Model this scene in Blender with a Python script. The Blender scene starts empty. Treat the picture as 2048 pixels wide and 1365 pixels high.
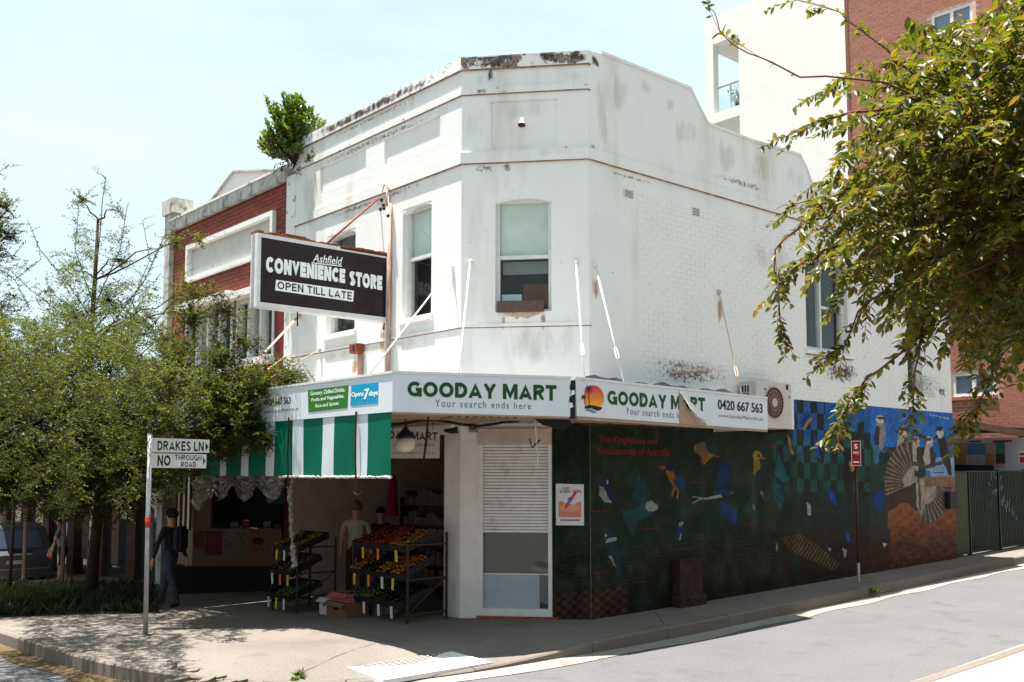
import bpy, bmesh, math, random
import numpy as np
from mathutils import Vector, Matrix, noise
R = math.radians
rnd = random.Random(7)
scene = bpy.context.scene
COL = scene.collection

# ---------------------------------------------------------------- camera
F_PX, CX, CY = 2010.0, 1024.0, 682.5          # focal length and centre in photograph pixels
PITCH = R(4.6)
SHIFT = 267.5/F_PX - math.tan(PITCH)
CAM = Vector((0, 0, 2.13))
cam_d = bpy.data.cameras.new('camera'); cam = bpy.data.objects.new('camera', cam_d); COL.objects.link(cam)
cam.location = CAM; cam.rotation_euler = (R(90)+PITCH, 0, 0); bpy.context.view_layer.update()
cam_d.sensor_width = 36; cam_d.lens = 36*F_PX/2048; cam_d.shift_y = SHIFT*F_PX/2048
cam_d.clip_start = .05; cam_d.clip_end = 3000
scene.camera = cam

# ---------------------------------------------------------------- light
SUN_H = Vector((-.985, .17)).normalized(); SUN_EL = R(79.6)
SUNV = Vector((SUN_H.x*math.cos(SUN_EL), SUN_H.y*math.cos(SUN_EL), math.sin(SUN_EL)))
sd = bpy.data.lights.new('sun', 'SUN'); so = bpy.data.objects.new('sun', sd); COL.objects.link(so)
sd.energy = 5.0; sd.angle = R(.5); sd.color = (1, .95, .88)
so.rotation_euler = SUNV.to_track_quat('Z', 'Y').to_euler()
world = bpy.data.worlds.new('World'); scene.world = world; world.use_nodes = True
wn = world.node_tree.nodes; wl = world.node_tree.links
for n in list(wn): wn.remove(n)
wo = wn.new('ShaderNodeOutputWorld'); bg = wn.new('ShaderNodeBackground')
sky = wn.new('ShaderNodeTexSky'); sky.sky_type = 'NISHITA'; sky.sun_disc = False
sky.sun_elevation = SUN_EL; sky.sun_rotation = math.atan2(SUN_H.x, SUN_H.y)
sky.air_density = 1.0; sky.dust_density = 2.0; sky.ozone_density = 1.0
bg.inputs[1].default_value = .05
# thin high cloud over the whole sky
tc = wn.new('ShaderNodeTexCoord'); mp = wn.new('ShaderNodeMapping'); mp.inputs['Scale'].default_value = (1.2, 1.2, 4.5)
nz = wn.new('ShaderNodeTexNoise'); nz.inputs['Scale'].default_value = 1.9; nz.inputs['Detail'].default_value = 7; nz.inputs['Roughness'].default_value = .6
cr = wn.new('ShaderNodeValToRGB'); cr.color_ramp.elements[0].position = .33; cr.color_ramp.elements[1].position = .68
mxc = wn.new('ShaderNodeMix'); mxc.data_type = 'RGBA'
mxc.inputs[7].default_value = (5.9, 7.3, 7.7, 1)
mulc = wn.new('ShaderNodeMath'); mulc.operation = 'MULTIPLY_ADD'; mulc.inputs[1].default_value = .3; mulc.inputs[2].default_value = .66
wl.new(tc.outputs['Generated'], mp.inputs[0]); wl.new(mp.outputs[0], nz.inputs['Vector']); wl.new(nz.outputs['Fac'], cr.inputs[0])
wl.new(cr.outputs[0], mulc.inputs[0]); wl.new(mulc.outputs[0], mxc.inputs[0])
wl.new(sky.outputs[0], mxc.inputs[6]); wl.new(mxc.outputs[2], bg.inputs[0]); wl.new(bg.outputs[0], wo.inputs[0])
vs = scene.view_settings; vs.view_transform = 'Standard'; vs.look = 'None'; vs.exposure = 1.7; vs.gamma = 1; vs.use_curve_mapping = False

# ---------------------------------------------------------------- rays and frames
_fw = Vector((0, math.cos(PITCH), math.sin(PITCH))); _up = Vector((0, -math.sin(PITCH), math.cos(PITCH))); _rt = Vector((1, 0, 0))
def ray(u, v):
    return _fw + _rt*((u-CX)/F_PX) + _up*((CY-v)/F_PX + SHIFT)
def at(u, v, Y):
    r = ray(u, v); return CAM + r*(Y/r.y)
class Frame:                                    # a vertical plane: a to the right, z up, o outward
    def __init__(s, O, a):
        s.O = Vector((O[0], O[1], 0)); s.a = Vector((a[0], a[1], 0)).normalized(); s.n = Vector((s.a.y, -s.a.x, 0))
    def p(s, a, z, o=0.0): return s.O + s.a*a + s.n*o + Vector((0, 0, z))
    def uv(s, u, v, o=0.0):
        r = ray(u, v); t = (s.O + s.n*o - CAM).dot(s.n)/r.dot(s.n); q = CAM + r*t
        return (q-s.O).dot(s.a), q.z
    def px(s, pts, o=0.0): return [s.uv(u, v, o) for u, v in pts]
    def loc(s, q): d = q-s.O; return d.dot(s.a), d.z, d.dot(s.n)
_cl = at(922, 600, 15.27); _crn = at(1178, 600, 15.0)
dL = Vector((-1754, 2010, 0)).normalized(); dR = Vector((2326, 2010, 0)).normalized()
L = Frame(_cl, -dL)                              # main street front
C = Frame(_cl, _crn-_cl)                         # chamfered corner
W = Frame(_crn, dR)                              # lane wall
CW = (Vector((_crn.x, _crn.y, 0))-Vector((_cl.x, _cl.y, 0))).length
def zg(x, y):                                    # height of the ground
    d = Vector((x, y, 0))
    tl = (d-L.O).dot(dL); tr = (d-W.O).dot(dR); off = (d-W.O).dot(W.n)
    sp = lambda t, w: 0.5*(t+math.sqrt(t*t+w*w))
    tl = min(tl, 60); tr = min(tr, 45)
    z = -.040*(sp(tl-1.2, 1.5)-sp(-1.2, 1.5)) + .026*(sp(tr-.5, 1.5)-sp(-.5, 1.5))
    ol = (d-L.O).dot(L.n)
    if tr < 0 and ol > 0: z -= .012*min(ol, 6)
    return z + .03*max(0, min(off, 14)-6.2)
def gnd(u, v, dz=0):                             # where a line of sight meets the ground
    r = ray(u, v); lo, hi = 2.0, 120.0
    f = lambda t: (CAM+r*t).z - zg((CAM+r*t).x, (CAM+r*t).y) - dz
    t = lo
    while t < hi and f(t) > 0: t += .25
    a, b = t-.25, t
    for _ in range(30):
        m = (a+b)/2
        if f(m) > 0: a = m
        else: b = m
    return CAM + r*b

# ---------------------------------------------------------------- mesh helpers
def quad_box(bm, pts):                           # eight corners: four below, four above
    v = [bm.verts.new(p) for p in pts]
    for f in ((3, 2, 1, 0), (4, 5, 6, 7), (0, 1, 5, 4), (1, 2, 6, 5), (2, 3, 7, 6), (3, 0, 4, 7)):
        bm.faces.new([v[i] for i in f])
def fbox(bm, F, a0, a1, z0, z1, o0, o1):
    if a0 > a1: a0, a1 = a1, a0
    if z0 > z1: z0, z1 = z1, z0
    if o0 > o1: o0, o1 = o1, o0
    quad_box(bm, [F.p(a0, z0, o1), F.p(a1, z0, o1), F.p(a1, z0, o0), F.p(a0, z0, o0), F.p(a0, z1, o1), F.p(a1, z1, o1), F.p(a1, z1, o0), F.p(a0, z1, o0)])
def fpoly(bm, F, pts, o0, o1):                   # outline (a,z) extruded between two offsets
    if o0 > o1: o0, o1 = o1, o0
    ar = sum(pts[i][0]*pts[(i+1) % len(pts)][1]-pts[(i+1) % len(pts)][0]*pts[i][1] for i in range(len(pts)))
    if ar < 0: pts = pts[::-1]
    f = [bm.verts.new(F.p(a, z, o1)) for a, z in pts]; b = [bm.verts.new(F.p(a, z, o0)) for a, z in pts]
    bm.faces.new(f); bm.faces.new(b[::-1]); n = len(pts)
    for i in range(n): bm.faces.new([f[i], b[i], b[(i+1) % n], f[(i+1) % n]])
def prism(bm, pts, z0, z1):                      # plan outline extruded upward; z may be a function of x, y
    g = lambda z, p: z(p[0], p[1]) if callable(z) else z
    ar = sum(pts[i][0]*pts[(i+1) % len(pts)][1]-pts[(i+1) % len(pts)][0]*pts[i][1] for i in range(len(pts)))
    if ar < 0: pts = pts[::-1]
    b = [bm.verts.new((p[0], p[1], g(z0, p))) for p in pts]; t = [bm.verts.new((p[0], p[1], g(z1, p))) for p in pts]
    bm.faces.new(b[::-1]); bm.faces.new(t); n = len(pts)
    for i in range(n): bm.faces.new([b[i], b[(i+1) % n], t[(i+1) % n], t[i]])
def tube(bm, path, r, seg=8, caps=True):
    path = [Vector(p) for p in path]; rr = r if isinstance(r, (list, tuple)) else [r]*len(path)
    rings = []; side = None
    for i, p in enumerate(path):
        d = (path[min(i+1, len(path)-1)]-path[max(i-1, 0)]).normalized()
        if side is None:
            side = d.cross(Vector((0, 0, 1)))
            if side.length < .05: side = d.cross(Vector((1, 0, 0)))
        side = (side - d*side.dot(d)).normalized(); w = d.cross(side)
        rings.append([bm.verts.new(p+(side*math.cos(k*2*math.pi/seg)+w*math.sin(k*2*math.pi/seg))*rr[i]) for k in range(seg)])
    for a, b in zip(rings, rings[1:]):
        for k in range(seg): bm.faces.new([a[k], a[(k+1) % seg], b[(k+1) % seg], b[k]])
    if caps: bm.faces.new(rings[0][::-1]); bm.faces.new(rings[-1])
def ball(bm, c, r, sub=2, sc=(1, 1, 1)):
    bmesh.ops.create_icosphere(bm, subdivisions=sub, radius=r, matrix=Matrix.Translation(c) @ Matrix.Diagonal((*sc, 1)))
def wall_grid(bm, F, a0, a1, z0, z1, o0, o1, holes=()):
    As = sorted({a0, a1, *[h[0] for h in holes], *[h[1] for h in holes]}); Zs = sorted({z0, z1, *[h[2] for h in holes], *[h[3] for h in holes]})
    As = [a for a in As if a0-1e-6 <= a <= a1+1e-6]; Zs = [z for z in Zs if z0-1e-6 <= z <= z1+1e-6]
    solid = lambda i, j: 0 <= i < len(As)-1 and 0 <= j < len(Zs)-1 and not any(h[0]-1e-6 <= (As[i]+As[i+1])/2 <= h[1] and h[2] <= (Zs[j]+Zs[j+1])/2 <= h[3] for h in holes)
    V = {}
    def v(i, j, s):
        if (i, j, s) not in V: V[(i, j, s)] = bm.verts.new(F.p(As[i], Zs[j], o1 if s else o0))
        return V[(i, j, s)]
    for i in range(len(As)-1):
        for j in range(len(Zs)-1):
            if not solid(i, j): continue
            bm.faces.new([v(i, j, 1), v(i+1, j, 1), v(i+1, j+1, 1), v(i, j+1, 1)])
            bm.faces.new([v(i, j+1, 0), v(i+1, j+1, 0), v(i+1, j, 0), v(i, j, 0)])
            if not solid(i-1, j): bm.faces.new([v(i, j, 0), v(i, j, 1), v(i, j+1, 1), v(i, j+1, 0)])
            if not solid(i+1, j): bm.faces.new([v(i+1, j, 1), v(i+1, j, 0), v(i+1, j+1, 0), v(i+1, j+1, 1)])
            if not solid(i, j-1): bm.faces.new([v(i, j, 0), v(i+1, j, 0), v(i+1, j, 1), v(i, j, 1)])
            if not solid(i, j+1): bm.faces.new([v(i, j+1, 1), v(i+1, j+1, 1), v(i+1, j+1, 0), v(i, j+1, 0)])
def clean(name):
    return name
def tag(o, label=None, cat=None, group=None, kind=None):
    if label: o['label'] = label
    if cat: o['category'] = cat
    if group: o['group'] = group
    if kind: o['kind'] = kind
    return o
def thing(name, label, cat, loc=(0, 0, 0), rz=0, group=None):
    o = bpy.data.objects.new(name, None); o.empty_display_size = .1; COL.objects.link(o)
    o.location = loc; o.rotation_euler = (0, 0, rz); o.matrix_basis = Matrix.Translation(Vector(loc)) @ Matrix.Rotation(rz, 4, 'Z')
    return tag(o, label, cat, group)
def wmat(o):
    m = o.matrix_basis.copy()
    return wmat(o.parent) @ m if o.parent else m
def obj(name, bm, mats, parent=None, smooth=False, label=None, kind=None):   # bm in world coordinates
    me = bpy.data.meshes.new(name)
    if parent: bm.transform(wmat(parent).inverted())
    bm.to_mesh(me); bm.free()
    for m in (mats if isinstance(mats, (list, tuple)) else [mats]): me.materials.append(m)
    if smooth: me.polygons.foreach_set('use_smooth', [True]*len(me.polygons))
    o = bpy.data.objects.new(name, me); COL.objects.link(o); o.parent = parent
    return tag(o, label, kind=kind)
def mobj(name, fn, mats, parent=None, **k):
    bm = bmesh.new(); fn(bm); return obj(name, bm, mats, parent, **k)
def part_box(name, F, a0, a1, z0, z1, o0, o1, mat, parent=None, bev=0, **k):
    bm = bmesh.new(); fbox(bm, F, a0, a1, z0, z1, o0, o1)
    if bev: bmesh.ops.bevel(bm, geom=bm.edges[:], offset=bev, segments=1, affect='EDGES')
    return obj(name, bm, mat, parent, **k)
def copy_tree(o, parent=None, loc=None, rz=None):
    c = o.copy(); COL.objects.link(c); c.parent = parent
    if loc is not None:
        c.location = loc
        if rz is not None: c.rotation_euler = (0, 0, rz)
    for ch in [x for x in KIDS(o)]: copy_tree(ch, c)
    return c
def KIDS(o): return [x for x in bpy.data.objects if x.parent == o]

# ---------------------------------------------------------------- materials
def new_mat(name):
    m = bpy.data.materials.new(name); m.use_nodes = True; nt = m.node_tree
    return m, nt, nt.nodes['Principled BSDF']
def nd(nt, typ, **kw):
    n = nt.nodes.new(typ)
    for k, v in kw.items():
        if k in n.inputs: n.inputs[k].default_value = v
        else: setattr(n, k, v)
    return n
def ramp(nt, src, stops):
    r = nt.nodes.new('ShaderNodeValToRGB'); e = r.color_ramp.elements
    while len(e) < len(stops): e.new(.5)
    for i, (p, c) in enumerate(stops): e[i].position = p; e[i].color = (*c, 1) if len(c) == 3 else c
    nt.links.new(src, r.inputs[0]); return r.outputs[0]
def mixc(nt, fac, a, b, mode='MIX'):
    m = nt.nodes.new('ShaderNodeMix'); m.data_type = 'RGBA'; m.blend_type = mode
    for i, s in ((0, fac), (6, a), (7, b)):
        if isinstance(s, (int, float)): m.inputs[i].default_value = s
        elif isinstance(s, tuple): m.inputs[i].default_value = (*s, 1)
        else: nt.links.new(s, m.inputs[i])
    return m.outputs[2]
def vec(nt, scale=(1, 1, 1)):
    g = nt.nodes.new('ShaderNodeNewGeometry'); m = nt.nodes.new('ShaderNodeMapping'); m.inputs['Scale'].default_value = scale
    nt.links.new(g.outputs['Position'], m.inputs[0]); return m.outputs[0]
def noi(nt, scale, detail=4, sc=(1, 1, 1), rough=.55):
    n = nd(nt, 'ShaderNodeTexNoise', Scale=scale, Detail=detail, Roughness=rough); nt.links.new(vec(nt, sc), n.inputs['Vector']); return n.outputs['Fac']
def bump(nt, bs, h, strength=.3, dist=.01):
    b = nd(nt, 'ShaderNodeBump', Strength=strength, Distance=dist); nt.links.new(h, b.inputs['Height']); nt.links.new(b.outputs[0], bs.inputs['Normal'])
def mat(name, col, rough=.7, var=.12, scale=6, metal=0, spec=.22, bmp=0, grime=None, gs=1.5, gcut=(.55, .75), sc=(1, 1, 1)):
    """plain painted or raw stuff: base colour broken by noise, optional blotches of grime"""
    m, nt, bs = new_mat(name)
    c0 = tuple(max(0, x*(1-var)) for x in col); c1 = tuple(min(1, x*(1+var)) for x in col)
    n = noi(nt, scale, 5, sc); c = ramp(nt, n, [(.3, c0), (.7, c1)])
    if grime:
        g = noi(nt, gs, 8, sc, .65); k = ramp(nt, g, [(gcut[0], (0, 0, 0)), (gcut[1], (1, 1, 1))]); c = mixc(nt, k, c, grime)
    nt.links.new(c, bs.inputs['Base Color']); bs.inputs['Roughness'].default_value = rough; bs.inputs['Metallic'].default_value = metal
    bs.inputs['Specular IOR Level'].default_value = spec
    if bmp: bump(nt, bs, noi(nt, scale*6, 4), bmp)
    return m
def island_mat(name, cols, rough=.85, dirt=None, sc=9):
    m, nt, bs = new_mat(name); g = nt.nodes.new('ShaderNodeNewGeometry'); oi = nt.nodes.new('ShaderNodeObjectInfo')
    a = nd(nt, 'ShaderNodeMath', operation='ADD'); nt.links.new(g.outputs['Random Per Island'], a.inputs[0]); nt.links.new(oi.outputs['Random'], a.inputs[1])
    f = nd(nt, 'ShaderNodeMath', operation='FRACT'); nt.links.new(a.outputs[0], f.inputs[0])
    c = ramp(nt, f.outputs[0], [(i/(len(cols)-1), x) for i, x in enumerate(cols)])
    c = mixc(nt, .35, c, ramp(nt, noi(nt, sc*4, 5), [(.3, tuple(x*.6 for x in cols[0])), (.7, tuple(min(1, x*1.3) for x in cols[-1]))]))
    if dirt: c = mixc(nt, ramp(nt, noi(nt, .9, 8, (1, 1, .6), .65), [(.52, (0, 0, 0)), (.72, (1, 1, 1))]), c, dirt)
    nt.links.new(c, bs.inputs['Base Color']); bs.inputs['Roughness'].default_value = rough; bump(nt, bs, noi(nt, 90, 4), .3, .004)
    return m
def white_wall(name, base=(.755, .755, .73), stain=(.42, .36, .27), amt=(.54, .76), peel=None, zband=None):
    m, nt, bs = new_mat(name)
    c = ramp(nt, noi(nt, 2.2, 6, (1, 1, .5)), [(.25, tuple(x*.93 for x in base)), (.75, base)])
    c = mixc(nt, ramp(nt, noi(nt, 1.1, 8, (1.3, 1.3, .28), .62), [(amt[0], (0, 0, 0)), (amt[1], (.55, .55, .55))]), c, stain)       # runs of damp
    c = mixc(nt, ramp(nt, noi(nt, 7, 6, (1, 1, .8), .7), [(.66, (0, 0, 0)), (.72, (.8, .8, .8))]), c, tuple(x*.80 for x in base))
    c = mixc(nt, ramp(nt, noi(nt, 13, 5, (1, 1, 1), .6), [(.705, (0, 0, 0)), (.72, (1, 1, 1))]), c, (.20, .15, .12))           # chips
    if peel:
        k = ramp(nt, noi(nt, peel[0], 7, (1, 1, 1.1), .68), [(peel[1], (0, 0, 0)), (peel[1]+.02, (1, 1, 1))])
        if zband:
            g = nt.nodes.new('ShaderNodeNewGeometry'); s = nt.nodes.new('ShaderNodeSeparateXYZ'); nt.links.new(g.outputs['Position'], s.inputs[0])
            mr = nd(nt, 'ShaderNodeMapRange'); mr.inputs[1].default_value = zband[0]; mr.inputs[2].default_value = zband[1]; nt.links.new(s.outputs[2], mr.inputs[0])
            mu = nd(nt, 'ShaderNodeMath', operation='MULTIPLY_ADD'); mu.inputs[1].default_value = .13; nt.links.new(mr.outputs[0], mu.inputs[0]); nt.links.new(noi(nt, peel[0], 7, (1, 1, 1.1), .68), mu.inputs[2])
            k = ramp(nt, mu.outputs[0], [(peel[1], (0, 0, 0)), (peel[1]+.02, (1, 1, 1))])
        c = mixc(nt, k, c, ramp(nt, noi(nt, 30, 4), [(.4, (.13, .10, .085)), (.65, (.30, .25, .21))]))
    nt.links.new(c, bs.inputs['Base Color']); bs.inputs['Roughness'].default_value = .8; bs.inputs['Specular IOR Level'].default_value = .25
    bump(nt, bs, noi(nt, 14, 8), .25, .012)
    return m
def glass(name, col=(.03, .04, .045), rough=.06, var=None):
    m, nt, bs = new_mat(name); bs.inputs['Base Color'].default_value = (*col, 1); bs.inputs['Roughness'].default_value = rough; bs.inputs['Specular IOR Level'].default_value = .8
    bump(nt, bs, noi(nt, 1.3, 2), .08, .02); return m
M = {}
M['white'] = white_wall('white_render')
M['white_cap'] = white_wall('white_render_peeling', peel=(5.5, .61))
M['white_capc'] = white_wall('white_render_badly_peeled', peel=(4.0, .64), zband=(7.72, 8.5))
M['white_lane'] = white_wall('white_lane_render', stain=(.50, .45, .36), amt=(.52, .72))
M['white_brick'] = white_wall('white_painted_brick', amt=(.62, .8), peel=(6, .70))
M['mortar_white'] = mat('white_mortar', (.55, .56, .56), .9, .2, 10)
M['groove'] = mat('dirty_drip_line', (.25, .15, .10), .9, .6, 9)
M['fascia'] = mat('fascia_sheet', (.58, .62, .66), .35, .03, 3, grime=(.52, .52, .50), gs=2, gcut=(.62, .8))
M['green'] = mat('green_lettering', (.008, .062, .016), .5, .05)
M['dgreen'] = mat('dark_green_lettering', (.010, .05, .02), .5, .05)
M['black'] = mat('black_lettering', (.012, .012, .014), .5, .05)
M['grey_txt'] = mat('grey_lettering', (.10, .12, .14), .5, .05)
M['sgreen'] = mat('green_panel', (.03, .155, .018), .5, .05)
M['cyan'] = mat('cyan_panel', (.006, .27, .46), .5, .05)
M['wtxt'] = mat('white_lettering', (.8, .82, .8), .5, .03)
M['red_txt'] = mat('red_lettering', (.16, .008, .012), .6, .1)
M['soffit'] = mat('cream_soffit', (.32, .23, .165), .8, .15, 4, grime=(.2, .15, .1), gs=2)
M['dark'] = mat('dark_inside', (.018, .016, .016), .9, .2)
M['rust'] = mat('rusty_iron', (.22, .065, .03), .85, .5, 14, bmp=.3)
M['rust_dark'] = mat('dark_rust', (.06, .02, .014), .9, .5, 10, bmp=.3)
M['pinkrust'] = mat('faded_painted_pipe', (.42, .28, .21), .8, .3, 8, grime=(.3, .1, .05), gs=4)
M['frame_white'] = mat('white_gloss_frame', (.62, .62, .60), .45, .08, 8, grime=(.3, .25, .2), gs=6, gcut=(.66, .75))
M['glass'] = glass('window_glass')
M['blind'] = mat('pale_window_blind', (.60, .64, .60), .8, .1, 3)
M['brown_board'] = mat('brown_board', (.10, .035, .015), .7, .2)
M['wood_old'] = mat('weathered_wood', (.10, .07, .055), .9, .5, 20, sc=(1, 1, 6), bmp=.4)
M['brick_red'] = island_mat('red_brick', [(.17, .032, .018), (.23, .045, .022), (.28, .06, .03), (.20, .036, .02)], dirt=(.10, .035, .025))
M['mortar_red'] = mat('dark_mortar', (.15, .05, .035), .95, .3)
M['brick_tower'] = island_mat('tower_brick', [(.27, .10, .065), (.33, .125, .085), (.30, .11, .07), (.22, .08, .055)])
M['mortar_tower'] = mat('pale_mortar', (.50, .38, .30), .95, .2)
M['cement'] = mat('weathered_cement', (.46, .46, .43), .9, .2, 5, grime=(.15, .13, .11), gs=3, gcut=(.5, .68), bmp=.3)
M['cream_wall'] = mat('cream_tower_render', (.66, .65, .62), .85, .04, 2)
M['asphalt'] = None
M['stripe_g'] = mat('green_vinyl', (.0, .105, .062), .38, .08, 5)
M['stripe_w'] = mat('white_vinyl', (.52, .58, .61), .4, .05, 5)
M['strap'] = mat('brown_strap', (.045, .014, .012), .8, .2)
M['steel'] = mat('galvanised_steel', (.42, .42, .44), .45, .15, 10, metal=.6)
M['cream_paint'] = mat('cream_column_paint', (.46, .35, .28), .7, .15, 3, grime=(.25, .2, .17), gs=5, gcut=(.62, .75), bmp=.2)
M['pillar'] = mat('scuffed_white_pillar', (.66, .62, .60), .7, .08, 3, grime=(.4, .3, .22), gs=5, gcut=(.64, .76), bmp=.2)
M['green_fence'] = mat('green_steel_sheet', (.010, .017, .010), .5, .15, 3, grime=(.04, .045, .03), gs=3)
M['dk_metal'] = mat('dark_brown_steel', (.035, .024, .02), .6, .2)
def ground_mat(name, base, fine=60, dirt=None, blot=.25, bstr=.5, patch=None):
    m, nt, bs = new_mat(name)
    c = ramp(nt, noi(nt, .55, 6), [(.3, tuple(x*(1-blot) for x in base)), (.7, tuple(x*(1+blot) for x in base))])
    c = mixc(nt, .45, c, ramp(nt, noi(nt, fine, 5, rough=.7), [(.3, tuple(x*.55 for x in base)), (.7, tuple(x*1.45 for x in base))]))
    if dirt: c = mixc(nt, ramp(nt, noi(nt, 1.7, 8, rough=.68), [(.54, (0, 0, 0)), (.70, (.8, .8, .8))]), c, dirt)
    if patch: c = mixc(nt, ramp(nt, noi(nt, .21, 3), [(.52, (0, 0, 0)), (.535, (1, 1, 1))]), c, patch)
    nt.links.new(c, bs.inputs['Base Color']); bs.inputs['Roughness'].default_value = .95; bs.inputs['Specular IOR Level'].default_value = .08
    bump(nt, bs, noi(nt, fine*1.5, 4), bstr, .006); return m
M['road'] = ground_mat('road_asphalt', (.112, .110, .114), 45, dirt=(.085, .083, .085), blot=.12, bstr=.9)
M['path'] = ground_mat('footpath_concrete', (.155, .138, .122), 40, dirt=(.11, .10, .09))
M['kerbm'] = ground_mat('kerb_concrete', (.15, .13, .112), 45, dirt=(.13, .11, .09))
M['gutterm'] = ground_mat('gutter_concrete', (.24, .225, .20), 45, dirt=(.13, .10, .08))
M['soil'] = ground_mat('dark_soil', (.03, .022, .016), 25)
M['earth'] = ground_mat('dry_ground', (.16, .13, .10), 8)
M['tactile'] = mat('white_tactile_tile', (.62, .62, .60), .6, .05)
def leaf_mat(name, cols, trans=.5, rough=.5, gl=.5):
    m, nt, bs = new_mat(name); g = nt.nodes.new('ShaderNodeNewGeometry')
    c = ramp(nt, g.outputs['Random Per Island'], [(i/(len(cols)-1), x) for i, x in enumerate(cols)])
    nt.links.new(c, bs.inputs['Base Color']); bs.inputs['Roughness'].default_value = rough; bs.inputs['Specular IOR Level'].default_value = gl
    tr = nt.nodes.new('ShaderNodeBsdfTranslucent'); mx = nt.nodes.new('ShaderNodeMixShader'); mx.inputs[0].default_value = trans
    c2 = mixc(nt, 1.0, c, (1.6, 1.7, .7), 'MULTIPLY'); nt.links.new(c2, tr.inputs[0])
    out = [n for n in nt.nodes if n.type == 'OUTPUT_MATERIAL'][0]
    nt.links.new(bs.outputs[0], mx.inputs[1]); nt.links.new(tr.outputs[0], mx.inputs[2]); nt.links.new(mx.outputs[0], out.inputs[0]); return m
M['leaf_r'] = leaf_mat('glossy_leaf', [(.024, .038, .005), (.05, .066, .006), (.085, .10, .008), (.13, .13, .012), (.03, .042, .008), (.18, .11, .012), (.05, .07, .008)], .45, .42, .4)
M['leaf_l'] = leaf_mat('feathery_leaf', [(.022, .032, .007), (.046, .064, .009), (.11, .125, .014), (.03, .042, .008), (.065, .058, .016), (.016, .022, .006)], .42, .55, .2)
M['leaf_s'] = leaf_mat('shrub_leaf', [(.02, .045, .005), (.055, .10, .006), (.10, .15, .008), (.03, .06, .006), (.12, .15, .01)], .4, .3, .6)
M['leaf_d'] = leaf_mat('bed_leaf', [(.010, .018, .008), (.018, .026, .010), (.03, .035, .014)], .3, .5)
M['bark'] = mat('dark_bark', (.05, .032, .022), .95, .4, 12, sc=(1, 1, .3), bmp=.6)
M['twig'] = mat('reddish_twig', (.14, .06, .035), .8, .3, 20)

# ---------------------------------------------------------------- text
def text_geo(s, bold=0., italic=0., space=1.):
    cu = bpy.data.curves.new('t', 'FONT'); cu.body = s; cu.size = 1; cu.offset = bold; cu.resolution_u = 3; cu.fill_mode = 'FRONT'; cu.shear = italic; cu.space_character = space; cu.align_x = 'CENTER'
    ob = bpy.data.objects.new('t', cu); COL.objects.link(ob); dg = bpy.context.evaluated_depsgraph_get(); me = bpy.data.meshes.new_from_object(ob.evaluated_get(dg))
    vs_ = [v.co.copy() for v in me.vertices]; fs = [list(p.vertices) for p in me.polygons]
    bpy.data.objects.remove(ob); bpy.data.curves.remove(cu); bpy.data.meshes.remove(me); return vs_, fs
def lettering(F, s, a0, a1, z0, z1, o, m, parent, bold=.0, italic=0., space=1., name='lettering', z0r=None, z1r=None, thick=.0015):
    """text fitted into a box on plane F; z0r/z1r give the heights at the right end"""
    vs_, fs = text_geo(s, min(bold, .012), italic, space)
    xs = [v.x for v in vs_]; ys = [v.y for v in vs_]; x0, x1, y0, y1 = min(xs), max(xs), min(ys), max(ys)
    z0r = z0 if z0r is None else z0r; z1r = z1 if z1r is None else z1r
    def tr(v):
        s_ = (v.x-x0)/(x1-x0); t = (v.y-y0)/(y1-y0); zb = z0+(z0r-z0)*s_; zt = z1+(z1r-z1)*s_
        return F.p(a0+(a1-a0)*s_, zb+(zt-zb)*t, o)
    bm = bmesh.new(); bs = bold*1.0
    for i_, dx in enumerate((0,) if bold < .018 else (0, -bs, bs)):
        V = [bm.verts.new(tr(v+Vector((dx, 0, 0)))+F.n*.0003*i_) for v in vs_]
        for f in fs:
            try: bm.faces.new([V[i] for i in f])
            except ValueError: pass
    return obj(name, bm, m, parent)
def lpx(F, s, q, o, m, parent, **k):
    """q = bottom-left, bottom-right, top-right, top-left of the word in the photograph"""
    bl, br, tr_, tl = F.px(q, o)
    return lettering(F, s, (bl[0]+tl[0])/2, (br[0]+tr_[0])/2, bl[1], tl[1], o, m, parent, z0r=br[1], z1r=tr_[1], **k)
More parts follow.
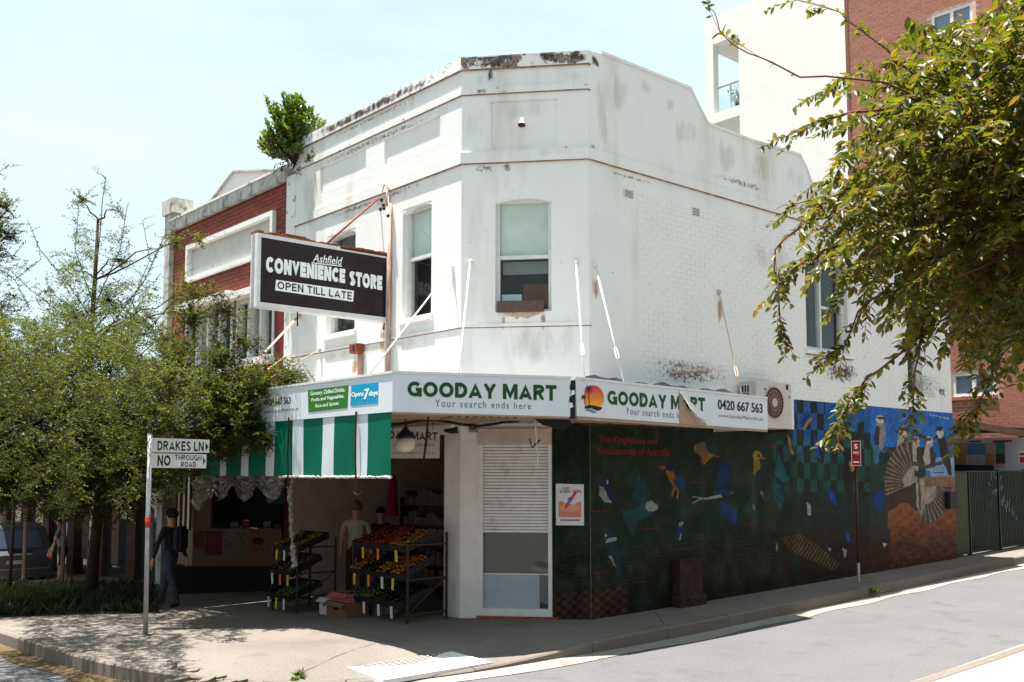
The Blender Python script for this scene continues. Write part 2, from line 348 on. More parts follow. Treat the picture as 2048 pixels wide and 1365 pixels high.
# a heavy sans drawn with strokes, for the painted shop names
_arc = lambda cx, cy, rx, ry, a0, a1, n=10: [(cx+rx*math.cos(R(a0+(a1-a0)*i/n)), cy+ry*math.sin(R(a0+(a1-a0)*i/n))) for i in range(n+1)]
def _glyphs(t):
    h = t/2; H = 1-h; G = {}
    G['O'] = (.98, [_arc(.49, .5, .49-h, .5-h, 0, 360, 24)]); G['C'] = (.86, [_arc(.47, .5, .47-h, .5-h, 42, 318, 18)])
    G['G'] = (.95, [_arc(.48, .5, .48-h, .5-h, 42, 325, 18)+[(.95-h, .45)], [(.95-h, .0), (.95-h, .47), (.55, .47)]])
    G['D'] = (.84, [[(h, h), (h, H), (.36, H)]+_arc(.36, .5, .48-h, .5-h, 90, -90, 12)+[(h, h)]])
    G['A'] = (.94, [[(h*.9, 0), (.47, 1), (.94-h*.9, 0)], [(.2, .27), (.74, .27)]]); G['Y'] = (.88, [[(h*.9, 1), (.44, .42), (.88-h*.9, 1)], [(.44, .46), (.44, 0)]])
    G['M'] = (1.04, [[(h, 0), (h, 1)], [(1.04-h, 0), (1.04-h, 1)], [(h*1.3, 1), (.52, .12), (1.04-h*1.3, 1)]]); G['N'] = (.84, [[(h, 0), (h, 1)], [(.84-h, 0), (.84-h, 1)], [(h*1.2, 1), (.84-h*1.2, 0)]])
    G['R'] = (.80, [[(h, 0), (h, H), (.44, H)]+_arc(.46, .72, .30-h*.8, .28-h, 90, -90, 8)+[(h, .44)], [(.42, .44), (.80-h, 0)]]); G['P'] = (.76, [[(h, 0), (h, H), (.42, H)]+_arc(.44, .70, .32-h*.9, .30-h, 90, -90, 8)+[(h, .40+h*0)]])
    G['T'] = (.78, [[(0, H), (.78, H)], [(.39, H), (.39, 0)]]); G['E'] = (.68, [[(.68, h), (h, h), (h, H), (.68, H)], [(h, .5), (.62, .5)]]); G['L'] = (.64, [[(h, 1), (h, h), (.64, h)]])
    G['I'] = (t, [[(h, 0), (h, 1)]]); G['V'] = (.86, [[(h*.9, 1), (.43, 0), (.86-h*.9, 1)]]); G['K'] = (.82, [[(h, 0), (h, 1)], [(h, .38), (.80-h, 1)], [(.30, .55), (.82-h, 0)]]); G['H'] = (.82, [[(h, 0), (h, 1)], [(.82-h, 0), (.82-h, 1)], [(h, .5), (.82-h, .5)]])
    G['U'] = (.82, [[(h, 1), (h, .36)]+_arc(.41, .36, .41-h, .36-h, 180, 360, 10)+[(.82-h, 1)]]); G['S'] = (.74, [_arc(.37, .735, .34-h*.8, .265-h, 25, 250, 12)+_arc(.37, .27, .37-h, .27-h, 75, -160, 12)])
    return G
def block(F, s, q, o, m, parent, t=.2, gap=.13, italic=0, name='lettering'):
    """heavy stroke lettering fitted to the quad q (photograph corners, bottom-left first)"""
    bl, br, tr_, tl = F.px(q, o); G = _glyphs(t); x = 0; R_ = []
    for c in s:
        if c == ' ': x += .38; continue
        w, st = G[c]; R_ += [[(x+a, b) for a, b in p] for p in st]; x += w+gap
    W_ = x-gap; bm = bmesh.new(); L0 = (bl[0]+tl[0])/2; L1 = (br[0]+tr_[0])/2
    def T_(a, b, k):
        b = max(0, min(1, b)); s_ = a/W_; z0 = bl[1]+(br[1]-bl[1])*s_; z1 = tl[1]+(tr_[1]-tl[1])*s_; return F.p(L0+(L1-L0)*s_+italic*(b-.5)*(z1-z0), z0+(z1-z0)*b, o+.0002*(k % 5))
    for k, p in enumerate(R_):
        L_, Rr = [], []; n = len(p); closed = abs(p[0][0]-p[-1][0])+abs(p[0][1]-p[-1][1]) < 1e-6
        for i in range(n):
            a = p[i-1] if i > 0 else (p[-2] if closed else None); b = p[i]; c = p[i+1] if i < n-1 else (p[1] if closed else None)
            d0 = Vector((b[0]-a[0], b[1]-a[1])).normalized() if a else None; d1 = Vector((c[0]-b[0], c[1]-b[1])).normalized() if c else None
            d0 = d0 or d1; d1 = d1 or d0; n0 = Vector((-d0.y, d0.x)); n1 = Vector((-d1.y, d1.x)); mm = (n0+n1)
            mm = mm.normalized() if mm.length > .05 else n0; sc = min(4.0, 1/max(.2, mm.dot(n0)))*t/2; L_.append((b[0]+mm.x*sc, b[1]+mm.y*sc)); Rr.append((b[0]-mm.x*sc, b[1]-mm.y*sc))
        for i in range(n-1):
            try: bm.faces.new([bm.verts.new(T_(*Rr[i], k)), bm.verts.new(T_(*Rr[i+1], k)), bm.verts.new(T_(*L_[i+1], k)), bm.verts.new(T_(*L_[i], k))])
            except ValueError: pass
    bmesh.ops.remove_doubles(bm, verts=bm.verts, dist=.00005); return obj(name, bm, m, parent)
def raster(name, F, pts4, o, nx, ny, paint, parent, rough=.7, warp=None, grime=0):
    """flat painted surface: grid between four (a,z) corners, colour attribute from paint(a, z) -> (n,3)"""
    bl, br, tr_, tl = [np.array(p, float) for p in pts4]
    S, T = np.meshgrid(np.linspace(0, 1, nx+1), np.linspace(0, 1, ny+1)); S = S.ravel(); T = T.ravel()
    A = ((1-S)*(1-T))[:, None]*bl+(S*(1-T))[:, None]*br+(S*T)[:, None]*tr_+((1-S)*T)[:, None]*tl
    col = np.ones((len(A), 4), np.float32); col[:, :3] = paint(A[:, 0], A[:, 1], S, T)
    co = np.array(F.O)[None]+A[:, :1]*np.array(F.a)[None]+np.array(F.n)[None]*o; co[:, 2] = A[:, 1]
    if parent:
        mi = np.array(wmat(parent).inverted()); co = co @ mi[:3, :3].T + mi[:3, 3]
    i = np.arange(nx*ny); r, c = i//nx, i % nx; q = r*(nx+1)+c
    fc = np.stack([q, q+1, q+nx+2, q+nx+1], 1)
    me = bpy.data.meshes.new(name); me.vertices.add(len(co)); me.vertices.foreach_set('co', co.astype(np.float32).ravel())
    me.loops.add(fc.size); me.loops.foreach_set('vertex_index', fc.ravel().astype(np.int32)); me.polygons.add(len(fc))
    me.polygons.foreach_set('loop_start', (np.arange(len(fc))*4).astype(np.int32)); me.update(calc_edges=True)
    at_ = me.color_attributes.new('paint', 'FLOAT_COLOR', 'POINT'); at_.data.foreach_set('color', col.ravel())
    m, nt, bs = new_mat(name+'_paint'); ca = nt.nodes.new('ShaderNodeAttribute'); ca.attribute_name = 'paint'
    c = ca.outputs['Color']
    if grime: c = mixc(nt, ramp(nt, noi(nt, 3.5, 8, rough=.7), [(.45, (0, 0, 0)), (.75, (grime, grime, grime))]), c, (.02, .016, .014))
    nt.links.new(c, bs.inputs['Base Color']); bs.inputs['Roughness'].default_value = rough; bs.inputs['Specular IOR Level'].default_value = .08
    me.materials.append(m); ob = bpy.data.objects.new(name, me); COL.objects.link(ob); ob.parent = parent; return ob
def vnoise(X, Y, seed=0):
    g = np.random.RandomState(seed).rand(64, 64); x, y = X % 63, Y % 63; i, j = np.floor(x).astype(int), np.floor(y).astype(int); fx, fy = x-i, y-j; fx = fx*fx*(3-2*fx); fy = fy*fy*(3-2*fy)
    return (g[i, j]*(1-fx)+g[i+1, j]*fx)*(1-fy)+(g[i, j+1]*(1-fx)+g[i+1, j+1]*fx)*fy
def in_poly(X, Y, P):
    r = np.zeros(X.shape, bool); n = len(P); j = n-1
    for i in range(n):
        xi, yi = P[i]; xj, yj = P[j]
        if yi != yj:
            c = ((yi > Y) != (yj > Y)) & (X < (xj-xi)*(Y-yi)/(yj-yi)+xi); r ^= c
        j = i
    return r
def ell(X, Y, cx, cy, rx, ry, ang=0):
    c, s = math.cos(R(ang)), math.sin(R(ang)); x, y = X-cx, Y-cy
    return ((x*c+y*s)/rx)**2+((-x*s+y*c)/ry)**2 < 1
def seg(X, Y, x0, y0, x1, y1, w):
    dx, dy = x1-x0, y1-y0; t = np.clip(((X-x0)*dx+(Y-y0)*dy)/(dx*dx+dy*dy), 0, 1)
    return (X-x0-t*dx)**2+(Y-y0-t*dy)**2 < (w/2)**2

# ---------------------------------------------------------------- bricks
def bricks(F, a0, a1, z0, z1, o, parent, m, holes=(), bw=.23, bh=.076, j=.010, dep=.012, single=300, top=None, near=None, name='brick', jit=.003):
    """running bond of brick faces standing proud of the wall; the nearest ones are parts of their own"""
    cells = []; k = 0; z = z0
    while z+bh <= z1+1e-6:
        a = a0-(bw/2+j/2 if k % 2 else 0)
        while a < a1-.02:
            b0, b1 = max(a, a0), min(a+bw, a1)
            if b1-b0 > .05 and not any(b1 > h[0] and b0 < h[1] and z+bh > h[2] and z < h[3] for h in holes) and (top is None or z+bh < top((b0+b1)/2)):
                cells.append((b0, b1, z))
            a += bw+j
        z += bh+j; k += 1
    full = [c for c in cells if abs(c[1]-c[0]-bw) < 1e-4]
    key = near or (lambda c: (F.p((c[0]+c[1])/2, c[2], o)-CAM).length)
    full.sort(key=key); solo = set(full[:single])
    me = None
    for c in full[:single]:
        if me is None:
            bm = bmesh.new(); T = Frame((0, 0), F.a); fbox(bm, T, 0, bw, 0, bh, -.004, dep)
            bmesh.ops.delete(bm, geom=[f for f in bm.faces if f.normal.dot(F.n) < -.9], context='FACES_ONLY')
            me = bpy.data.meshes.new(name); bm.to_mesh(me); bm.free(); me.materials.append(m)
        ob = bpy.data.objects.new(name, me); COL.objects.link(ob); ob.parent = parent
        ob.location = wmat(parent).inverted() @ F.p(c[0], c[2], o + rnd.uniform(-jit, jit/3))
    bm = bmesh.new()
    for c in cells:
        if c in solo: continue
        d = dep + rnd.uniform(-jit, jit/3)
        v = [bm.verts.new(F.p(*q)) for q in ((c[0], c[2], o+d), (c[1], c[2], o+d), (c[1], c[2]+bh, o+d), (c[0], c[2]+bh, o+d), (c[0], c[2], o-.004), (c[1], c[2], o-.004), (c[1], c[2]+bh, o-.004), (c[0], c[2]+bh, o-.004))]
        for f in ((0, 1, 2, 3), (4, 5, 1, 0), (3, 2, 6, 7), (4, 0, 3, 7), (1, 5, 6, 2)): bm.faces.new([v[i] for i in f])
    if len(bm.verts): obj('brickwork', bm, m, parent, kind='stuff')
    else: bm.free()
# ================================================================ the setting
def sheet(name, xs, ys, zf, m, kind='structure'):
    bm = bmesh.new(); V = [[bm.verts.new((x, y, zf(x, y))) for x in xs] for y in ys]
    for r0, r1 in zip(V, V[1:]):
        for i in range(len(xs)-1): bm.faces.new([r0[i], r0[i+1], r1[i+1], r1[i]])
    return obj(name, bm, m, None, kind=kind, smooth=True)
def spaced(a, b, fine0, fine1, step, coarse):
    r = []; x = a
    while x < b: r.append(x); x += step if fine0 <= x < fine1 else coarse
    return r+[b]
sheet('ground', spaced(-600, 600, -60, 60, 12, 90), spaced(-600, 900, -30, 90, 12, 90), lambda x, y: zg(x, y)-.5, M['earth'])
sheet('road', spaced(-70, 70, -14, 16, .5, 4), spaced(-14, 90, -2, 34, .5, 4), lambda x, y: zg(x, y)-.19, M['road'])

KP = [(0, 1264), (60, 1284), (130, 1306), (220, 1328), (306, 1345), (400, 1356), (500, 1364), (620, 1369), (760, 1364), (900, 1347), (1000, 1332), (1060, 1319),
      (1130, 1299), (1200, 1281), (1300, 1261), (1430, 1237), (1560, 1211), (1660, 1191), (1800, 1162), (1912, 1139), (2048, 1112)]
def _drop(u):
    if u < 306 or u > 1220: return 0
    if u < 420: return .13*(u-306)/114
    if u < 1050: return .13
    return .13*(1220-u)/170
kp = []
for u, v in KP:
    d = _drop(u); q = gnd(u, v, -d); kp.append((q.x, q.y, d))
p0 = Vector(kp[0][:2]); p1 = Vector(kp[-1][:2])
kp = [(*(p0+Vector(dL[:2])*t), 0) for t in (50, 30, 15, 8, 3)] + kp + [(*(p1+Vector(dR[:2])*t), 0) for t in (2, 5, 10, 20, 35)]
res = []                                           # resample
for (x0, y0, d0), (x1, y1, d1) in zip(kp, kp[1:]):
    n = max(1, int(math.hypot(x1-x0, y1-y0)/.3))
    res += [(x0+(x1-x0)*k/n, y0+(y1-y0)*k/n, d0+(d1-d0)*k/n) for k in range(n)]
res.append(kp[-1])
for _ in range(3): res = [res[0]]+[tuple((a+2*b+c)/4 for a, b, c in zip(res[i-1], res[i], res[i+1])) for i in range(1, len(res)-1)]+[res[-1]]
KB = []
for i, (x, y, d) in enumerate(res):
    a = Vector(res[max(i-1, 0)][:2]); b = Vector(res[min(i+1, len(res)-1)][:2]); t = (b-a).normalized(); KB.append((Vector((x, y)), Vector((t.y, -t.x)), d))   # n points to the road
cin = L.O+Vector((.5, 1.2, 0))
bm = bmesh.new(); rows = []
for P, n, d in KB:
    q = Vector((P.x, P.y, 0)); al = L.loc(q)[0]; aw = W.loc(q)[0]
    inn = L.p(al, 0, -8) if al < -.3 and aw < .5 else (W.p(aw, 0, -.25) if aw > .3 else cin)
    e = Vector((*(P-n*.15), 0)); row = []; D = (inn-e).length
    for k in [0, .03, .07, .12, .18, .26, .36, .5, .7, 1]:
        s = e.lerp(inn, k); dist = k*D; dd = d*max(0, 1-dist/1.1); row.append(bm.verts.new((s.x, s.y, zg(s.x, s.y)-dd)))
    rows.append(row)
for r0, r1 in zip(rows, rows[1:]):
    for i in range(len(r0)-1):
        f = [r0[i], r0[i+1], r1[i+1], r1[i]]
        try: bm.faces.new(f)
        except ValueError: pass
bmesh.ops.recalc_face_normals(bm, faces=bm.faces)
if sum(f.normal.z for f in bm.faces) < 0: bmesh.ops.reverse_faces(bm, faces=bm.faces)
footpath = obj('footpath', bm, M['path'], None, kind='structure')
kerb = thing('kerb', None, None, (0, 0, 0)); kerb['kind'] = 'structure'
i = 0
while i < len(KB)-1:
    j = min(i+4, len(KB)-1); bm = bmesh.new(); rr = []
    for k in range(i, j+1):
        P, n, d = KB[k]; sh = (KB[j][0]-KB[i][0]).normalized()*(.006 if k == i else -.006 if k == j else 0)
        g = zg(P.x, P.y); jz = .004*math.sin(i*7.3); top = g-d+jz+.002; bot = g-.3
        pr = [(P-n*.152+sh, bot), (P-n*.152+sh, top), (P-n*.02+sh, top), (P+sh, top-.02), (P+n*.015+sh, bot)]
        rr.append([bm.verts.new((q.x, q.y, z)) for q, z in pr])
    for r0, r1 in zip(rr, rr[1:]):
        for k in range(4): bm.faces.new([r0[k], r1[k], r1[k+1], r0[k+1]])
    bm.faces.new(rr[0]); bm.faces.new(rr[-1][::-1]); bmesh.ops.recalc_face_normals(bm, faces=bm.faces)
    obj('kerb_stone', bm, M['kerbm'], kerb); i = j
bm = bmesh.new(); prev = None
for k, (P, n, d) in enumerate(KB):
    w = .30+.05*math.sin(k*.9); a = P+n*.01; b = P+n*w
    cur = [bm.verts.new((a.x, a.y, zg(a.x, a.y)-.165)), bm.verts.new((b.x, b.y, zg(b.x, b.y)-.182))]
    if prev: bm.faces.new([prev[0], prev[1], cur[1], cur[0]])
    prev = cur
bmesh.ops.recalc_face_normals(bm, faces=bm.faces)
if sum(f.normal.z for f in bm.faces) < 0: bmesh.ops.reverse_faces(bm, faces=bm.faces)
gu_ = obj('gutter', bm, [M['gutterm'], ground_mat('gutter_leaf_litter', (.085, .06, .032), 30, dirt=(.16, .13, .09), blot=.5)], None, kind='structure')
for p in gu_.data.polygons:
    if L.loc(p.center)[0] < -.2 or (p.center.x < -2.2): p.material_index = 1
# far side of the lane: kerb and pale driveway slab (bottom right of the view)
q0, q1 = gnd(1770, 1365, -.1), gnd(2048, 1275, -.1); fd = Vector((q1.x-q0.x, q1.y-q0.y, 0)).normalized(); fn = Vector((fd.y, -fd.x, 0))
bm = bmesh.new()
for k in range(-12, 40):
    pass
for (w0, w1, h0, h1, nm, mm) in ((0, .4, -.18, -.165, 'far_gutter', 'gutterm'), (.4, .55, -.10, .0, 'far_kerb', 'kerbm'), (.55, 9, .0, .02, 'far_footpath', 'gutterm')):
    bm = bmesh.new(); pr = None
    for k in range(-6, 22):
        c = []
        for w, h in ((w0, h0), (w1, h1)) if nm != 'far_kerb' else ((.4, -.17), (.41, .0), (.55, .005)):
            s = q0+fd*k*1.5+fn*w; c.append(bm.verts.new((s.x, s.y, zg(s.x, s.y)+h)))
        if pr:
            for m_ in range(len(c)-1): bm.faces.new([pr[m_], pr[m_+1], c[m_+1], c[m_]])
        pr = c
    bmesh.ops.recalc_face_normals(bm, faces=bm.faces)
    if sum(f.normal.z for f in bm.faces) < 0: bmesh.ops.reverse_faces(bm, faces=bm.faces)
    obj(nm, bm, M[mm], None, kind='structure')
from mathutils.bvhtree import BVHTree
_fb = bmesh.new(); _fb.from_mesh(footpath.data); _bvh = BVHTree.FromBMesh(_fb)
def fz(x, y):
    h = _bvh.ray_cast(Vector((x, y, 5)), Vector((0, 0, -1))); return h[0].z if h[0] else zg(x, y)-.1
def ground_strip(u0, v0, u1, v1, w, m, name, dz=.004, wob=0, seg_=10):
    a, b = gnd(u0, v0), gnd(u1, v1); bm = bmesh.new(); pr = None; d = (b-a).normalized(); n = Vector((d.y, -d.x, 0))
    for k in range(seg_+1):
        s = a.lerp(b, k/seg_)+n*wob*math.sin(k*2.1+u0); ww = w*(.6+.4*math.sin(k*1.7))
        c = [bm.verts.new((q.x, q.y, fz(q.x, q.y)+dz)) for q in (s-n*ww/2, s+n*ww/2)]
        if pr: bm.faces.new([pr[0], pr[1], c[1], c[0]])
        pr = c
    bmesh.ops.recalc_face_normals(bm, faces=bm.faces)
    if sum(f.normal.z for f in bm.faces) < 0: bmesh.ops.reverse_faces(bm, faces=bm.faces)
    return obj(name, bm, m, footpath)
for s in ((600, 1330, 760, 1285), (330, 1236, 690, 1252), (1010, 1250, 1180, 1248), (560, 1222, 830, 1300), (1300, 1212, 1330, 1250), (1500, 1182, 1540, 1212), (1700, 1143, 1745, 1170)):
    ground_strip(*s, .012, M['rust_dark'], 'path_joint', wob=.006)
# tactile tiles at the crossing
tq = [gnd(*q) for q in ((695, 1322), (765, 1343), (985, 1308), (905, 1297))]
tp = tag(mobj('tactile_paving', lambda bm: prism(bm, [tuple(q[:2]) for q in tq], lambda x, y: fz(x, y)-.05, lambda x, y: fz(x, y)+.003), M['tactile']), kind='structure')
bm = bmesh.new()
for i in range(1, 18):
    for j in range(1, 12):
        s, t = i/18, j/12; q = (tq[0]*(1-s)+tq[3]*s)*(1-t)+(tq[1]*(1-s)+tq[2]*s)*t; zz = fz(q.x, q.y)
        bmesh.ops.create_cone(bm, segments=6, radius1=.017, radius2=.011, depth=.005, cap_ends=True, matrix=Matrix.Translation((q.x, q.y, zz+.0085)))
obj('tactile_dome', bm, M['tactile'], tp, kind='stuff')
# broken concrete beside the gutter
rb = thing('broken_concrete', 'cracked and lifted concrete pieces at the kerb near the street name post', 'rubble', gnd(400, 1350))
bm = bmesh.new()
for (u, v, r_) in ((330, 1340, .13), (356, 1350, .17), (384, 1340, .10), (402, 1352, .20), (436, 1346, .10), (450, 1356, .15), (480, 1352, .09), (505, 1360, .12), (345, 1334, .07), (372, 1358, .10)):
    q = gnd(u, v, -.05); n = rnd.randint(5, 7); a0 = rnd.random()*6
    pts = [(q.x+r_*rnd.uniform(.7, 1.2)*math.cos(a0+k*6.28/n), q.y+r_*rnd.uniform(.6, 1)*math.sin(a0+k*6.28/n)) for k in range(n)]
    b2 = bmesh.new(); tz = rnd.uniform(.0, .028); prism(b2, pts, lambda x, y: fz(x, y)-.15, lambda x, y: fz(x, y)+tz*.6+.15*(x-q.x)); obj('concrete_piece', b2, M['kerbm'], rb)
bm.free()
ground_strip(1640, 1262, 2060, 1192, .05, M['path'], 'road_seam', -.186, .02, 20)
for s in ((310, 1336, 372, 1333), (372, 1333, 430, 1352), (430, 1352, 480, 1348), (480, 1348, 520, 1362)): ground_strip(*s, .13, M['soil'], 'crack', .006, .03)

# ================================================================ corner building
Hz = lambda F, u, v, o=0: F.uv(u, v, o)[1]
Z_CAPT = Hz(L, 928, 115); Z_CAPB = Hz(L, 923.5, 137.6, .05); Z_C2T = Hz(L, 926, 174, .04); Z_C2B = Hz(L, 926, 187, .04)
Z_ST = Hz(L, 922, 304, .05); Z_SB = Hz(L, 922, 326, .05); Z_LSB = Hz(L, 916, 656, .02)
A_L = L.uv(588, 600)[0]; A_W = W.uv(1905, 850)[0]
bld = thing('corner_building', 'white two storey corner shop building with stepped parapet and bird mural', 'building', L.O)
wall_up_holes = []
def hole(F, tl, br, o=0):
    a0, z1 = F.uv(*tl, o); a1, z0 = F.uv(*br, o); return (a0, a1, z0, z1)
hC = hole(C, (991, 397), (1103, 622)); hL1 = hole(L, (806, 420), (862, 628)); hL2 = hole(L, (655, 474), (709, 660))
hD = hole(C, (957, 878), (1105, 1227)); hD = (hD[0], hD[1], zg(1, 15)-.3, hD[3])
a, z = W.uv(1609, 505); a2, z2 = W.uv(1697, 708); hW1 = (a, a2, z2, z)
a, z = W.uv(1811, 600); a2, z2 = W.uv(1846, 790); hW2 = (a, a2, z2, z-.05)
pr1 = hole(L, (641, 335), (732, 350)); pr2 = hole(L, (769, 280), (880, 290))
def pan(q):
    c = L.px(q); return (c[0][0], c[1][0], (c[2][1]+c[3][1])/2, (c[0][1]+c[1][1])/2)
P1 = pan([(641, 335), (732, 297), (732, 350), (641, 387)]); P2 = pan([(769, 279), (880, 230), (880, 289), (769, 328)]); PC = hole(C, (982, 204), (1115, 292))
ZB = 2.75
wl_ = mobj('front_wall', lambda bm: wall_grid(bm, L, A_L, 0, ZB, Z_CAPB, -.25, 0, [hL1, hL2, P1, P2]), M['white'], bld)
cw_ = mobj('corner_wall', lambda bm: wall_grid(bm, C, 0, CW, -.3, Z_CAPB, -.25, 0, [hC, hD, PC]), M['white'], bld)
part_box('recess_panel', L, P1[0]-.05, P1[1]+.05, P1[2]-.05, P1[3]+.05, -.09, -.035, M['white'], wl_)
part_box('recess_panel', L, P2[0]-.05, P2[1]+.05, P2[2]-.05, P2[3]+.05, -.09, -.035, M['white'], wl_)
mobj('recess_panel', lambda bm: fpoly(bm, C, [(PC[0]-.05, PC[2]-.05), (PC[1]+.05, PC[2]-.05), (PC[1]+.05, PC[3]+.05), (PC[0]-.05, PC[3]+.05)], -.08, -.025), M['white'], cw_)
lw_ = mobj('lane_wall', lambda bm: wall_grid(bm, W, 0, A_W, -.3, Z_ST, -.25, 0, [hW1, hW2]), M['white_lane'], bld)
def miter(F, G, o):
    p, d, q, e = F.O+F.n*o, F.a, G.O+G.n*o, G.a; det = d.x*(-e.y)+e.x*d.y; r = q-p; t = (r.x*(-e.y)+e.x*r.y)/det; return p+d*t
def ring(o, aL, aW): return [L.p(aL, 0, o), miter(L, C, o), miter(C, W, o), W.p(aW, 0, o)]
def band(bm, z0, z1, o0, o1, aL, aW):
    i, u = ring(o0, aL, aW), ring(o1, aL, aW); pts = u+i[::-1]; prism(bm, [(p.x, p.y) for p in pts], z0, z1)
def bandpart(name, z0, z1, o1, m, aL=None, aW=.06, o0=-.02):
    return mobj(name, lambda bm: band(bm, z0, z1, o0, o1, A_L if aL is None else aL, aW), m, bld)
cap_ = bandpart('parapet_cap', Z_CAPB, Z_CAPT, .035, [M['white_cap'], M['white_capc']], o0=-.25)
for p in cap_.data.polygons: p.material_index = 1 if p.normal.dot(C.n) > .95 else 0
bandpart('cornice', Z_C2B, Z_C2T, .022, M['white_cap'])
bandpart('string_course', Z_SB, Z_ST, .03, M['white'], aW=A_W)
bandpart('sill_course', Z_LSB, Z_LSB+.05, .014, M['white'])
for zz, oo, aw in ((Z_CAPB, .030, .05), (Z_C2B, .018, .05), (Z_SB, .025, A_W), (Z_LSB, .009, 0.05)):
    bandpart('drip_line', zz-.014, zz-.001, oo, M['groove'], aW=aw)
# parapet over the lane wall, stepping down to the rear
top = [(1187, 106), (1202, 107), (1381, 178), (1394, 205), (1416, 249), (1500, 281), (1600, 311), (1612, 335), (1624, 368), (1640, 378), (1760, 420), (1903, 470)]
tp_ = W.px(top); tp_[0] = (0, Z_CAPT-.0); tp_[-1] = (A_W, tp_[-1][1])
TP = tp_
mobj('lane_parapet', lambda bm: fpoly(bm, W, [(0, Z_ST+.001)]+tp_+[(A_W, Z_ST+.001)], -.24, -.002), M['white_lane'], bld)
bm = bmesh.new()
for (a0, z0), (a1, z1) in zip(tp_[1:], tp_[2:]): fpoly(bm, W, [(a0, z0-.01), (a1, z1-.01), (a1, z1+.035), (a0, z0+.035)], -.26, .018)
obj('parapet_coping', bm, M['white'], bld)
# party pier at the left end of the front, rear and party walls, roof
part_box('corner_pier', L, A_L-.32, A_L-.003, ZB, Hz(L, 600, 345), -.25, .03, M['white_cap'], bld)
oPL = W.loc(L.p(A_L, 0, 0))[2]
part_box('party_wall', L, A_L-.2, A_L-.003, -.6, Z_CAPB-.2, -12.4, -.255, M['white_lane'], bld)
part_box('rear_wall', W, A_W-.25, A_W-.003, -.3, Z_ST, oPL+.3, -.255, M['white_lane'], bld)
pl = [L.p(A_L, 0, -.26), L.p(-.1, 0, -.26), W.p(.15, 0, -.26), W.p(A_W-.26, 0, -.26), W.p(A_W-.26, 0, oPL)]
mobj('flat_roof', lambda bm: prism(bm, [(p.x, p.y) for p in pl], Z_ST-.2, Z_ST-.1), M['cement'], bld)
mobj('upper_floor', lambda bm: prism(bm, [(p.x, p.y) for p in pl], 2.86, 3.05), M['soffit'], bld)
# painted brickwork on the lane wall: the upper lane wall where the courses show
zf = lambda a: Z_SB-.35-.0*a
bricks(W, 1.1, A_W-.01, 3.05, Z_SB-.25, .0, lw_, M['white_brick'], holes=[(h[0]-.02, h[1]+.02, h[2]-.1, h[3]+.1) for h in (hW1, hW2)], dep=.0042, j=.010, jit=.0006, near=lambda c: abs((c[0]+c[1])/2-3.6)/1.6+abs(c[2]-3.4))
# ---- windows
def glass_clear(name='clear_glass'):
    m, nt, bs = new_mat(name); out = [n for n in nt.nodes if n.type == 'OUTPUT_MATERIAL'][0]
    tr = nt.nodes.new('ShaderNodeBsdfTransparent'); tr.inputs[0].default_value = (.95, .98, .97, 1); gl = nt.nodes.new('ShaderNodeBsdfGlossy'); gl.inputs['Roughness'].default_value = .03
    lw2 = nt.nodes.new('ShaderNodeLayerWeight'); lw2.inputs[0].default_value = .5; pw = nd(nt, 'ShaderNodeMath', operation='POWER'); pw.inputs[1].default_value = 4; nt.links.new(lw2.outputs['Facing'], pw.inputs[0]); fr = nd(nt, 'ShaderNodeMath', operation='MULTIPLY_ADD'); fr.inputs[1].default_value = .5; fr.inputs[2].default_value = .018; nt.links.new(pw.outputs[0], fr.inputs[0]); mx = nt.nodes.new('ShaderNodeMixShader')
    nt.links.new(fr.outputs[0], mx.inputs[0]); nt.links.new(tr.outputs[0], mx.inputs[1]); nt.links.new(gl.outputs[0], mx.inputs[2]); nt.links.new(mx.outputs[0], out.inputs[0]); return m
M['clear'] = glass_clear()
def sash(F, h, parent, mid=.5, back='dark', top_back=None, mull=False, name='sash_window', arch=True, fw=.055, wallmat='white'):
    a0, a1, z0, z1 = h; bm = bmesh.new()
    wall_grid(bm, F, a0, a1, z0, z1, -.20, -.10, [(a0+fw, a1-fw, z0+fw*.8, z1-fw)] if not mull else [(a0+fw*.5, (a0+a1)/2-.05-fw, z0+fw, z1-fw), ((a0+a1)/2-.05+.0, a1-fw, z0+fw, z1-fw)])
    w = obj(name, bm, M['frame_white'], parent)
    zm = z0+(z1-z0)*mid; b0, b1 = a0+fw, a1-fw
    if mull: b0 = (a0+a1)/2-.05
    part_box('meeting_rail', F, b0, b1, zm-.025, zm+.025, -.17, -.095, M['frame_white'], w)
    for (c0, c1, y0, y1, ty) in ((b0, b1, zm+.025, z1-fw, 1), (b0, b1, z0+fw*.8, zm-.025, 0)):
        part_box('pane', F, c0, c1, y0, y1, -.16, -.155, M['clear'], w)
        bk = top_back if (ty and top_back) else back
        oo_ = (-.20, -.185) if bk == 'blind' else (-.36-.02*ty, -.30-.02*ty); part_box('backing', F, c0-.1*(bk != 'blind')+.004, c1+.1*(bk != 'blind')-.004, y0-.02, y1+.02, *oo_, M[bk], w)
    if mull: part_box('pane', F, a0+fw*.5, (a0+a1)/2-.05-fw, z0+fw, z1-fw, -.16, -.155, M['clear'], w); part_box('backing', F, a0-.1, b0+.05, z0-.1, z1, -.46, -.42, M[back], w)
    if arch:
        n = 9; am = (a0+a1)/2; rise = .075; pts = [(a0+(a1-a0)*k/n, z1-rise*((2*k/n-1)**2)) for k in range(n+1)]
        for sgn in (0, 1):
            half = [p for p in pts if (p[0] <= am+.001) == (sgn == 0)]
            q = half+[(am, z1+.002)]+[((a0 if sgn == 0 else a1), z1+.002)]
            if sgn: q = [(am, z1+.002)]+half+[(a1, z1+.002)]
            mobj('arch_head', lambda bm: fpoly(bm, F, q, -.19, -.004), M[wallmat], w)
    return w
wC = sash(C, hC, bld, mid=.485, back='dark', top_back='blind')
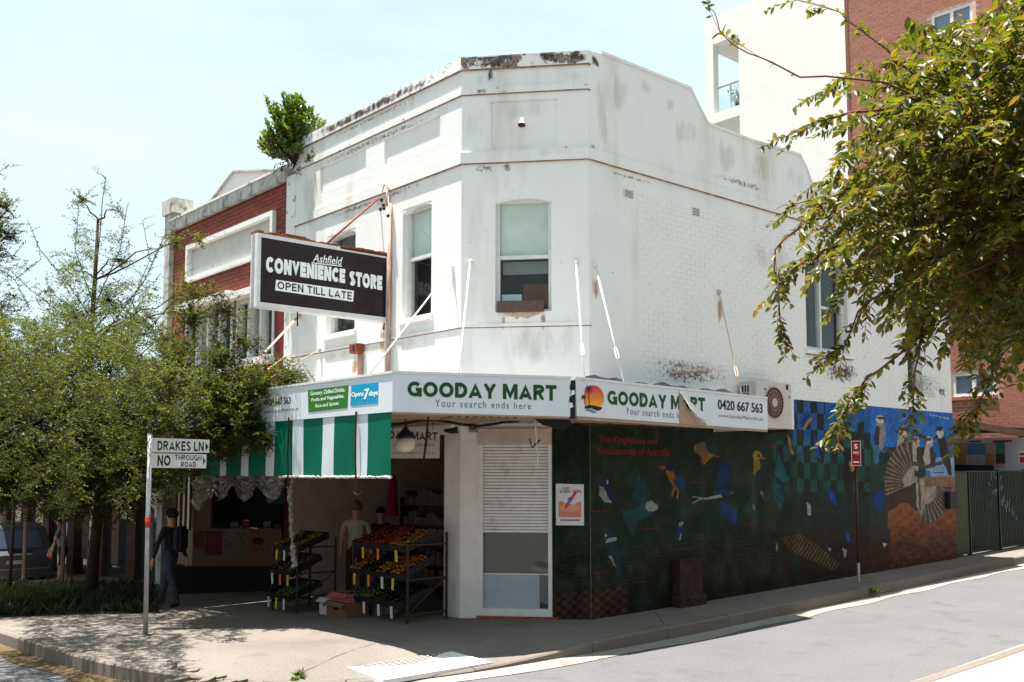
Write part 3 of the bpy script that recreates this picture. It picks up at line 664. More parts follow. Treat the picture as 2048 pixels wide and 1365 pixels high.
part_box('grey_blind', C, hC[0]+.08, hC[1]-.08, hC[2]+.95-.33, hC[2]+.82, -.26, -.25, mat('grey_blind', (.20, .20, .21), .8, .1), wC)
part_box('brown_board', C, (hC[0]+hC[1])/2-.03, hC[1]-.07, hC[2]+.05, hC[2]+.46, -.25, -.22, M['brown_board'], wC)
part_box('white_box', C, hC[0]+.07, (hC[0]+hC[1])/2-.05, hC[2]+.12, hC[2]+.3, -.27, -.2, M['fascia'], wC)
part_box('dark_bag', C, hC[0]+.09, hC[0]+.32, hC[2]+.04, hC[2]+.2, -.19, -.17, M['black'], wC)
sash(L, hL1, bld, mid=.54, back='blind' if False else 'dark', top_back='blind'); sash(L, hL2, bld, mid=.5)
for h in (hL1, hL2): part_box('window_sill', L, h[0]-.06, h[1]+.06, h[2]-.09, h[2]-.002, -.1, .05, M['white'], bld)
sash(W, hW1, bld, mid=.47, mull=True, arch=False); sash(W, hW2, bld, mid=.5, arch=False)
for h in (hW1, hW2): part_box('window_sill', W, h[0]-.06, h[1]+.12, h[2]-.11, h[2]-.03, -.1, .05, M['white'], bld); part_box('drip_line', W, h[0]-.06, h[1]+.12, h[2]-.125, h[2]-.111, -.01, .045, M['groove'], bld)
part_box('window_soffit', W, hW1[0], hW1[1], hW1[3]-.10, hW1[3]-.001, -.099, -.004, M['soffit'], bld)
# old timber window ledge on the corner window
ta, tz = C.uv(995, 604); tb, tz2 = C.uv(1088, 624)
tag(part_box('window_ledge', C, ta, tb, tz2, tz, .002, .05, M['wood_old'], None), 'weathered dark timber plank fixed under the corner window', 'ledge')
bm = bmesh.new(); a_, z_ = C.uv(1010, 625); rr = random.Random(3); n = 12
fpoly(bm, C, [(a_-.02+i*.05, z_) for i in range(n)]+[(a_-.02+i*.05, z_-.03-.09*math.sin(i/11*3.1)*rr.uniform(.6, 1.1)) for i in range(n-1, -1, -1)], .0, .003); obj('fallen_render_patch', bm, mat('bare_render', (.50, .40, .28), .95, .3, 20), bld)
# wall vents
def vent(F, tl, br, label):
    a0, z1 = F.uv(*tl); a1, z0 = F.uv(*br); t = thing('wall_vent', label, 'vent', F.p((a0+a1)/2, z0, .01)); part_box('vent_frame', F, a0, a1, z0, z1, .006, .012, M['white_lane'], t)
    for k in range(5): zz = z0+(z1-z0)*(k+.25)/5.2; part_box('louvre_gap', F, a0+.015, a1-.012, zz, zz+(z1-z0)*.085, .008, .014, M['dark'], t)
vent(W, (1247, 378), (1266, 398), 'small louvred vent high on the lane wall, nearer the corner'); vent(W, (1383, 414), (1399, 434), 'small louvred vent high on the lane wall, farther from the corner')
# siren on the corner
q = C.uv(1045, 250); t = thing('siren', 'white bell shaped siren above the corner window', 'siren', C.p(q[0], q[1], 0))
bm = bmesh.new(); tube(bm, [C.p(q[0], q[1]+.07, .06), C.p(q[0], q[1]+.01, .09), C.p(q[0], q[1]-.03, .11), C.p(q[0], q[1]-.045, .115)], [.028, .034, .05, .066], 14); obj('horn', bm, M['frame_white'], t, smooth=True)
bm = bmesh.new(); tube(bm, [C.p(q[0], q[1]-.043, .1145), C.p(q[0], q[1]-.049, .116)], [.058, .058], 14); obj('horn_mouth', bm, M['rust_dark'], t)
part_box('wall_bracket', C, q[0]-.02, q[0]+.02, q[1]-.02, q[1]+.03, 0, .06, M['frame_white'], t)
# corner door: roller shutter over a glazed door
dz0 = Hz(C, 1030, 1226); dt = Hz(C, 1030, 878)
dr = thing('shop_door', 'white framed glazed corner door with the roller shutter half down', 'door', C.p((hD[0]+hD[1])/2, dz0, 0))
bm = bmesh.new(); wall_grid(bm, C, hD[0]+.003, hD[1]-.003, dz0-.05, dt, -.12, .02, [(hD[0]+.07, hD[1]-.06, dz0+.06, dt-.05)]); obj('door_frame', bm, M['frame_white'], dr)
part_box('shutter_box', C, hD[0], hD[1]-.0, dt-.09, Hz(C, 1030, 858), .0215, .07, M['cream_paint'], dr)
zs0 = Hz(C, 1030, 1066); k = 0; z = zs0
while z < dt-.12:
    bm = bmesh.new(); fbox(bm, C, hD[0]+.065, hD[1]-.055, z, z+.040, -.055, -.035); bmesh.ops.bevel(bm, geom=bm.edges[:], offset=.005, segments=1, affect='EDGES'); obj('slat', bm, M['shut'] if 'shut' in M else M.setdefault('shut', mat('shutter_slat', (.66, .64, .64), .45, .08, 9, grime=(.36, .34, .33), gs=5)), dr); z += .0475
part_box('shutter_core', C, hD[0]+.06, hD[1]-.05, zs0, dt-.05, -.07, -.06, M['grey_txt'], dr)
part_box('glass_pane', C, hD[0]+.07, hD[1]-.06, Hz(C, 1030, 1150), zs0, -.085, -.08, glass('wavy_door_glass', (.05, .045, .035), .04), dr)
part_box('lower_panel', C, hD[0]+.07, hD[1]-.20, dz0+.06, Hz(C, 1030, 1150), -.095, -.075, mat('blue_grey_panel', (.30, .36, .42), .35, .1), dr)
part_box('glass_pane', C, hD[1]-.198, hD[1]-.06, dz0+.06, Hz(C, 1030, 1150), -.085, -.08, M['glass'], dr)
part_box('mid_rail', C, hD[0]+.07, hD[1]-.06, Hz(C, 1030, 1150)-.006, Hz(C, 1030, 1150)+.012, -.079, -.07, M['frame_white'], dr)
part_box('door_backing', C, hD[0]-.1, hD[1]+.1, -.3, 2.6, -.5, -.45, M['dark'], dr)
part_box('doorstep', C, hD[0]-.02, hD[1]+.1, -.12, dz0-.052, -.2, .05, M['rust'], bld)
# end pier of the shopfront, with old orange marks
aP = L.uv(888, 1050)[0]
part_box('end_pier', L, aP, -.001, -.3, ZB-.002, -.25, -.001, M['pillar'], bld)
for v_ in (996, 1051): a_, z_ = C.uv(933, v_); part_box('paint_mark', C, a_-.06, a_+.06, z_-.008, z_+.008, .0, .003, mat('orange_paint', (.62, .26, .08), .7, .2), bld)
part_box('pier_face', C, .003, hD[0]-.0, -.3, Hz(C, 930, 880), .0, .004, M['pillar'], bld)
# shop interior
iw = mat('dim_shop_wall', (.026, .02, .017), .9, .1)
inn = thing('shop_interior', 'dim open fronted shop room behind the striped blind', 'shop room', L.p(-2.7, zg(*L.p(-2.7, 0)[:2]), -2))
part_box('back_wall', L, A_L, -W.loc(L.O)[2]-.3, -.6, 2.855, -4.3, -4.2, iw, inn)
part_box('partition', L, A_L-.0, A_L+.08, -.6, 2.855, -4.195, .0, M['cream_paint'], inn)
part_box('ceiling_beam', L, A_L+.1, aP-.02, 2.62, 2.85, -.25, -.02, M['rust_dark'], inn)
for gi, (ga, go, gh, lab) in enumerate(((-3.9, -1.6, 1.7, 'dark stocked grocery shelf inside the shop left of the man in the off white shirt'), (-2.3, -3.2, 1.9, 'dark stocked grocery shelf deep in the shop behind the dark haired woman'))):
    gs_ = thing('grocery_shelf', lab, 'shelf', L.p(ga, -.1, go), group='grocery shelves'); r4 = random.Random(gi)
    for e in (0, 1.5): part_box('side_frame', L, ga+e, ga+e+.04, -.1, gh, go-.4, go, M['dk_metal'], gs_)
    for k in range(5): part_box('shelf_board', L, ga+.041, ga+1.499, .1+k*.36, .125+k*.36, go-.4, go, M['dk_metal'], gs_)
    bm = bmesh.new()
    for k in range(5):
        x = ga+.06
        while x < ga+1.4: wd_ = r4.uniform(.06, .16); fbox(bm, L, x, x+wd_, .126+k*.36, .126+k*.36+r4.uniform(.12, .3), go-.3, go-.02-r4.uniform(0, .04)); x += wd_+.008
    obj('groceries', bm, island_mat('grocery_packs_%d' % gi, [(.03, .03, .035), (.10, .02, .015), (.12, .09, .03), (.03, .05, .09), (.10, .09, .08)], .5), gs_, kind='stuff')
shf = thing('wall_shelf', 'pale grid shelving on the shop back wall behind the right fruit stand', 'shelf', L.p(1.0, .1, -4.0))
for k in range(4): part_box('upright', L, -.95+k*.42, -.91+k*.42, 0, 2.4, -4.19, -3.9, M['fascia'], shf)
for k in range(6): part_box('shelf_board', L, -.91, .31, .3+k*.38, .33+k*.38, -4.18, -3.92, M['fascia'], shf)
# ================================================================ mural (flat paint on the lane wall)
def mural_paint(A, Z, S, T, F=None):
    F = F or W; P = np.stack([F.O.x+F.a.x*A, F.O.y+F.a.y*A, Z], 1)-np.array(CAM)
    x, y, z = P[:, 0], P @ np.array(_fw), P @ np.array(_up); U = CX+F_PX*x/y; V = CY+F_PX*(SHIFT-z/y)
    U0, V0 = U, V; U = U+(vnoise(U0/9, V0/9, 1)-.5)*2+(vnoise(U0/3, V0/3, 2)-.5)*1.2; V = V+(vnoise(U0/9, V0/9, 3)-.5)*2+(vnoise(U0/3, V0/3, 4)-.5)*1.2
    rg = np.random.RandomState(5); n1 = np.sin(U*.031+np.sin(V*.05)*2)*np.cos(V*.043+U*.01)*.5+.5; n2 = rg.rand(len(U))
    c = np.zeros((len(U), 3)); c[:] = (.012, .032, .016); c += (n1*.014)[:, None]*np.array((.5, 1, .45))
    def put(m, col, k=1.0): c[m] = c[m]*(1-k)+np.array(col)*k
    # water band and earth below the forest
    put((V > 1110-(U-1105)*.10) & (U < 1560), (.022, .026, .016)); put((V > 1150-(U-1105)*.11) & (U < 1800) & (U > 1420), (.034, .022, .012))
    w = (np.sin(V*.9+np.sin(U*.06)*3+U*.02) > .86) & (np.sin(U*.13+V*.7) > .2) & (V > 1090-(U-1105)*.07) & (V < 1180-(U-1105)*.05) & (U < 1650); put(w, (.12, .15, .14), .5)
    # right: sky, distant trees, red earth
    put((U > 1585) & (V < np.where(U > 1845, 955, 905)), (.02, .13, .42)); put((U > 1860) & (V > 915) & (V < 955), (.18, .30, .48)); 
    hill = 880-28*np.sin((U-1640)*.035)-10*np.sin(U*.11)
    put((U > 1585) & (V > hill) & (U < 1790), (.014, .042, .03)); put((U > 1585) & (U < 1800) & (V > 965), (.016, .03, .022))
    put((U > 1770) & (V > 895) & (U < 1850), (.016, .03, .022)); put((U > 1845) & (V > 953) , (.22, .12, .055)); put((U > 1770) & (U < 1850) & (V > 975), (.05, .03, .018)); put((U > 1775) & (V > 1015+8*np.sin(U*.1)), (.26, .075, .02)); put((U > 1700) & (U <= 1780) & (V > 1090), (.10, .035, .015))
    put((U > 1560) & (U < 1780) & (V > 1060) & (V < 1100), (.03, .024, .016))
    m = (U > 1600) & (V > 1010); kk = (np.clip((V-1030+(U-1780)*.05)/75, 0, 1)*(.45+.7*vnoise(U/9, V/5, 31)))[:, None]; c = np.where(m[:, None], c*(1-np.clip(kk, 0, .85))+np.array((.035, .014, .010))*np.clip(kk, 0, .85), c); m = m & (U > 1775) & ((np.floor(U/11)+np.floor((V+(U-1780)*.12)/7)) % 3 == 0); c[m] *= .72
    # chequers fading from blue through teal to forest
    m = (U > 1545) & (U < 1740) & (V > 798) & (V < 985); ci = np.floor(U/13.5); ri = np.floor((V-(U-1585)*.05)/33); ch = (ci+ri) % 2 == 0
    ok = m & ((V > 845) | (U < 1650)); put(ok & ch, (.02, .028, .025)); put(ok & ~ch & (V > 880), (.03, .16, .17), .6); put(ok & ~ch & (V > 925), (.02, .08, .055), .8); put((U > 1545) & (U < 1585) & (V < 860), (.012, .03, .016))
    m = (U > 1100) & (U < 1255) & (V > 1188-(U-1105)*.1); ch = (np.floor(U/11)+np.floor((V+(U-1105)*.12)/9)) % 2 == 0; put(m & ch, (.16, .04, .02)); put(m & ~ch, (.015, .014, .012))
    def vine(*p):
        for (x0, y0), (x1, y1) in zip(p, p[1:]): put(seg(U, V, x0, y0, x1, y1, 3), (.06, .04, .025))
    vine((1122, 865), (1140, 915), (1160, 950)); vine((1190, 865), (1170, 920), (1135, 965), (1115, 1000)); vine((1120, 1052), (1160, 1075), (1195, 1110)); vine((1140, 1070), (1110, 1110)); vine((1320, 990), (1365, 1000)); vine((1390, 920), (1365, 960)); vine((1370, 985), (1406, 1042))
    E = lambda cx, cy, rx, ry, an, col, k=1.: put(ell(U, V, cx, cy, rx, ry, an), col, k)
    G = lambda pts, col, k=1.: put(in_poly(U, V, pts), col, k)
    navy, wht, teal, org, blu = (.012, .03, .12), (.52, .52, .50), (.008, .085, .085), (.50, .21, .03), (.015, .06, .25)
    # small blue kingfisher
    G([(1207, 955), (1222, 965), (1228, 990), (1226, 1008), (1215, 995), (1204, 975)], navy); E(1206, 965, 9, 11, 0, navy); G([(1198, 972), (1208, 976), (1216, 995), (1224, 1006), (1208, 1005), (1198, 990)], wht); G([(1198, 962), (1192, 966), (1198, 967)], (.02, .02, .02)); E(1214, 964, 2, 4, 0, wht)
    # flying teal kingfisher
    G([(1275, 948), (1288, 968), (1303, 985), (1300, 1000), (1285, 1010), (1262, 1000), (1268, 975)], teal); G([(1242, 1018), (1262, 1022), (1290, 1005), (1312, 1010), (1300, 1030), (1275, 1045), (1262, 1075), (1252, 1048)], (.01, .11, .115)); E(1303, 1013, 12, 11, 10, wht); G([(1302, 1002), (1318, 1001), (1335, 1017), (1316, 1012)], (.05, .06, .05)); E(1312, 1003, 8, 4, 20, (.02, .08, .05))
    # belted kingfisher low left
    E(1221, 1066, 11, 12, 0, (.02, .055, .07)); G([(1211, 1078), (1232, 1074), (1234, 1084), (1212, 1088)], wht); G([(1212, 1086), (1234, 1082), (1244, 1110), (1243, 1150), (1236, 1160), (1228, 1125), (1214, 1105)], (.018, .05, .075)); G([(1216, 1112), (1222, 1112), (1233, 1136), (1228, 1132)], wht); G([(1211, 1074), (1193, 1079), (1210, 1080)], (.06, .025, .02)); E(1212, 1071, 3, 3, 0, wht)
    # orange breasted bird
    E(1339, 934, 12, 9, 25, navy); G([(1330, 933), (1313, 934), (1328, 940)], (.55, .05, .02)); G([(1331, 940), (1346, 944), (1352, 965), (1358, 985), (1346, 975), (1336, 960)], org); E(1358, 965, 11, 14, -30, blu); G([(1346, 975), (1350, 975), (1344, 997), (1341, 995)], org); G([(1354, 978), (1358, 978), (1356, 1000), (1352, 996)], org); vine((1325, 985), (1345, 995), (1362, 1003))
    # flying orange and brown bird
    G([(1386, 890), (1410, 883), (1414, 902), (1425, 910), (1412, 922), (1408, 931), (1402, 925), (1403, 915), (1390, 905)], (.28, .20, .11)); G([(1402, 915), (1414, 905), (1430, 910), (1412, 925), (1406, 931)], org); G([(1426, 908), (1441, 914), (1428, 914)], (.30, .06, .02))
    # paradise kingfisher
    G([(1440, 925), (1452, 922), (1461, 935), (1455, 965), (1446, 985), (1434, 978), (1434, 950)], (.01, .045, .19)); G([(1437, 1000), (1455, 1004), (1474, 1020), (1474, 1045), (1462, 1050), (1448, 1036)], (.015, .05, .22)); G([(1400, 998), (1440, 989), (1445, 995), (1405, 1000), (1388, 1005)], wht); E(1450, 985, 14, 6, 5, (.015, .06, .2)); G([(1462, 983), (1468, 985), (1461, 988)], (.6, .08, .03)); put(seg(U, V, 1400, 998, 1386, 1008, 3) | seg(U, V, 1402, 997, 1385, 994, 2.5), (.4, .4, .4))
    # yellow bird
    E(1514, 911, 9, 9, 0, (.50, .36, .02)); G([(1520, 912), (1534, 919), (1519, 918)], (.50, .30, .03)); G([(1506, 918), (1518, 920), (1520, 935), (1508, 952), (1502, 940)], (.45, .31, .03)); G([(1500, 925), (1508, 920), (1506, 950), (1494, 952)], (.08, .03, .02)); E(1517, 912, 3, 3, 0, (.02, .02, .02))
    # grey pair
    for (x, y) in ((1504, 1003), (1521, 976)):
        E(x, y-5, 6, 5, 0, (.04, .05, .05)); G([(x-4, y), (x+5, y), (x+9, y+14), (x+13, y+31), (x+4, y+22), (x-3, y+12)], (.025, .06, .055)); G([(x+2, y+3), (x+6, y+12), (x+4, y+20), (x-1, y+10)], wht, .6)
    # white fronted small kingfisher at the water
    E(1363, 1040, 5, 5, 0, navy); G([(1358, 1046), (1367, 1044), (1365, 1055), (1358, 1056)], wht); G([(1355, 1055), (1366, 1050), (1365, 1068), (1352, 1080), (1348, 1082)], blu); G([(1361, 1066), (1364, 1066), (1360, 1080), (1357, 1081)], wht)
    # teal birds and blue streaks among the chequers
    G([(1555, 905), (1568, 935), (1578, 960), (1566, 965), (1548, 950)], (.01, .16, .17)); G([(1546, 965), (1562, 970), (1568, 1000), (1560, 1025), (1550, 1000)], (.01, .12, .15)); G([(1628, 870), (1636, 900), (1642, 920), (1634, 915), (1626, 890)], (.01, .08, .40)); G([(1658, 975), (1668, 990), (1673, 1012), (1664, 1008), (1656, 990)], (.01, .07, .36))
    G([(1614, 822), (1622, 830), (1614, 856), (1604, 858), (1600, 845)], (.01, .05, .26)); G([(1618, 836), (1624, 836), (1608, 862), (1604, 858)], (.45, .22, .05)); G([(1574, 868), (1584, 880), (1592, 905), (1582, 910), (1576, 890)], (.40, .30, .14)); G([(1580, 872), (1590, 900), (1596, 915), (1586, 905)], (.05, .02, .02))
    G([(1672, 892), (1700, 912), (1712, 935), (1700, 1010), (1684, 950), (1690, 918)], (.012, .014, .012)); G([(1697, 925), (1707, 920), (1710, 940), (1702, 944)], (.50, .20, .04)); G([(1745, 990), (1762, 980), (1770, 985), (1768, 1015), (1758, 1025), (1748, 1010)], (.01, .035, .16)); G([(1688, 1060), (1698, 1070), (1700, 1085), (1692, 1083)], (.02, .06, .30))
    G([(1611, 1006), (1620, 1008), (1622, 1030), (1616, 1032)], (.45, .47, .50)); G([(1684, 1095), (1692, 1100), (1691, 1115), (1686, 1112)], wht, .8); G([(1655, 1096), (1663, 1097), (1660, 1105)], wht, .8); G([(1551, 1084), (1556, 1096), (1555, 1104), (1552, 1100)], wht, .8); G([(1764, 1086), (1774, 1089), (1768, 1096)], wht, .8)
    # heron of gold stripes low in the middle
    m = in_poly(U, V, [(1565, 1075), (1600, 1068), (1640, 1095), (1680, 1130), (1665, 1142), (1620, 1120), (1575, 1100)]); put(m, (.035, .028, .014)); put(m & (np.sin(U*.8+V*.5) > .35), (.22, .15, .05), .8)
    # kookaburras
    def kook(x, y, s, body=(.30, .25, .20), wing=(.05, .035, .03), d=1):
        E(x, y, 8*s, 8*s, 0, (.50, .46, .40)); E(x+1*d*s, y-3*s, 7*s, 3*s, 0, (.06, .04, .035)); G([(x+6*s*d, y-3*s), (x+17*s*d, y+2*s), (x+6*s*d, y+5*s)], (.10, .07, .06)); G([(x-7*s, y+6*s), (x+7*s, y+6*s), (x+11*s, y+32*s), (x+4*s, y+58*s), (x-6*s, y+56*s), (x-12*s, y+30*s)], body); G([(x-7*s*d, y+10*s), (x-1*s*d, y+14*s), (x-2*s*d, y+46*s), (x-10*s*d, y+52*s), (x-13*s*d, y+30*s)], wing)
    kook(1760, 840, 1.05, (.22, .20, .22), (.03, .03, .045)); G([(1744, 888), (1758, 892), (1756, 925), (1748, 930)], (.05, .14, .25))
    kook(1806, 862, 1.25, (.34, .29, .24), d=-1); kook(1831, 882, 1.05, (.38, .33, .28), d=-1); kook(1858, 882, 1.05, (.38, .33, .28), d=-1); G([(1873, 870), (1886, 865), (1898, 905), (1903, 950), (1897, 952), (1880, 910)], (.03, .022, .02)); E(1879, 868, 8, 9, 0, (.42, .38, .33)); G([(1873, 868), (1864, 882), (1876, 876)], (.03, .02, .02)); E(1878, 858, 7, 4, 0, (.03, .02, .02))
    for (x0, y0), (x1, y1), w_ in (((1768, 898), (1810, 920), 6), ((1810, 920), (1850, 935), 8), ((1850, 935), (1885, 925), 7), ((1885, 925), (1910, 895), 6)): put(seg(U, V, x0, y0, x1, y1, w_), (.07, .045, .035))
    for (cx, cy, r0, a0, a1) in ((1830, 965, 62, 95, 205), (1850, 975, 52, -95, 5)):
        an = np.degrees(np.arctan2(-(V-cy), U-cx)); an = np.where(an < a0-1, an+360, an) if a0 > 0 else an; rr_ = np.hypot(U-cx, (V-cy)*.72)
        m = (rr_ < r0) & (rr_ > 8) & (an > a0) & (an < a1); put(m, (.075, .05, .035)); put(m & (np.sin(an*.75) > .62), (.30, .23, .16), .75); put((rr_ < 24) & (an > a0) & (an < a1), (.30, .25, .21))
    G([(1830, 952), (1848, 960), (1850, 1015), (1842, 1036), (1832, 1010)], (.30, .25, .20)); put(in_poly(U, V, [(1834, 955), (1838, 955), (1842, 1020), (1838, 1020)]), (.07, .05, .04))
    put(seg(U, V, 1858, 830, 1895, 838, 2.5) & (np.sin(U*.9) > -.2), (.55, .5, .42)); put((U > 1840) & (U < 1846) & (V < 848), (.10, .28, .5), .6)
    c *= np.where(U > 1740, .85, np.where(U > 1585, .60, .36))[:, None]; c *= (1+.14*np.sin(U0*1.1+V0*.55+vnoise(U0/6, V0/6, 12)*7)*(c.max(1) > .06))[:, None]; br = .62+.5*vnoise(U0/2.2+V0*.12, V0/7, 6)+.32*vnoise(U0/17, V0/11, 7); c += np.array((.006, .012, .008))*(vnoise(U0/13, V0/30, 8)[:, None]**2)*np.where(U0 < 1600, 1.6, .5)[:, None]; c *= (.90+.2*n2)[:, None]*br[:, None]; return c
mw = mobj('mural_ground', lambda bm: fbox(bm, W, 0.001, A_W-.002, -.3, 2.9, .0, .003), M['black'], bld) if False else None
zt0 = Hz(W, 1585, 799); zt1 = Hz(W, 1905, 827); zl = 2.96
asplit = W.uv(1587, 800)[0]
zb0 = zg(*W.p(0, 0)[:2])-.05; zb1 = zg(*W.p(A_W, 0)[:2])-.05; zbs = zb0+(zb1-zb0)*asplit/A_W
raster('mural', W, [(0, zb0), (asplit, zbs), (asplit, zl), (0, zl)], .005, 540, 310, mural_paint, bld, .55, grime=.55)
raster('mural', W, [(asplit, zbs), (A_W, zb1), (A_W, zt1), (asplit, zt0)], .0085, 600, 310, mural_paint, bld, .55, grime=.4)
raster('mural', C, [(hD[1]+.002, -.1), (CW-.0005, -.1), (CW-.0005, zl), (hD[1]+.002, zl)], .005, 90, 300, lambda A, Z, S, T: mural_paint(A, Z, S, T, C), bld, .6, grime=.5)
def mt(s, q, bold=.01, m='red_txt'): return lpx(W, s, q, .0075, M[m], bld, bold=bold)
mt('The Kingfishers and', [(1197, 888), (1314, 894), (1314, 877), (1197, 871)], .012); mt('Kookaburras of Australia', [(1197, 909), (1340, 913), (1340, 897), (1197, 893)], .012)
for (u, v, w_) in ((1183, 1024, 38), (1286, 1059, 44), (1383, 966, 38), (1186, 1148, 42), (1353, 1100, 34), (1487, 1048, 40), (1586, 984, 28), (1768, 1001, 18), (1868, 946, 24), (1757, 930, 16), (1523, 894, 42)):
    a0, z0 = W.uv(u, v, .006); a1, z1 = W.uv(u+w_*.8, v-2, .006); part_box('name_label', W, a0, a1, z0-.006, z0+.016, .003, .0072 if u < 1587 else .0105, M.setdefault('red_dim', mat('faded_red_caption', (.085, .008, .009), .8, .7, 40)), bld)
# ---- weathering on the white walls: damp runs, mould, rust and peeling, each where it sits on the wall
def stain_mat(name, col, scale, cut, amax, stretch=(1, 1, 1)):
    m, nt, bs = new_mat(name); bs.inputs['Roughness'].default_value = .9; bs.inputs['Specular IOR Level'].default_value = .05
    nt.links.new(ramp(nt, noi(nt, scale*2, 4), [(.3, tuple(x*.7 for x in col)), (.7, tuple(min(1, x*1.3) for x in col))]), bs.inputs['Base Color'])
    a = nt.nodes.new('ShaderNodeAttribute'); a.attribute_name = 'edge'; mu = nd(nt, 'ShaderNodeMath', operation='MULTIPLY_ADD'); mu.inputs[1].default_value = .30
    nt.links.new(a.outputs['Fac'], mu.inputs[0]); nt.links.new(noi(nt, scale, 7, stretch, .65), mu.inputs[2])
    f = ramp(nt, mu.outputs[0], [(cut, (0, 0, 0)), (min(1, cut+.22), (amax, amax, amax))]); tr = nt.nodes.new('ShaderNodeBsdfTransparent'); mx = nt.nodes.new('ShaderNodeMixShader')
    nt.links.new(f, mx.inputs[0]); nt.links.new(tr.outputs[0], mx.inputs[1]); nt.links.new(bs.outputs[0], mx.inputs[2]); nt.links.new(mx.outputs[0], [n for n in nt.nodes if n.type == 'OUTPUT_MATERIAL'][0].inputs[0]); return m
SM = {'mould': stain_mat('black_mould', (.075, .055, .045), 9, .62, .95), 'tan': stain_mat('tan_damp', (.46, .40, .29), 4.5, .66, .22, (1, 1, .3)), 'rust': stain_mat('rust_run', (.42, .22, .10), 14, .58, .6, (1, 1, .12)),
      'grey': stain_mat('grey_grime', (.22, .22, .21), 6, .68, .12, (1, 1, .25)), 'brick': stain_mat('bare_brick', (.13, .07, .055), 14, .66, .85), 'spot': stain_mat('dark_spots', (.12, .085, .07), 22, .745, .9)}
def stain(F, u0, v0, u1, v1, kind, o=.006, soft=True, slope=0, az=None):
    (a0, z1), (a1, z0) = F.uv(u0, v0, o), F.uv(u1, v1, o)
    if az: a0, a1, z0, z1 = az
    z0, z1 = min(z0, z1), max(z0, z1); nx, ny = 8, 8; bm = bmesh.new(); lay = bm.verts.layers.float.new('edge'); V = []
    for j_ in range(ny+1):
        for i_ in range(nx+1):
            s, t = i_/nx, j_/ny; v = bm.verts.new(F.p(a0+(a1-a0)*s, z0+(z1-z0)*t+slope*(s-.5), o)); ex = min(s, 1-s)*2; ey = min(t, 1-t)*2; v[lay] = (min(1, ex*1.6)*min(1, ey*1.6)) if soft is True else min(1, ex*1.6)*(t**.7 if soft == 'top' else 1); V.append(v)
    for j_ in range(ny):
        for i_ in range(nx): k = j_*(nx+1)+i_; bm.faces.new([V[k], V[k+1], V[k+nx+2], V[k+nx+1]])
    return obj('stain', bm, SM[kind], bld)
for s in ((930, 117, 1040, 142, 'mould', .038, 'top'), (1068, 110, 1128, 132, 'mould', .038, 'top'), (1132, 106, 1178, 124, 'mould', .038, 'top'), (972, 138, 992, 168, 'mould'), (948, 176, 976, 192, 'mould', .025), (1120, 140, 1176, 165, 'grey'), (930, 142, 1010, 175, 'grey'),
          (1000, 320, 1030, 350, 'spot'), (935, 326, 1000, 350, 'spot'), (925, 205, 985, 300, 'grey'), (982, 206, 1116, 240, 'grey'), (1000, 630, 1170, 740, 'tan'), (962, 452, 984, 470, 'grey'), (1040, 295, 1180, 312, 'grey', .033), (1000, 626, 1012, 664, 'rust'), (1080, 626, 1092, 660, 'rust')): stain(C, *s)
for s in ((1222, 140, 1262, 250, 'tan'), (1275, 150, 1310, 200, 'tan'), (1340, 215, 1405, 310, 'tan'), (1330, 190, 1350, 230, 'tan'), (1430, 262, 1480, 360, 'tan'), (1490, 285, 1560, 380, 'tan'), (1185, 110, 1230, 320, 'tan'), (1560, 320, 1620, 400, 'grey'), (1400, 330, 1560, 400, 'spot'), (1190, 330, 1330, 380, 'spot'), (1180, 106, 1200, 140, 'mould'), (1178, 285, 1192, 308, 'mould'),
          (1182, 545, 1200, 605, 'rust'), (1432, 592, 1448, 650, 'rust'), (1250, 690, 1500, 790, 'spot', .011), (1300, 720, 1440, 780, 'spot', .011), (1640, 712, 1725, 775, 'brick', .011), (1660, 722, 1710, 762, 'brick', .0115), (1780, 720, 1900, 820, 'spot', .011), (1875, 770, 1895, 800, 'brick', .011), (1480, 470, 1600, 560, 'tan', .011)): stain(W, *s)
for s in ((590, 350, 640, 470, 'tan', .034), (757, 655, 772, 712, 'rust'), (700, 712, 724, 748, 'rust'), (860, 200, 920, 250, 'tan'), (610, 450, 700, 600, 'grey'), (890, 540, 915, 600, 'grey')): stain(L, *s)
for az, k, o in (((A_L+.05, -.02, Z_CAPB-.13, Z_CAPB-.02), 'spot', .006), ((A_L+.05, -.02, Z_CAPB-.3, Z_CAPB-.02), 'grey', .0065), ((A_L+.1, -.3, Z_CAPB, Z_CAPT), 'mould', .0385), ((A_L+.05, -.02, Z_C2B-.18, Z_C2B-.02), 'spot', .006), ((A_L+.05, -.02, Z_SB-.25, Z_SB-.02), 'grey', .006), ((A_L+.3, -.1, Z_SB-.14, Z_SB-.02), 'spot', .0065), ((A_L+.05, -.05, Z_LSB-.2, Z_LSB-.01), 'tan', .006)): stain(L, 0, 0, 0, 0, k, o, az=az) if False else stain(L, 700, 500, 800, 600, k, o, True, 0, az)
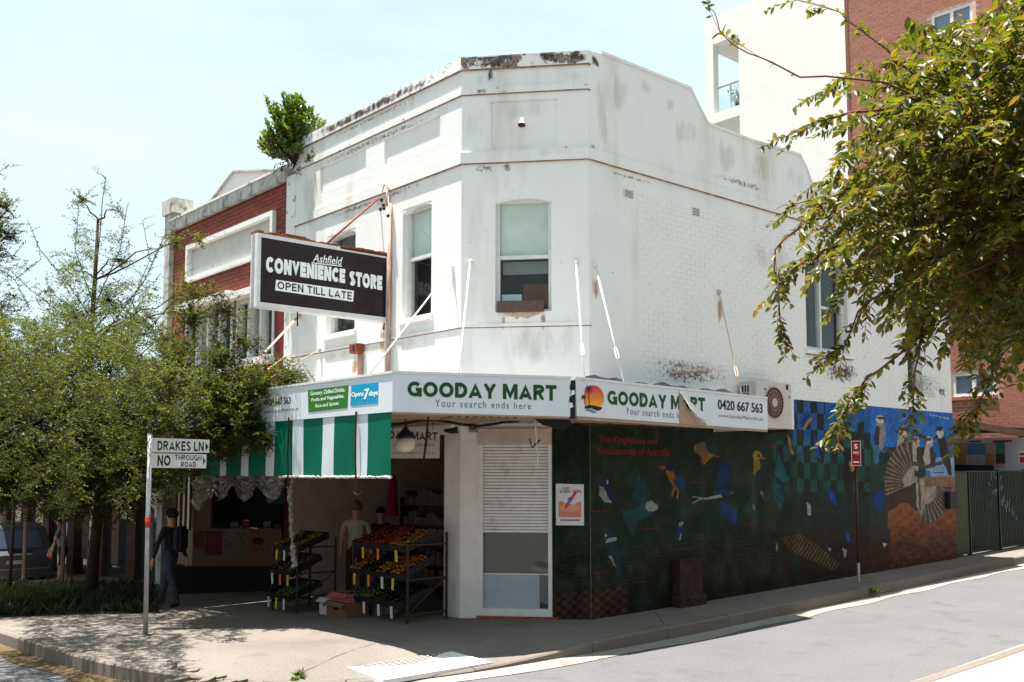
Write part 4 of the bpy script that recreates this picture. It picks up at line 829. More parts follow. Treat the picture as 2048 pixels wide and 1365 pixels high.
# ================================================================ canopy with fascia signs
OL, OR = 2.34, 1.08
def isect(F, o, u, v): a, z = F.uv(u, v, o); return F.p(a, 0, o)
K0 = isect(L, OL, 785, 780); K1 = isect(W, OR, 1150, 795); K = Frame(K0, K1-K0); KW = (K1-K0).length
aR = W.uv(1535, 830, OR)[0]; aR0 = W.loc(K1)[0]; aL1 = L.loc(K0)[0]
FT = L.uv(785, 746.7, OL)[1]; FB = L.uv(785, 824, OL)[1]; FTR = W.uv(1534, 798, OR)[1]; FBR = W.uv(1536, 860, OR)[1]; FT1 = K.uv(1149, 758)[1]; FB1 = K.uv(1149, 834)[1]
can = thing('shop_canopy', 'suspended street canopy with white sign fascia around the shop corner', 'canopy', K0)
ap = L.loc(L.p(A_L, 0, OL))[0]
plan = [L.p(A_L, 0, OL-.03), L.p(aL1-.02, 0, OL-.03), W.p(aR0+.05, 0, OR-.03), W.p(aR, 0, OR-.03), W.p(aR, 0, .01), W.p(.006, 0, .01), L.p(-.006, 0, .01), L.p(A_L, 0, .01)]
mobj('soffit', lambda bm: prism(bm, [(p.x, p.y) for p in plan], 2.90, 2.93), M['soffit'], can)
mobj('roof_deck', lambda bm: prism(bm, [(p.x, p.y) for p in plan], 3.22, 3.25), M['steel'], can)
fl = obj('fascia_panel', (lambda b: (fpoly(b, L, [(A_L, FB), (aL1, FB), (aL1, FT), (A_L, FT)], OL-.035, OL), b)[1])(bmesh.new()), M['fascia'], can)
fc = obj('fascia_panel', (lambda b: (fpoly(b, K, [(.0, FB), (KW-.07, FB1), (KW-.06, FT1), (.0, FT)], -.035, 0), b)[1])(bmesh.new()), M['fascia'], can)
fr = obj('fascia_panel', (lambda b: (fpoly(b, W, [(aR0+.035, FB1+.01), (aR, FBR), (aR, FTR), (aR0+.015, FT1)], OR-.035, OR), b)[1])(bmesh.new()), M['fascia'], can)
obj('fascia_return', (lambda b: (fbox(b, W, aR-.03, aR-.001, FBR, FTR-.003, .02, OR-.036), b)[1])(bmesh.new()), M['fascia'], can)
obj('torn_gap', (lambda b: (tube(b, [K.p(KW-.03, FB1-.02, -.05), K.p(KW-.02, FT1-.02, -.05)], .05, 6), b)[1])(bmesh.new()), M['black'], can)
rr = random.Random(11)
for k in range(5):
    q = K.p(KW-.05+rr.uniform(-.02, .05), FB1+.06+k*.085, .0); pts = [(rr.uniform(-.04, .04), rr.uniform(-.05, .05)) for _ in range(4)]
    Fk = Frame(q, K.a); mobj('torn_scrap', lambda bm: fpoly(bm, Fk, [(-.03, q.z-.04), (.035, q.z-.02+rr.uniform(-.02, .02)), (.02, q.z+.045), (-.02, q.z+.03)], .004, .009), M['black'] if k % 2 == 0 else M['fascia'], can)
for nm, F, pts in (('fascia_trim', L, [(A_L, FT), (aL1, FT), (aL1, FT+.03), (A_L, FT+.03)]), ('fascia_trim', K, [(0, FT), (KW-.05, FT1), (KW-.05, FT1+.03), (0, FT+.03)]), ('fascia_trim', W, [(aR0, FT1), (aR, FTR), (aR, FTR+.03), (aR0, FT1+.03)])):
    o_ = {L: OL, K: 0, W: OR}[F]; mobj(nm, lambda bm: fpoly(bm, F, pts, o_-.05, o_+.012), M['frame_white'], can)
mobj('bottom_trim', lambda bm: fpoly(bm, W, [(aR0+.05, FB1-.035), (aR, FBR-.035), (aR, FBR), (aR0+.05, FB1+.005)], OR-.04, OR-.006), M['soffit'], can)
mobj('bottom_trim', lambda bm: fpoly(bm, K, [(0, FB-.02), (KW-.08, FB1-.02), (KW-.08, FB1-.001), (0, FB-.001)], -.04, -.004), M['soffit'], can)
bm = bmesh.new(); pts = []                      # buckled roof flashing showing over the lane fascia
n = 26; pr = None
for k in range(n+1):
    a = aR0+.35+(aR-aR0-.55)*k/n; z = FT1+(FTR-FT1)*(a-aR0)/(aR-aR0)+.05+.022*math.sin(k*1.9)+.02*math.sin(k*.7)
    c = [bm.verts.new(W.p(a, z-.06, OR-.10)), bm.verts.new(W.p(a, z+.02, OR-.12)), bm.verts.new(W.p(a, z+.0, OR-.5))]
    if pr: bm.faces.new([pr[0], c[0], c[1], pr[1]]); bm.faces.new([pr[1], c[1], c[2], pr[2]])
    pr = c
obj('roof_flashing', bm, mat('slate_blue_flashing', (.06, .07, .09), .6, .4, 12), can)
# ragged black sheet under the corner, cables along the soffit edge
fa = K.uv(1083, 846)[0]; fz = K.uv(1085, 846)[1]
mobj('hanging_flap', lambda bm: fpoly(bm, K, [(fa, FB1-.02), (KW+.05, FB1-.02), (KW+.06, FB1-.10), (KW-.05, FB1-.17), (KW-.22, FB1-.13), (fa+.12, FB1-.10), (fa+.05, FB1-.05)], -.30, -.29), M['black'], can)
bm = bmesh.new(); tube(bm, [W.p(aR0+.1+k*.17, FB1-.06-.03*abs(math.sin(k*.8))-.0*k, OR-.12) for k in range(15)], .009, 5); obj('soffit_cable', bm, M['rust_dark'], can, smooth=True)
bm = bmesh.new(); tube(bm, [K.p(-.1+k*.2, 2.86-.04*math.sin(k), -1.5+.02*k) for k in range(12)], .02, 5); obj('soffit_cable', bm, M['black'], can, smooth=True)
for k in range(9): a = .85+k*.11; part_box('soffit_rib', K, a, a+.05, 2.872, 2.899, -.95, -.25, M['soffit'], can)
# lettering
block(K, 'GOODAY MART', [(815, 793), (1113, 802), (1113, 771), (815, 763)], .003, M['green'], fc, .245, .09)
lpx(K, 'Your search ends here', [(870, 814), (1062, 819), (1062, 806), (870, 799)], .003, M['grey_txt'], fc, bold=.0, space=1.25)
qd = lambda *p: list(p)
block(W, 'GOODAY MART', [(1215, 809), (1410, 824), (1410, 796), (1215, 781)], OR+.003, M['green'], fr, .245, .09)
lpx(W, 'Your search ends h', [(1252, 829), (1358, 838), (1358, 825), (1252, 815)], OR+.003, M['grey_txt'], fr, space=1.2)
lpx(W, '0420 667 563', [(1436, 819), (1525, 827), (1525, 808), (1436, 799)], OR+.003, M['black'], fr, bold=.02)
lpx(W, 'www.GoodayMart.com.au', [(1437, 836), (1525, 845), (1525, 834), (1437, 828)], OR+.003, M['grey_txt'], fr)
lpx(L, '0420 667 563', [(530, 813), (581, 808), (581, 794), (530, 800)], OL+.003, M['black'], fl, bold=.02)
lpx(L, 'www.GoodayMart.com.au', [(528, 830), (597, 822), (597, 814), (528, 821)], OL+.003, M['grey_txt'], fl)
def lquad(F, o, pts, m, parent, name, th=.003): return mobj(name, lambda bm: fpoly(bm, F, F.px(pts, o), o, o+th), m, parent)
gp = lquad(L, OL+.001, [(617, 825), (695, 816), (697, 771), (616, 781)], M['sgreen'], fl, 'green_panel')
bp = lquad(L, OL+.001, [(701, 812), (756, 807), (757, 765), (703, 771)], M['cyan'], fl, 'blue_panel')
lpx(L, 'Grocery, Chilled Drinks,', [(621, 794), (690, 786), (690, 775), (621, 784)], OL+.006, M['wtxt'], gp, bold=.015, name='wording') if False else lpx(L, 'Grocery, Chilled Drinks,', [(621, 794), (690, 786), (690, 775), (621, 784)], OL+.006, M['wtxt'], fl, bold=.015)
lpx(L, 'Fruits and Vegetables,', [(623, 806), (688, 798), (688, 788), (623, 797)], OL+.006, M['wtxt'], fl, bold=.015); lpx(L, 'Rice and Spices', [(631, 818), (677, 812), (677, 803), (631, 809)], OL+.006, M['wtxt'], fl, bold=.015)
lpx(L, 'Opens', [(703, 798), (727, 795), (727, 782), (703, 785)], OL+.006, M['wtxt'], fl, bold=.02); lpx(L, '7', [(728, 800), (738, 799), (738, 777), (728, 779)], OL+.006, M['wtxt'], fl, bold=.04, italic=.2); lpx(L, 'days', [(738, 796), (756, 794), (756, 780), (738, 782)], OL+.006, M['wtxt'], fl, bold=.02)
# sunset and palm badge
lg = lambda pts, m, th, n='logo': lquad(W, OR+.001, pts, m, fr, n, th)
def logo_paint(A, Z, S, T):
    c = np.zeros((len(A), 3)); t = T[:, None]
    c[:] = np.where(t > .55, np.array((.62, .02, .03))*((t-.55)/.45)+np.array((.62, .17, .01))*(1-(t-.55)/.45), np.array((.62, .17, .01))*(t/.55)+np.array((.72, .42, .01))*(1-t/.55)); return c
egg = [(1186+21*math.cos(R(t))*(1.05 if math.cos(R(t)) > 0 else .9), 797-26*math.sin(R(t))) for t in range(-150, 211, 12)]
E_ = W.px(egg, OR+.002); sunm, nt_, bs_ = new_mat('sunset_badge')
g_ = nt_.nodes.new('ShaderNodeNewGeometry'); s_ = nt_.nodes.new('ShaderNodeSeparateXYZ'); nt_.links.new(g_.outputs['Position'], s_.inputs[0]); mr_ = nd(nt_, 'ShaderNodeMapRange'); zz = [p[1] for p in E_]
mr_.inputs[1].default_value = min(zz); mr_.inputs[2].default_value = max(zz); nt_.links.new(s_.outputs[2], mr_.inputs[0]); nt_.links.new(ramp(nt_, mr_.outputs[0], [(.1, (.75, .42, .01)), (.55, (.62, .16, .01)), (.95, (.55, .01, .03))]), bs_.inputs['Base Color'])
mobj('logo', lambda bm: fpoly(bm, W, E_, OR+.001, OR+.003), sunm, fr)
lg([(1169, 814), (1178, 810), (1190, 812), (1205, 816), (1200, 821), (1194, 822), (1182, 817), (1170, 818)], M['black'], .005, 'logo_ground'); lg([(1169, 822), (1177, 818), (1184, 820), (1194, 825), (1188, 827), (1178, 823)], M['cyan'], .005, 'logo_wave')
def palm(x, y, s, tx, ty):
    lg([(x-s*.06, y), (x+s*.06, y), (tx+s*.12, ty), (tx-s*.05, ty)], M['rust_dark'], .0055, 'logo_palm')
    for an in (200, 160, 115, 65, 25, -20, -60, 240):
        c, sn = math.cos(R(an)), -math.sin(R(an)); px_, py_ = -sn, c
        lg([(x, y), (x+c*s*.5+px_*s*.12, y+sn*s*.5+py_*s*.12), (x+c*s, y+sn*s+abs(c)*s*.35), (x+c*s*.5-px_*s*.12, y+sn*s*.5-py_*s*.12)], M['rust_dark'], .006, 'logo_palm')
palm(1177, 778, 9.5, 1178, 812); palm(1167, 794, 6, 1171, 813)
# the torn loose piece of sign skin
mobj('bare_patch', lambda bm: fpoly(bm, W, W.px([(1358, 785), (1372, 812), (1388, 833), (1413, 848), (1413, 853), (1359, 848)], OR+.0045), OR+.0045, OR+.006), M['soffit'], fr)
bm = bmesh.new(); ca = W.px([(1359, 784), (1366, 800), (1376, 818), (1390, 833), (1412, 842)], OR+.01); cb = W.px([(1363, 780), (1374, 798), (1386, 808), (1400, 820), (1418, 836)], OR+.01)
va = [bm.verts.new(W.p(a, z, OR+.012+.05*math.sin(i/4*3.1))) for i, (a, z) in enumerate(ca)]; vb = [bm.verts.new(W.p(a, z, OR+.008)) for a, z in cb]
for i in range(4): bm.faces.new([va[i], vb[i], vb[i+1], va[i+1]])
obj('curled_skin', bm, M['frame_white'], fr, smooth=True)
# stay rods
def stay(wallp, canp, turn=None, m='frame_white', r=.013):
    wallp, canp = Vector(wallp), Vector(canp); bm = bmesh.new(); tube(bm, [wallp, canp], r, 7); ro = obj('stay_rod', bm, M[m], can, smooth=True)
    bm = bmesh.new(); ball(bm, wallp, .045, 1, (1, 1, 1.2)); obj('wall_bracket', bm, M[m], ro)
    if turn:
        a, b = wallp.lerp(canp, turn-.035), wallp.lerp(canp, turn+.035); s = (b-a).normalized().cross(Vector((0, 1, 0))).normalized()*.018; bm = bmesh.new()
        for sg in (1, -1): tube(bm, [a-(b-a)*.2, a+s*sg, b+s*sg, b+(b-a)*.2], .009, 5)
        obj('turnbuckle', bm, M[m], ro)
cp = lambda F, u, v, o: F.p(*F.uv(u, v, o), o)
stay(cp(C, 940, 525, .02), K.p(*K.uv(917, 752, -.05), -.05)); stay(cp(C, 1152, 526, .02), K.p(*K.uv(1169, 762, -.05), -.05), .76)
stay(cp(W, 1190, 528, .02), cp(W, 1248, 768, OR-.06), .76); stay(cp(W, 1438, 585, .02), cp(W, 1483, 792, OR-.06), .78, 'cream_paint', .009)
stay(cp(L, 904, 535, .02), cp(L, 737, 752, OL-.3), .2); stay(cp(L, 600, 632, .02), cp(L, 515, 722, OL-.3), None, 'cream_paint', .011)
# hanging bracket pole and small strip by the door, under the canopy
t = thing('hanging_pole', 'grey metal pole with black strip hanging in front of the shutter', 'pole', K.p(*K.uv(1070, 845, -.5), -.5))
bm = bmesh.new(); tube(bm, [K.p(*K.uv(1070, 838, -.5), -.5), K.p(*K.uv(1076, 934, -.5), -.5)], .012, 6); obj('pole', bm, M['steel'], t)
bm = bmesh.new(); tube(bm, [K.p(*K.uv(1059, 878, -.5), -.5), K.p(*K.uv(1064, 896, -.5), -.5), K.p(*K.uv(1080, 880, -.5), -.5)], .012, 5); obj('strip', bm, M['black'], t)

# ================================================================ striped blind
st = thing('striped_blind', 'green and white striped vertical awning blind below the left fascia', 'awning blind', L.p(-1.5, 0, OL))
zbl = L.uv(778, 953, OL)[1]; ob_ = OL-.012
edges = [(440, 452), (484, 498), (531, 549), (585, 606), (645, 668), (712, 735)]; xs = []
for w0, w1 in edges: xs += [L.uv(w0, 900, ob_)[0], L.uv(w1, 900, ob_)[0]]
xs = [L.uv(405, 900, ob_)[0]]+xs+[L.uv(782, 900, ob_)[0]]
for i, (a0, a1) in enumerate(zip(xs, xs[1:])):
    bm = bmesh.new(); V = []
    for s in range(7):
        a = a0+(a1-a0)*s/6; V.append([bm.verts.new(L.p(a, FB-.0+(zbl-FB)*k/5, ob_+.012*math.sin(a*5+k*.35)*k/5-(.0))) for k in range(6)])
    for s in range(6):
        for k in range(5): bm.faces.new([V[s][k], V[s][k+1], V[s+1][k+1], V[s+1][k]])
    obj('stripe', bm, M['stripe_g'] if i % 2 == 0 else M['stripe_w'], st, smooth=True)
def lumpy(path, r, m, name, parent, seed=1, amp=.5, seg=10):
    bm = bmesh.new(); P = []; n = len(path)-1; S = 90
    for k in range(S+1): f = k/S*n; i = min(int(f), n-1); P.append(Vector(path[i]).lerp(Vector(path[i+1]), f-i))
    tube(bm, P, r, seg)
    for v in bm.verts: q = noise.noise_vector(v.co*14+Vector((seed, 0, 0))); v.co += q*r*amp*1.3+noise.noise_vector(v.co*40)*r*amp*.6
    return obj(name, bm, m, parent, smooth=False)
M['plastic'] = mat('crumpled_clear_plastic', (.13, .12, .10), .22, .3, 12, spec=.8)
_pn = M['plastic'].node_tree; _tr = _pn.nodes.new('ShaderNodeBsdfTransparent'); _mx = _pn.nodes.new('ShaderNodeMixShader'); _mx.inputs[0].default_value = .35
_pn.links.new(_pn.nodes['Principled BSDF'].outputs[0], _mx.inputs[1]); _pn.links.new(_tr.outputs[0], _mx.inputs[2]); _pn.links.new(_mx.outputs[0], [n for n in _pn.nodes if n.type == 'OUTPUT_MATERIAL'][0].inputs[0])
M['hem'] = mat('frayed_white_hem', (.45, .43, .38), .6, .4, 20)
lumpy([L.p(xs[-1]-.0, zbl-.01, ob_), L.p(L.uv(560, 950, ob_)[0], zbl-.01, ob_)], .018, M['hem'], 'bottom_hem', st)
for u, v1 in ((577, 975), (712, 985)):
    a, _ = L.uv(u, 850, OL+.02); _, z1 = L.uv(u, v1, OL+.02); _, z0 = L.uv(u, 838, OL+.02)
    bm = bmesh.new(); tube(bm, [L.p(a, FB+.04, OL+.02), L.p(a+.01, (FB+z1)/2, OL+.035), L.p(a+.03, z1, OL+.02)], .014, 6); obj('strap', bm, M['strap'], st)
    bm = bmesh.new(); tube(bm, [L.p(a+.03+.10*math.cos(x*.42), z1+.02+.05*math.sin(x*.42), OL) for x in range(7, 16)], .006, 5); obj('strap_loop', bm, M['strap'], st)
pa = [L.uv(u, v, OL) for u, v in ((385, 962), (430, 968), (480, 962), (540, 970), (560, 962))]
ps = thing('plastic_roll', 'crumpled rolled clear plastic sheet hanging under the left end of the striped blind', 'plastic sheet', L.p(*pa[2], OL))
bm = bmesh.new(); r2 = random.Random(5); nx = 46; nz_ = 10; V = []
for i in range(nx+1):
    a = pa[0][0]+(pa[-1][0]-pa[0][0])*i/nx; hgt = .28+.12*math.sin(i*.5)+(.18 if i < 12 else 0)
    V.append([bm.verts.new(L.p(a, zbl-.0-hgt*k/nz_, OL-.02+.10*noise.noise(Vector((a*6, k*.5, 0)))+.06*noise.noise(Vector((a*17, k*1.3, 4))))) for k in range(nz_+1)])
for i in range(nx):
    for k in range(nz_): bm.faces.new([V[i][k], V[i][k+1], V[i+1][k+1], V[i+1][k]])
obj('sheet', bm, M['plastic'], ps)
bm = bmesh.new(); P_ = lumpy([L.p(L.uv(585, 955, OL)[0], zbl, OL-.02), L.p(L.uv(572, 975, OL)[0], zbl-.25, OL-.05), L.p(L.uv(574, 1010, OL)[0], zbl-.75, OL-.08), L.p(L.uv(578, 1080, OL)[0], zbl-1.3, OL-.1)], .028, M['plastic'], 'gathered_plastic', ps, 4, .8); bm.free()

# ================================================================ hanging sign at the front
aS = L.uv(772, 580)[0]; S0 = L.p(aS, 0, 0); SF = Frame(L.p(aS, 0, 2.42), -L.n); sa = SF.uv(770, 580, .1)[0]; THK = .2
zt_, zb_ = SF.uv(515, 466, .1)[1], SF.uv(505, 612, .1)[1]; s0 = SF.uv(514, 500, .1)[0]; s1 = 2.40
hs = thing('projecting_sign', 'black and white lightbox sign projecting over the street above the blind', 'shop sign', L.p(aS, zb_, 1.2))
part_box('casing', SF, s0-.0, s1, zb_, zt_, -.1, .095, M['frame_white'], hs)
bm = bmesh.new(); wall_grid(bm, SF, s0+.001, s1-.001, zb_+.001, zt_-.001, .0955, .115, [(s0+.06, s1-.05, zb_+.07, zt_-.06)]); fr_ = obj('rim', bm, M['frame_white'], hs)
bk_ = part_box('face', SF, s0+.055, s1-.045, zb_+.065, zt_-.055, .094, .104, mat('dark_sign_face', (.022, .014, .016), .3, .2), hs)
part_box('edge_strip', SF, s0-.004, s0+.02, zb_-.004, zt_+.003, -.06, .02, M['steel'], hs)
lpx(SF, 'Ashfield', [(624, 524), (684, 531), (686, 515), (627, 508)], .106, M['wtxt'], bk_, bold=.01, italic=.25)
bm = bmesh.new(); fpoly(bm, SF, SF.px([(623, 525), (684, 532), (684, 534), (623, 527)], .106), .106, .108); obj('underline', bm, M['wtxt'], bk_)
block(SF, 'CONVENIENCE', [(530, 544), (689, 567), (692, 539), (534, 513)], .106, M['wtxt'], bk_, .30, .07)
block(SF, 'STORE', [(698, 571), (763, 581), (766, 553), (700, 542)], .106, M['wtxt'], bk_, .30, .07)
bm = bmesh.new(); fpoly(bm, SF, SF.px([(550, 581), (706, 604), (708, 582), (552, 560)], .106), .1045, .107); obj('white_bar', bm, M['wtxt'], bk_)
block(SF, 'OPEN TILL LATE', [(554, 578), (703, 600), (704, 585), (556, 563)], .1085, M['black'], bk_, .19, .16)
rr = random.Random(2); bm = bmesh.new(); n = 24
for k in range(n):
    a0 = s0+.0+(s1-s0)*k/n; fbox(bm, SF, a0, a0+(s1-s0)/n-.002, zt_+.001, zt_+.02+rr.uniform(0, .025), -.12, .10+rr.uniform(0, .02))
obj('rusted_top', bm, M['rust'], hs, kind='stuff'); part_box('rusted_strip', SF, s1-.95, s1, zt_-.03, zt_+.0, .116, .125, M['rust_dark'], hs); part_box('rust_curl', SF, s0+.45, s0+.85, zt_+.046, zt_+.07, -.05, .08, M['rust'], hs)
bm = bmesh.new(); tube(bm, [SF.p(SF.uv(650, 478, 0)[0], zt_+.01, 0), L.p(L.uv(757, 397, .03)[0], L.uv(757, 397, .03)[1], .03)], .018, 7); obj('brace_arm', bm, M['rust'], hs, smooth=True)
bm = bmesh.new(); tube(bm, [SF.p(s1-.02, zb_-.02, .05), SF.p(s1-.02, zb_-.12, .0)], .03, 6); obj('bottom_bracket', bm, M['rust'], hs)
bm = bmesh.new(); tube(bm, [SF.p(SF.uv(595, 625, 0)[0], zb_, 0), SF.p(SF.uv(595, 655, 0)[0], zb_-.22, 0)], .012, 5); obj('dropper', bm, M['rust_dark'], hs)
# electrical riser and insulators beside the sign
q0, q1 = L.uv(779, 378, .06), L.uv(773, 745, .06)
pz = thing('service_pipe', 'faded upright service pipe beside the projecting sign', 'pipe', L.p(q1[0], q1[1], .05))
bm = bmesh.new(); tube(bm, [L.p(q0[0]+.01, q0[1]-.25, .06), L.p(q0[0]+.01, q1[1]-.3, .06)], .034, 8); obj('pipe', bm, M['pinkrust'], pz, smooth=True)
bm = bmesh.new(); tube(bm, [L.p(q0[0]-.07, q0[1]-.0, .05), L.p(q0[0]-.08, q1[1]-.3, .05)], .022, 8); obj('pipe', bm, M['frame_white'], pz, smooth=True)
bm = bmesh.new(); tube(bm, [L.p(q0[0]-.12+.09*math.cos(k*.55), q0[1]-.12+.22*math.sin(k*.55), .07) for k in range(0, 10)], .01, 5); tube(bm, [L.p(q0[0]-.05, q0[1]+.02, .05), L.p(q0[0]-.02, q0[1]-.15, .1), L.p(q0[0]-.06, q0[1]-.3, .07)], .02, 6); obj('cable_loop', bm, M['pinkrust'], pz)
for (u, v) in ((763, 400), (767, 411), (761, 419), (768, 417), (776, 432)): bm = bmesh.new(); ball(bm, cp(L, u, v, .10), .032, 1, (1, 1, 1.3)); obj('insulator', bm, M['black'], pz)
# rusty floodlight box
q = L.uv(714, 697, .1); fb_ = thing('rusty_lamp_box', 'small rusty square lamp box with a rust streaked pipe on the front wall', 'lamp box', L.p(q[0], q[1]-.1, .1))
part_box('box', L, q[0]-.13, q[0]+.11, q[1]-.09, q[1]+.08, .02, .18, M['rust'], fb_, bev=.01); part_box('opening', L, q[0]-.03, q[0]+.06, q[1]-.05, q[1]+.045, .175, .1825, M['rust_dark'], fb_)
bm = bmesh.new(); tube(bm, [L.p(q[0]+.03, q[1]-.09, .05), L.p(q[0]+.03, q[1]-.6, .05)], .045, 8); obj('drop_pipe', bm, M['pinkrust'], fb_, smooth=True)
# stub pipe on the lane wall
b = thing('pipe_stub', 'short rusty horizontal pipe stub sticking out over the lane canopy', 'pipe', cp(W, 1342, 748, .05))
bm = bmesh.new(); tube(bm, [cp(W, 1342, 748, .02), cp(W, 1410, 743, .28)], .02, 7); tube(bm, [cp(W, 1402, 743.5, .26), cp(W, 1414, 742.5, .30)], .032, 7); obj('stub', bm, M['pinkrust'], b, smooth=True)
# air conditioner
oA = .42; a0, z1 = W.uv(1512, 762, oA); a1, _ = W.uv(1583, 770, oA); _, z0 = W.uv(1560, 858, oA); z1 = W.uv(1583, 768, oA)[1]
ac = thing('air_conditioner', 'beige outdoor air conditioner unit with round fan grille on the lane wall', 'air conditioner', W.p((a0+a1)/2, z0, .2))
bx = part_box('casing', W, a0, a1, z0, z1, .08, oA, mat('aged_beige_enamel', (.50, .46, .43), .5, .06, 5), ac, bev=.012)
fx, fz = W.uv(1548, 806, oA); rx = (z1-z0)*.34
bm = bmesh.new(); rim = [W.p(fx+rx*math.cos(k*.1963), fz+rx*math.sin(k*.1963), oA+.002) for k in range(33)]
fpoly(bm, W, [(fx+rx*math.cos(k*.1963), fz+rx*math.sin(k*.1963)) for k in range(32)], oA+.0005, oA+.004); obj('fan_opening', bm, M['rust_dark'], ac)
bm = bmesh.new(); fpoly(bm, W, [(fx+rx*.27*math.cos(k*.39), fz+rx*.27*math.sin(k*.39)) for k in range(16)], oA+.01, oA+.022); obj('fan_hub', bm, M['cream_paint'], ac)
bm = bmesh.new()
for k in range(24): an = k*math.pi/12; tube(bm, [W.p(fx+rx*.25*math.cos(an), fz+rx*.25*math.sin(an), oA+.014), W.p(fx+rx*.99*math.cos(an+.2), fz+rx*.99*math.sin(an+.2), oA+.006)], .0028, 4)
for q_ in (.5, .75, 1.0): tube(bm, [W.p(fx+rx*q_*math.cos(k*.1963), fz+rx*q_*math.sin(k*.1963), oA+.012) for k in range(33)], .003 if q_ < 1 else .008, 4)
obj('fan_guard', bm, M['cream_paint'], ac, kind='stuff')
for k in range(3):
    for j in range(2): o_ = .13+k*.055; h = (z1-z0); bm = bmesh.new(); quad_box(bm, [W.p(a0-.004, z1-.06-h*.32+j*h*.16, o_+.03), W.p(a0+.002, z1-.06-h*.32+j*h*.16, o_+.03), W.p(a0+.002, z1-.06-h*.32+j*h*.16, o_), W.p(a0-.004, z1-.06-h*.32+j*h*.16, o_), W.p(a0-.004, z1-.06-h*.18+j*h*.16, o_+.03), W.p(a0+.002, z1-.06-h*.18+j*h*.16, o_+.03), W.p(a0+.002, z1-.06-h*.18+j*h*.16, o_), W.p(a0-.004, z1-.06-h*.18+j*h*.16, o_)]); obj('side_slot', bm, M['black'], ac)
for (u, v, w, h) in ((1574, 775, .07, .09), (1530, 779, .04, .03), (1579, 795, .035, .03)): q = W.uv(u, v, oA); part_box('label_plate', W, q[0]-w/2, q[0]+w/2, q[1]-h/2, q[1]+h/2, oA+.001, oA+.005, M['rust_dark'], ac)
for a in (a0+.08, a1-.12): part_box('bracket', W, a, a+.04, z0-.05, z0-.002, .006, oA, M['rust_dark'], ac)
# under-canopy items: pendant lamp, hanging shop sign, camera, blue sensor light
q = L.uv(810, 882, 1.4); pl_ = thing('globe_lamp', 'round frosted globe lamp hanging under the canopy beside the blind', 'lamp', cp(L, 810, 860, 1.4))
gq = cp(L, 811, 888, 1.4); bm = bmesh.new(); ball(bm, gq, .135, 3, (1, 1, .9)); obj('globe', bm, mat('frosted_globe', (.62, .55, .45), .3, .04), pl_, smooth=True)
bm = bmesh.new(); tube(bm, [gq+Vector((0, 0, .08)), gq+Vector((0, 0, .13)), gq+Vector((0, 0, .22)), gq+Vector((0, 0, .24))], [.125, .10, .03, .012], 14); tube(bm, [gq+Vector((0, 0, .22)), gq+Vector((0, 0, .42)), gq+Vector((-.15, 0, .44))], .012, 6); obj('cap', bm, M['black'], pl_, smooth=True)
HF = Frame(cp(L, 785, 860, 1.1), C.a); ha, hz1 = HF.uv(879, 861); _, hz0 = HF.uv(879, 917); 
hb = thing('under_canopy_sign', 'small white hanging shop sign under the canopy behind the globe lamp', 'shop sign', HF.p(.4, hz0))
bd = part_box('board', HF, -.35, ha, hz0, hz1, -.03, 0, mat('aged_sign_board', (.42, .38, .38), .5, .05), hb)
block(HF, 'GOODAY MART', [(735, 876), (875, 882), (875, 865), (735, 861)], .002, M['dgreen'], bd, .22, .09); lettering(HF, 'Your search ends here', -.20, ha-.07, hz0+(hz1-hz0)*.43, hz0+(hz1-hz0)*.56, .002, M['grey_txt'], bd)
lettering(HF, 'www.GoodayMart.com.au', 0, ha-.07, hz0+(hz1-hz0)*.12, hz0+(hz1-hz0)*.24, .002, M['grey_txt'], bd)
for a in (0, ha-.1): bm = bmesh.new(); tube(bm, [HF.p(a, hz1, -.015), HF.p(a, 2.9, -.015)], .006, 5); obj('hanger', bm, M['black'], hb)
bm = bmesh.new(); cs = thing('hanging_strap', 'dark red strap hanging loose in front of the small hanging sign', 'strap', cp(L, 850, 850, 1.5)); tube(bm, [cp(L, 857, 828, 1.5), cp(L, 853, 880, 1.5), cp(L, 846, 930, 1.5)], [.016, .02, .014], 6); obj('webbing', bm, M['strap'], cs)
q = cp(L, 905, 860, .25); cc = thing('security_camera', 'small dark dome camera and lamp bracket at the top of the shop pier', 'camera', q)
bm = bmesh.new(); tube(bm, [q+Vector((-.13, 0, -.01)), q+Vector((-.02, 0, -.02)), q+Vector((.08, 0, .0))], [.02, .045, .05], 10); obj('body', bm, M['black'], cc, smooth=True); bm = bmesh.new(); ball(bm, q+Vector((0, -.02, .06)), .035, 2); obj('eye', bm, M['fascia'], cc)
q = cp(C, 945, 853, .08); bl = thing('blue_sensor', 'round blue lens sensor on a cream bracket above the pier', 'sensor', q)
mobj('bracket', lambda bm: fpoly(bm, C, [(C.loc(q)[0]-.09, q.z+.08), (C.loc(q)[0]+.09, q.z+.08), (C.loc(q)[0]+.06, q.z-.09), (C.loc(q)[0]-.06, q.z-.09)], .01, .03), M['soffit'], bl)
bm = bmesh.new(); tube(bm, [C.p(C.loc(q)[0], q.z, .031), C.p(C.loc(q)[0], q.z, .06)], .05, 14); obj('lens_ring', bm, M['black'], bl); bm = bmesh.new(); ball(bm, C.p(C.loc(q)[0], q.z, .06), .03, 2); obj('lens', bm, M['cyan'], bl)
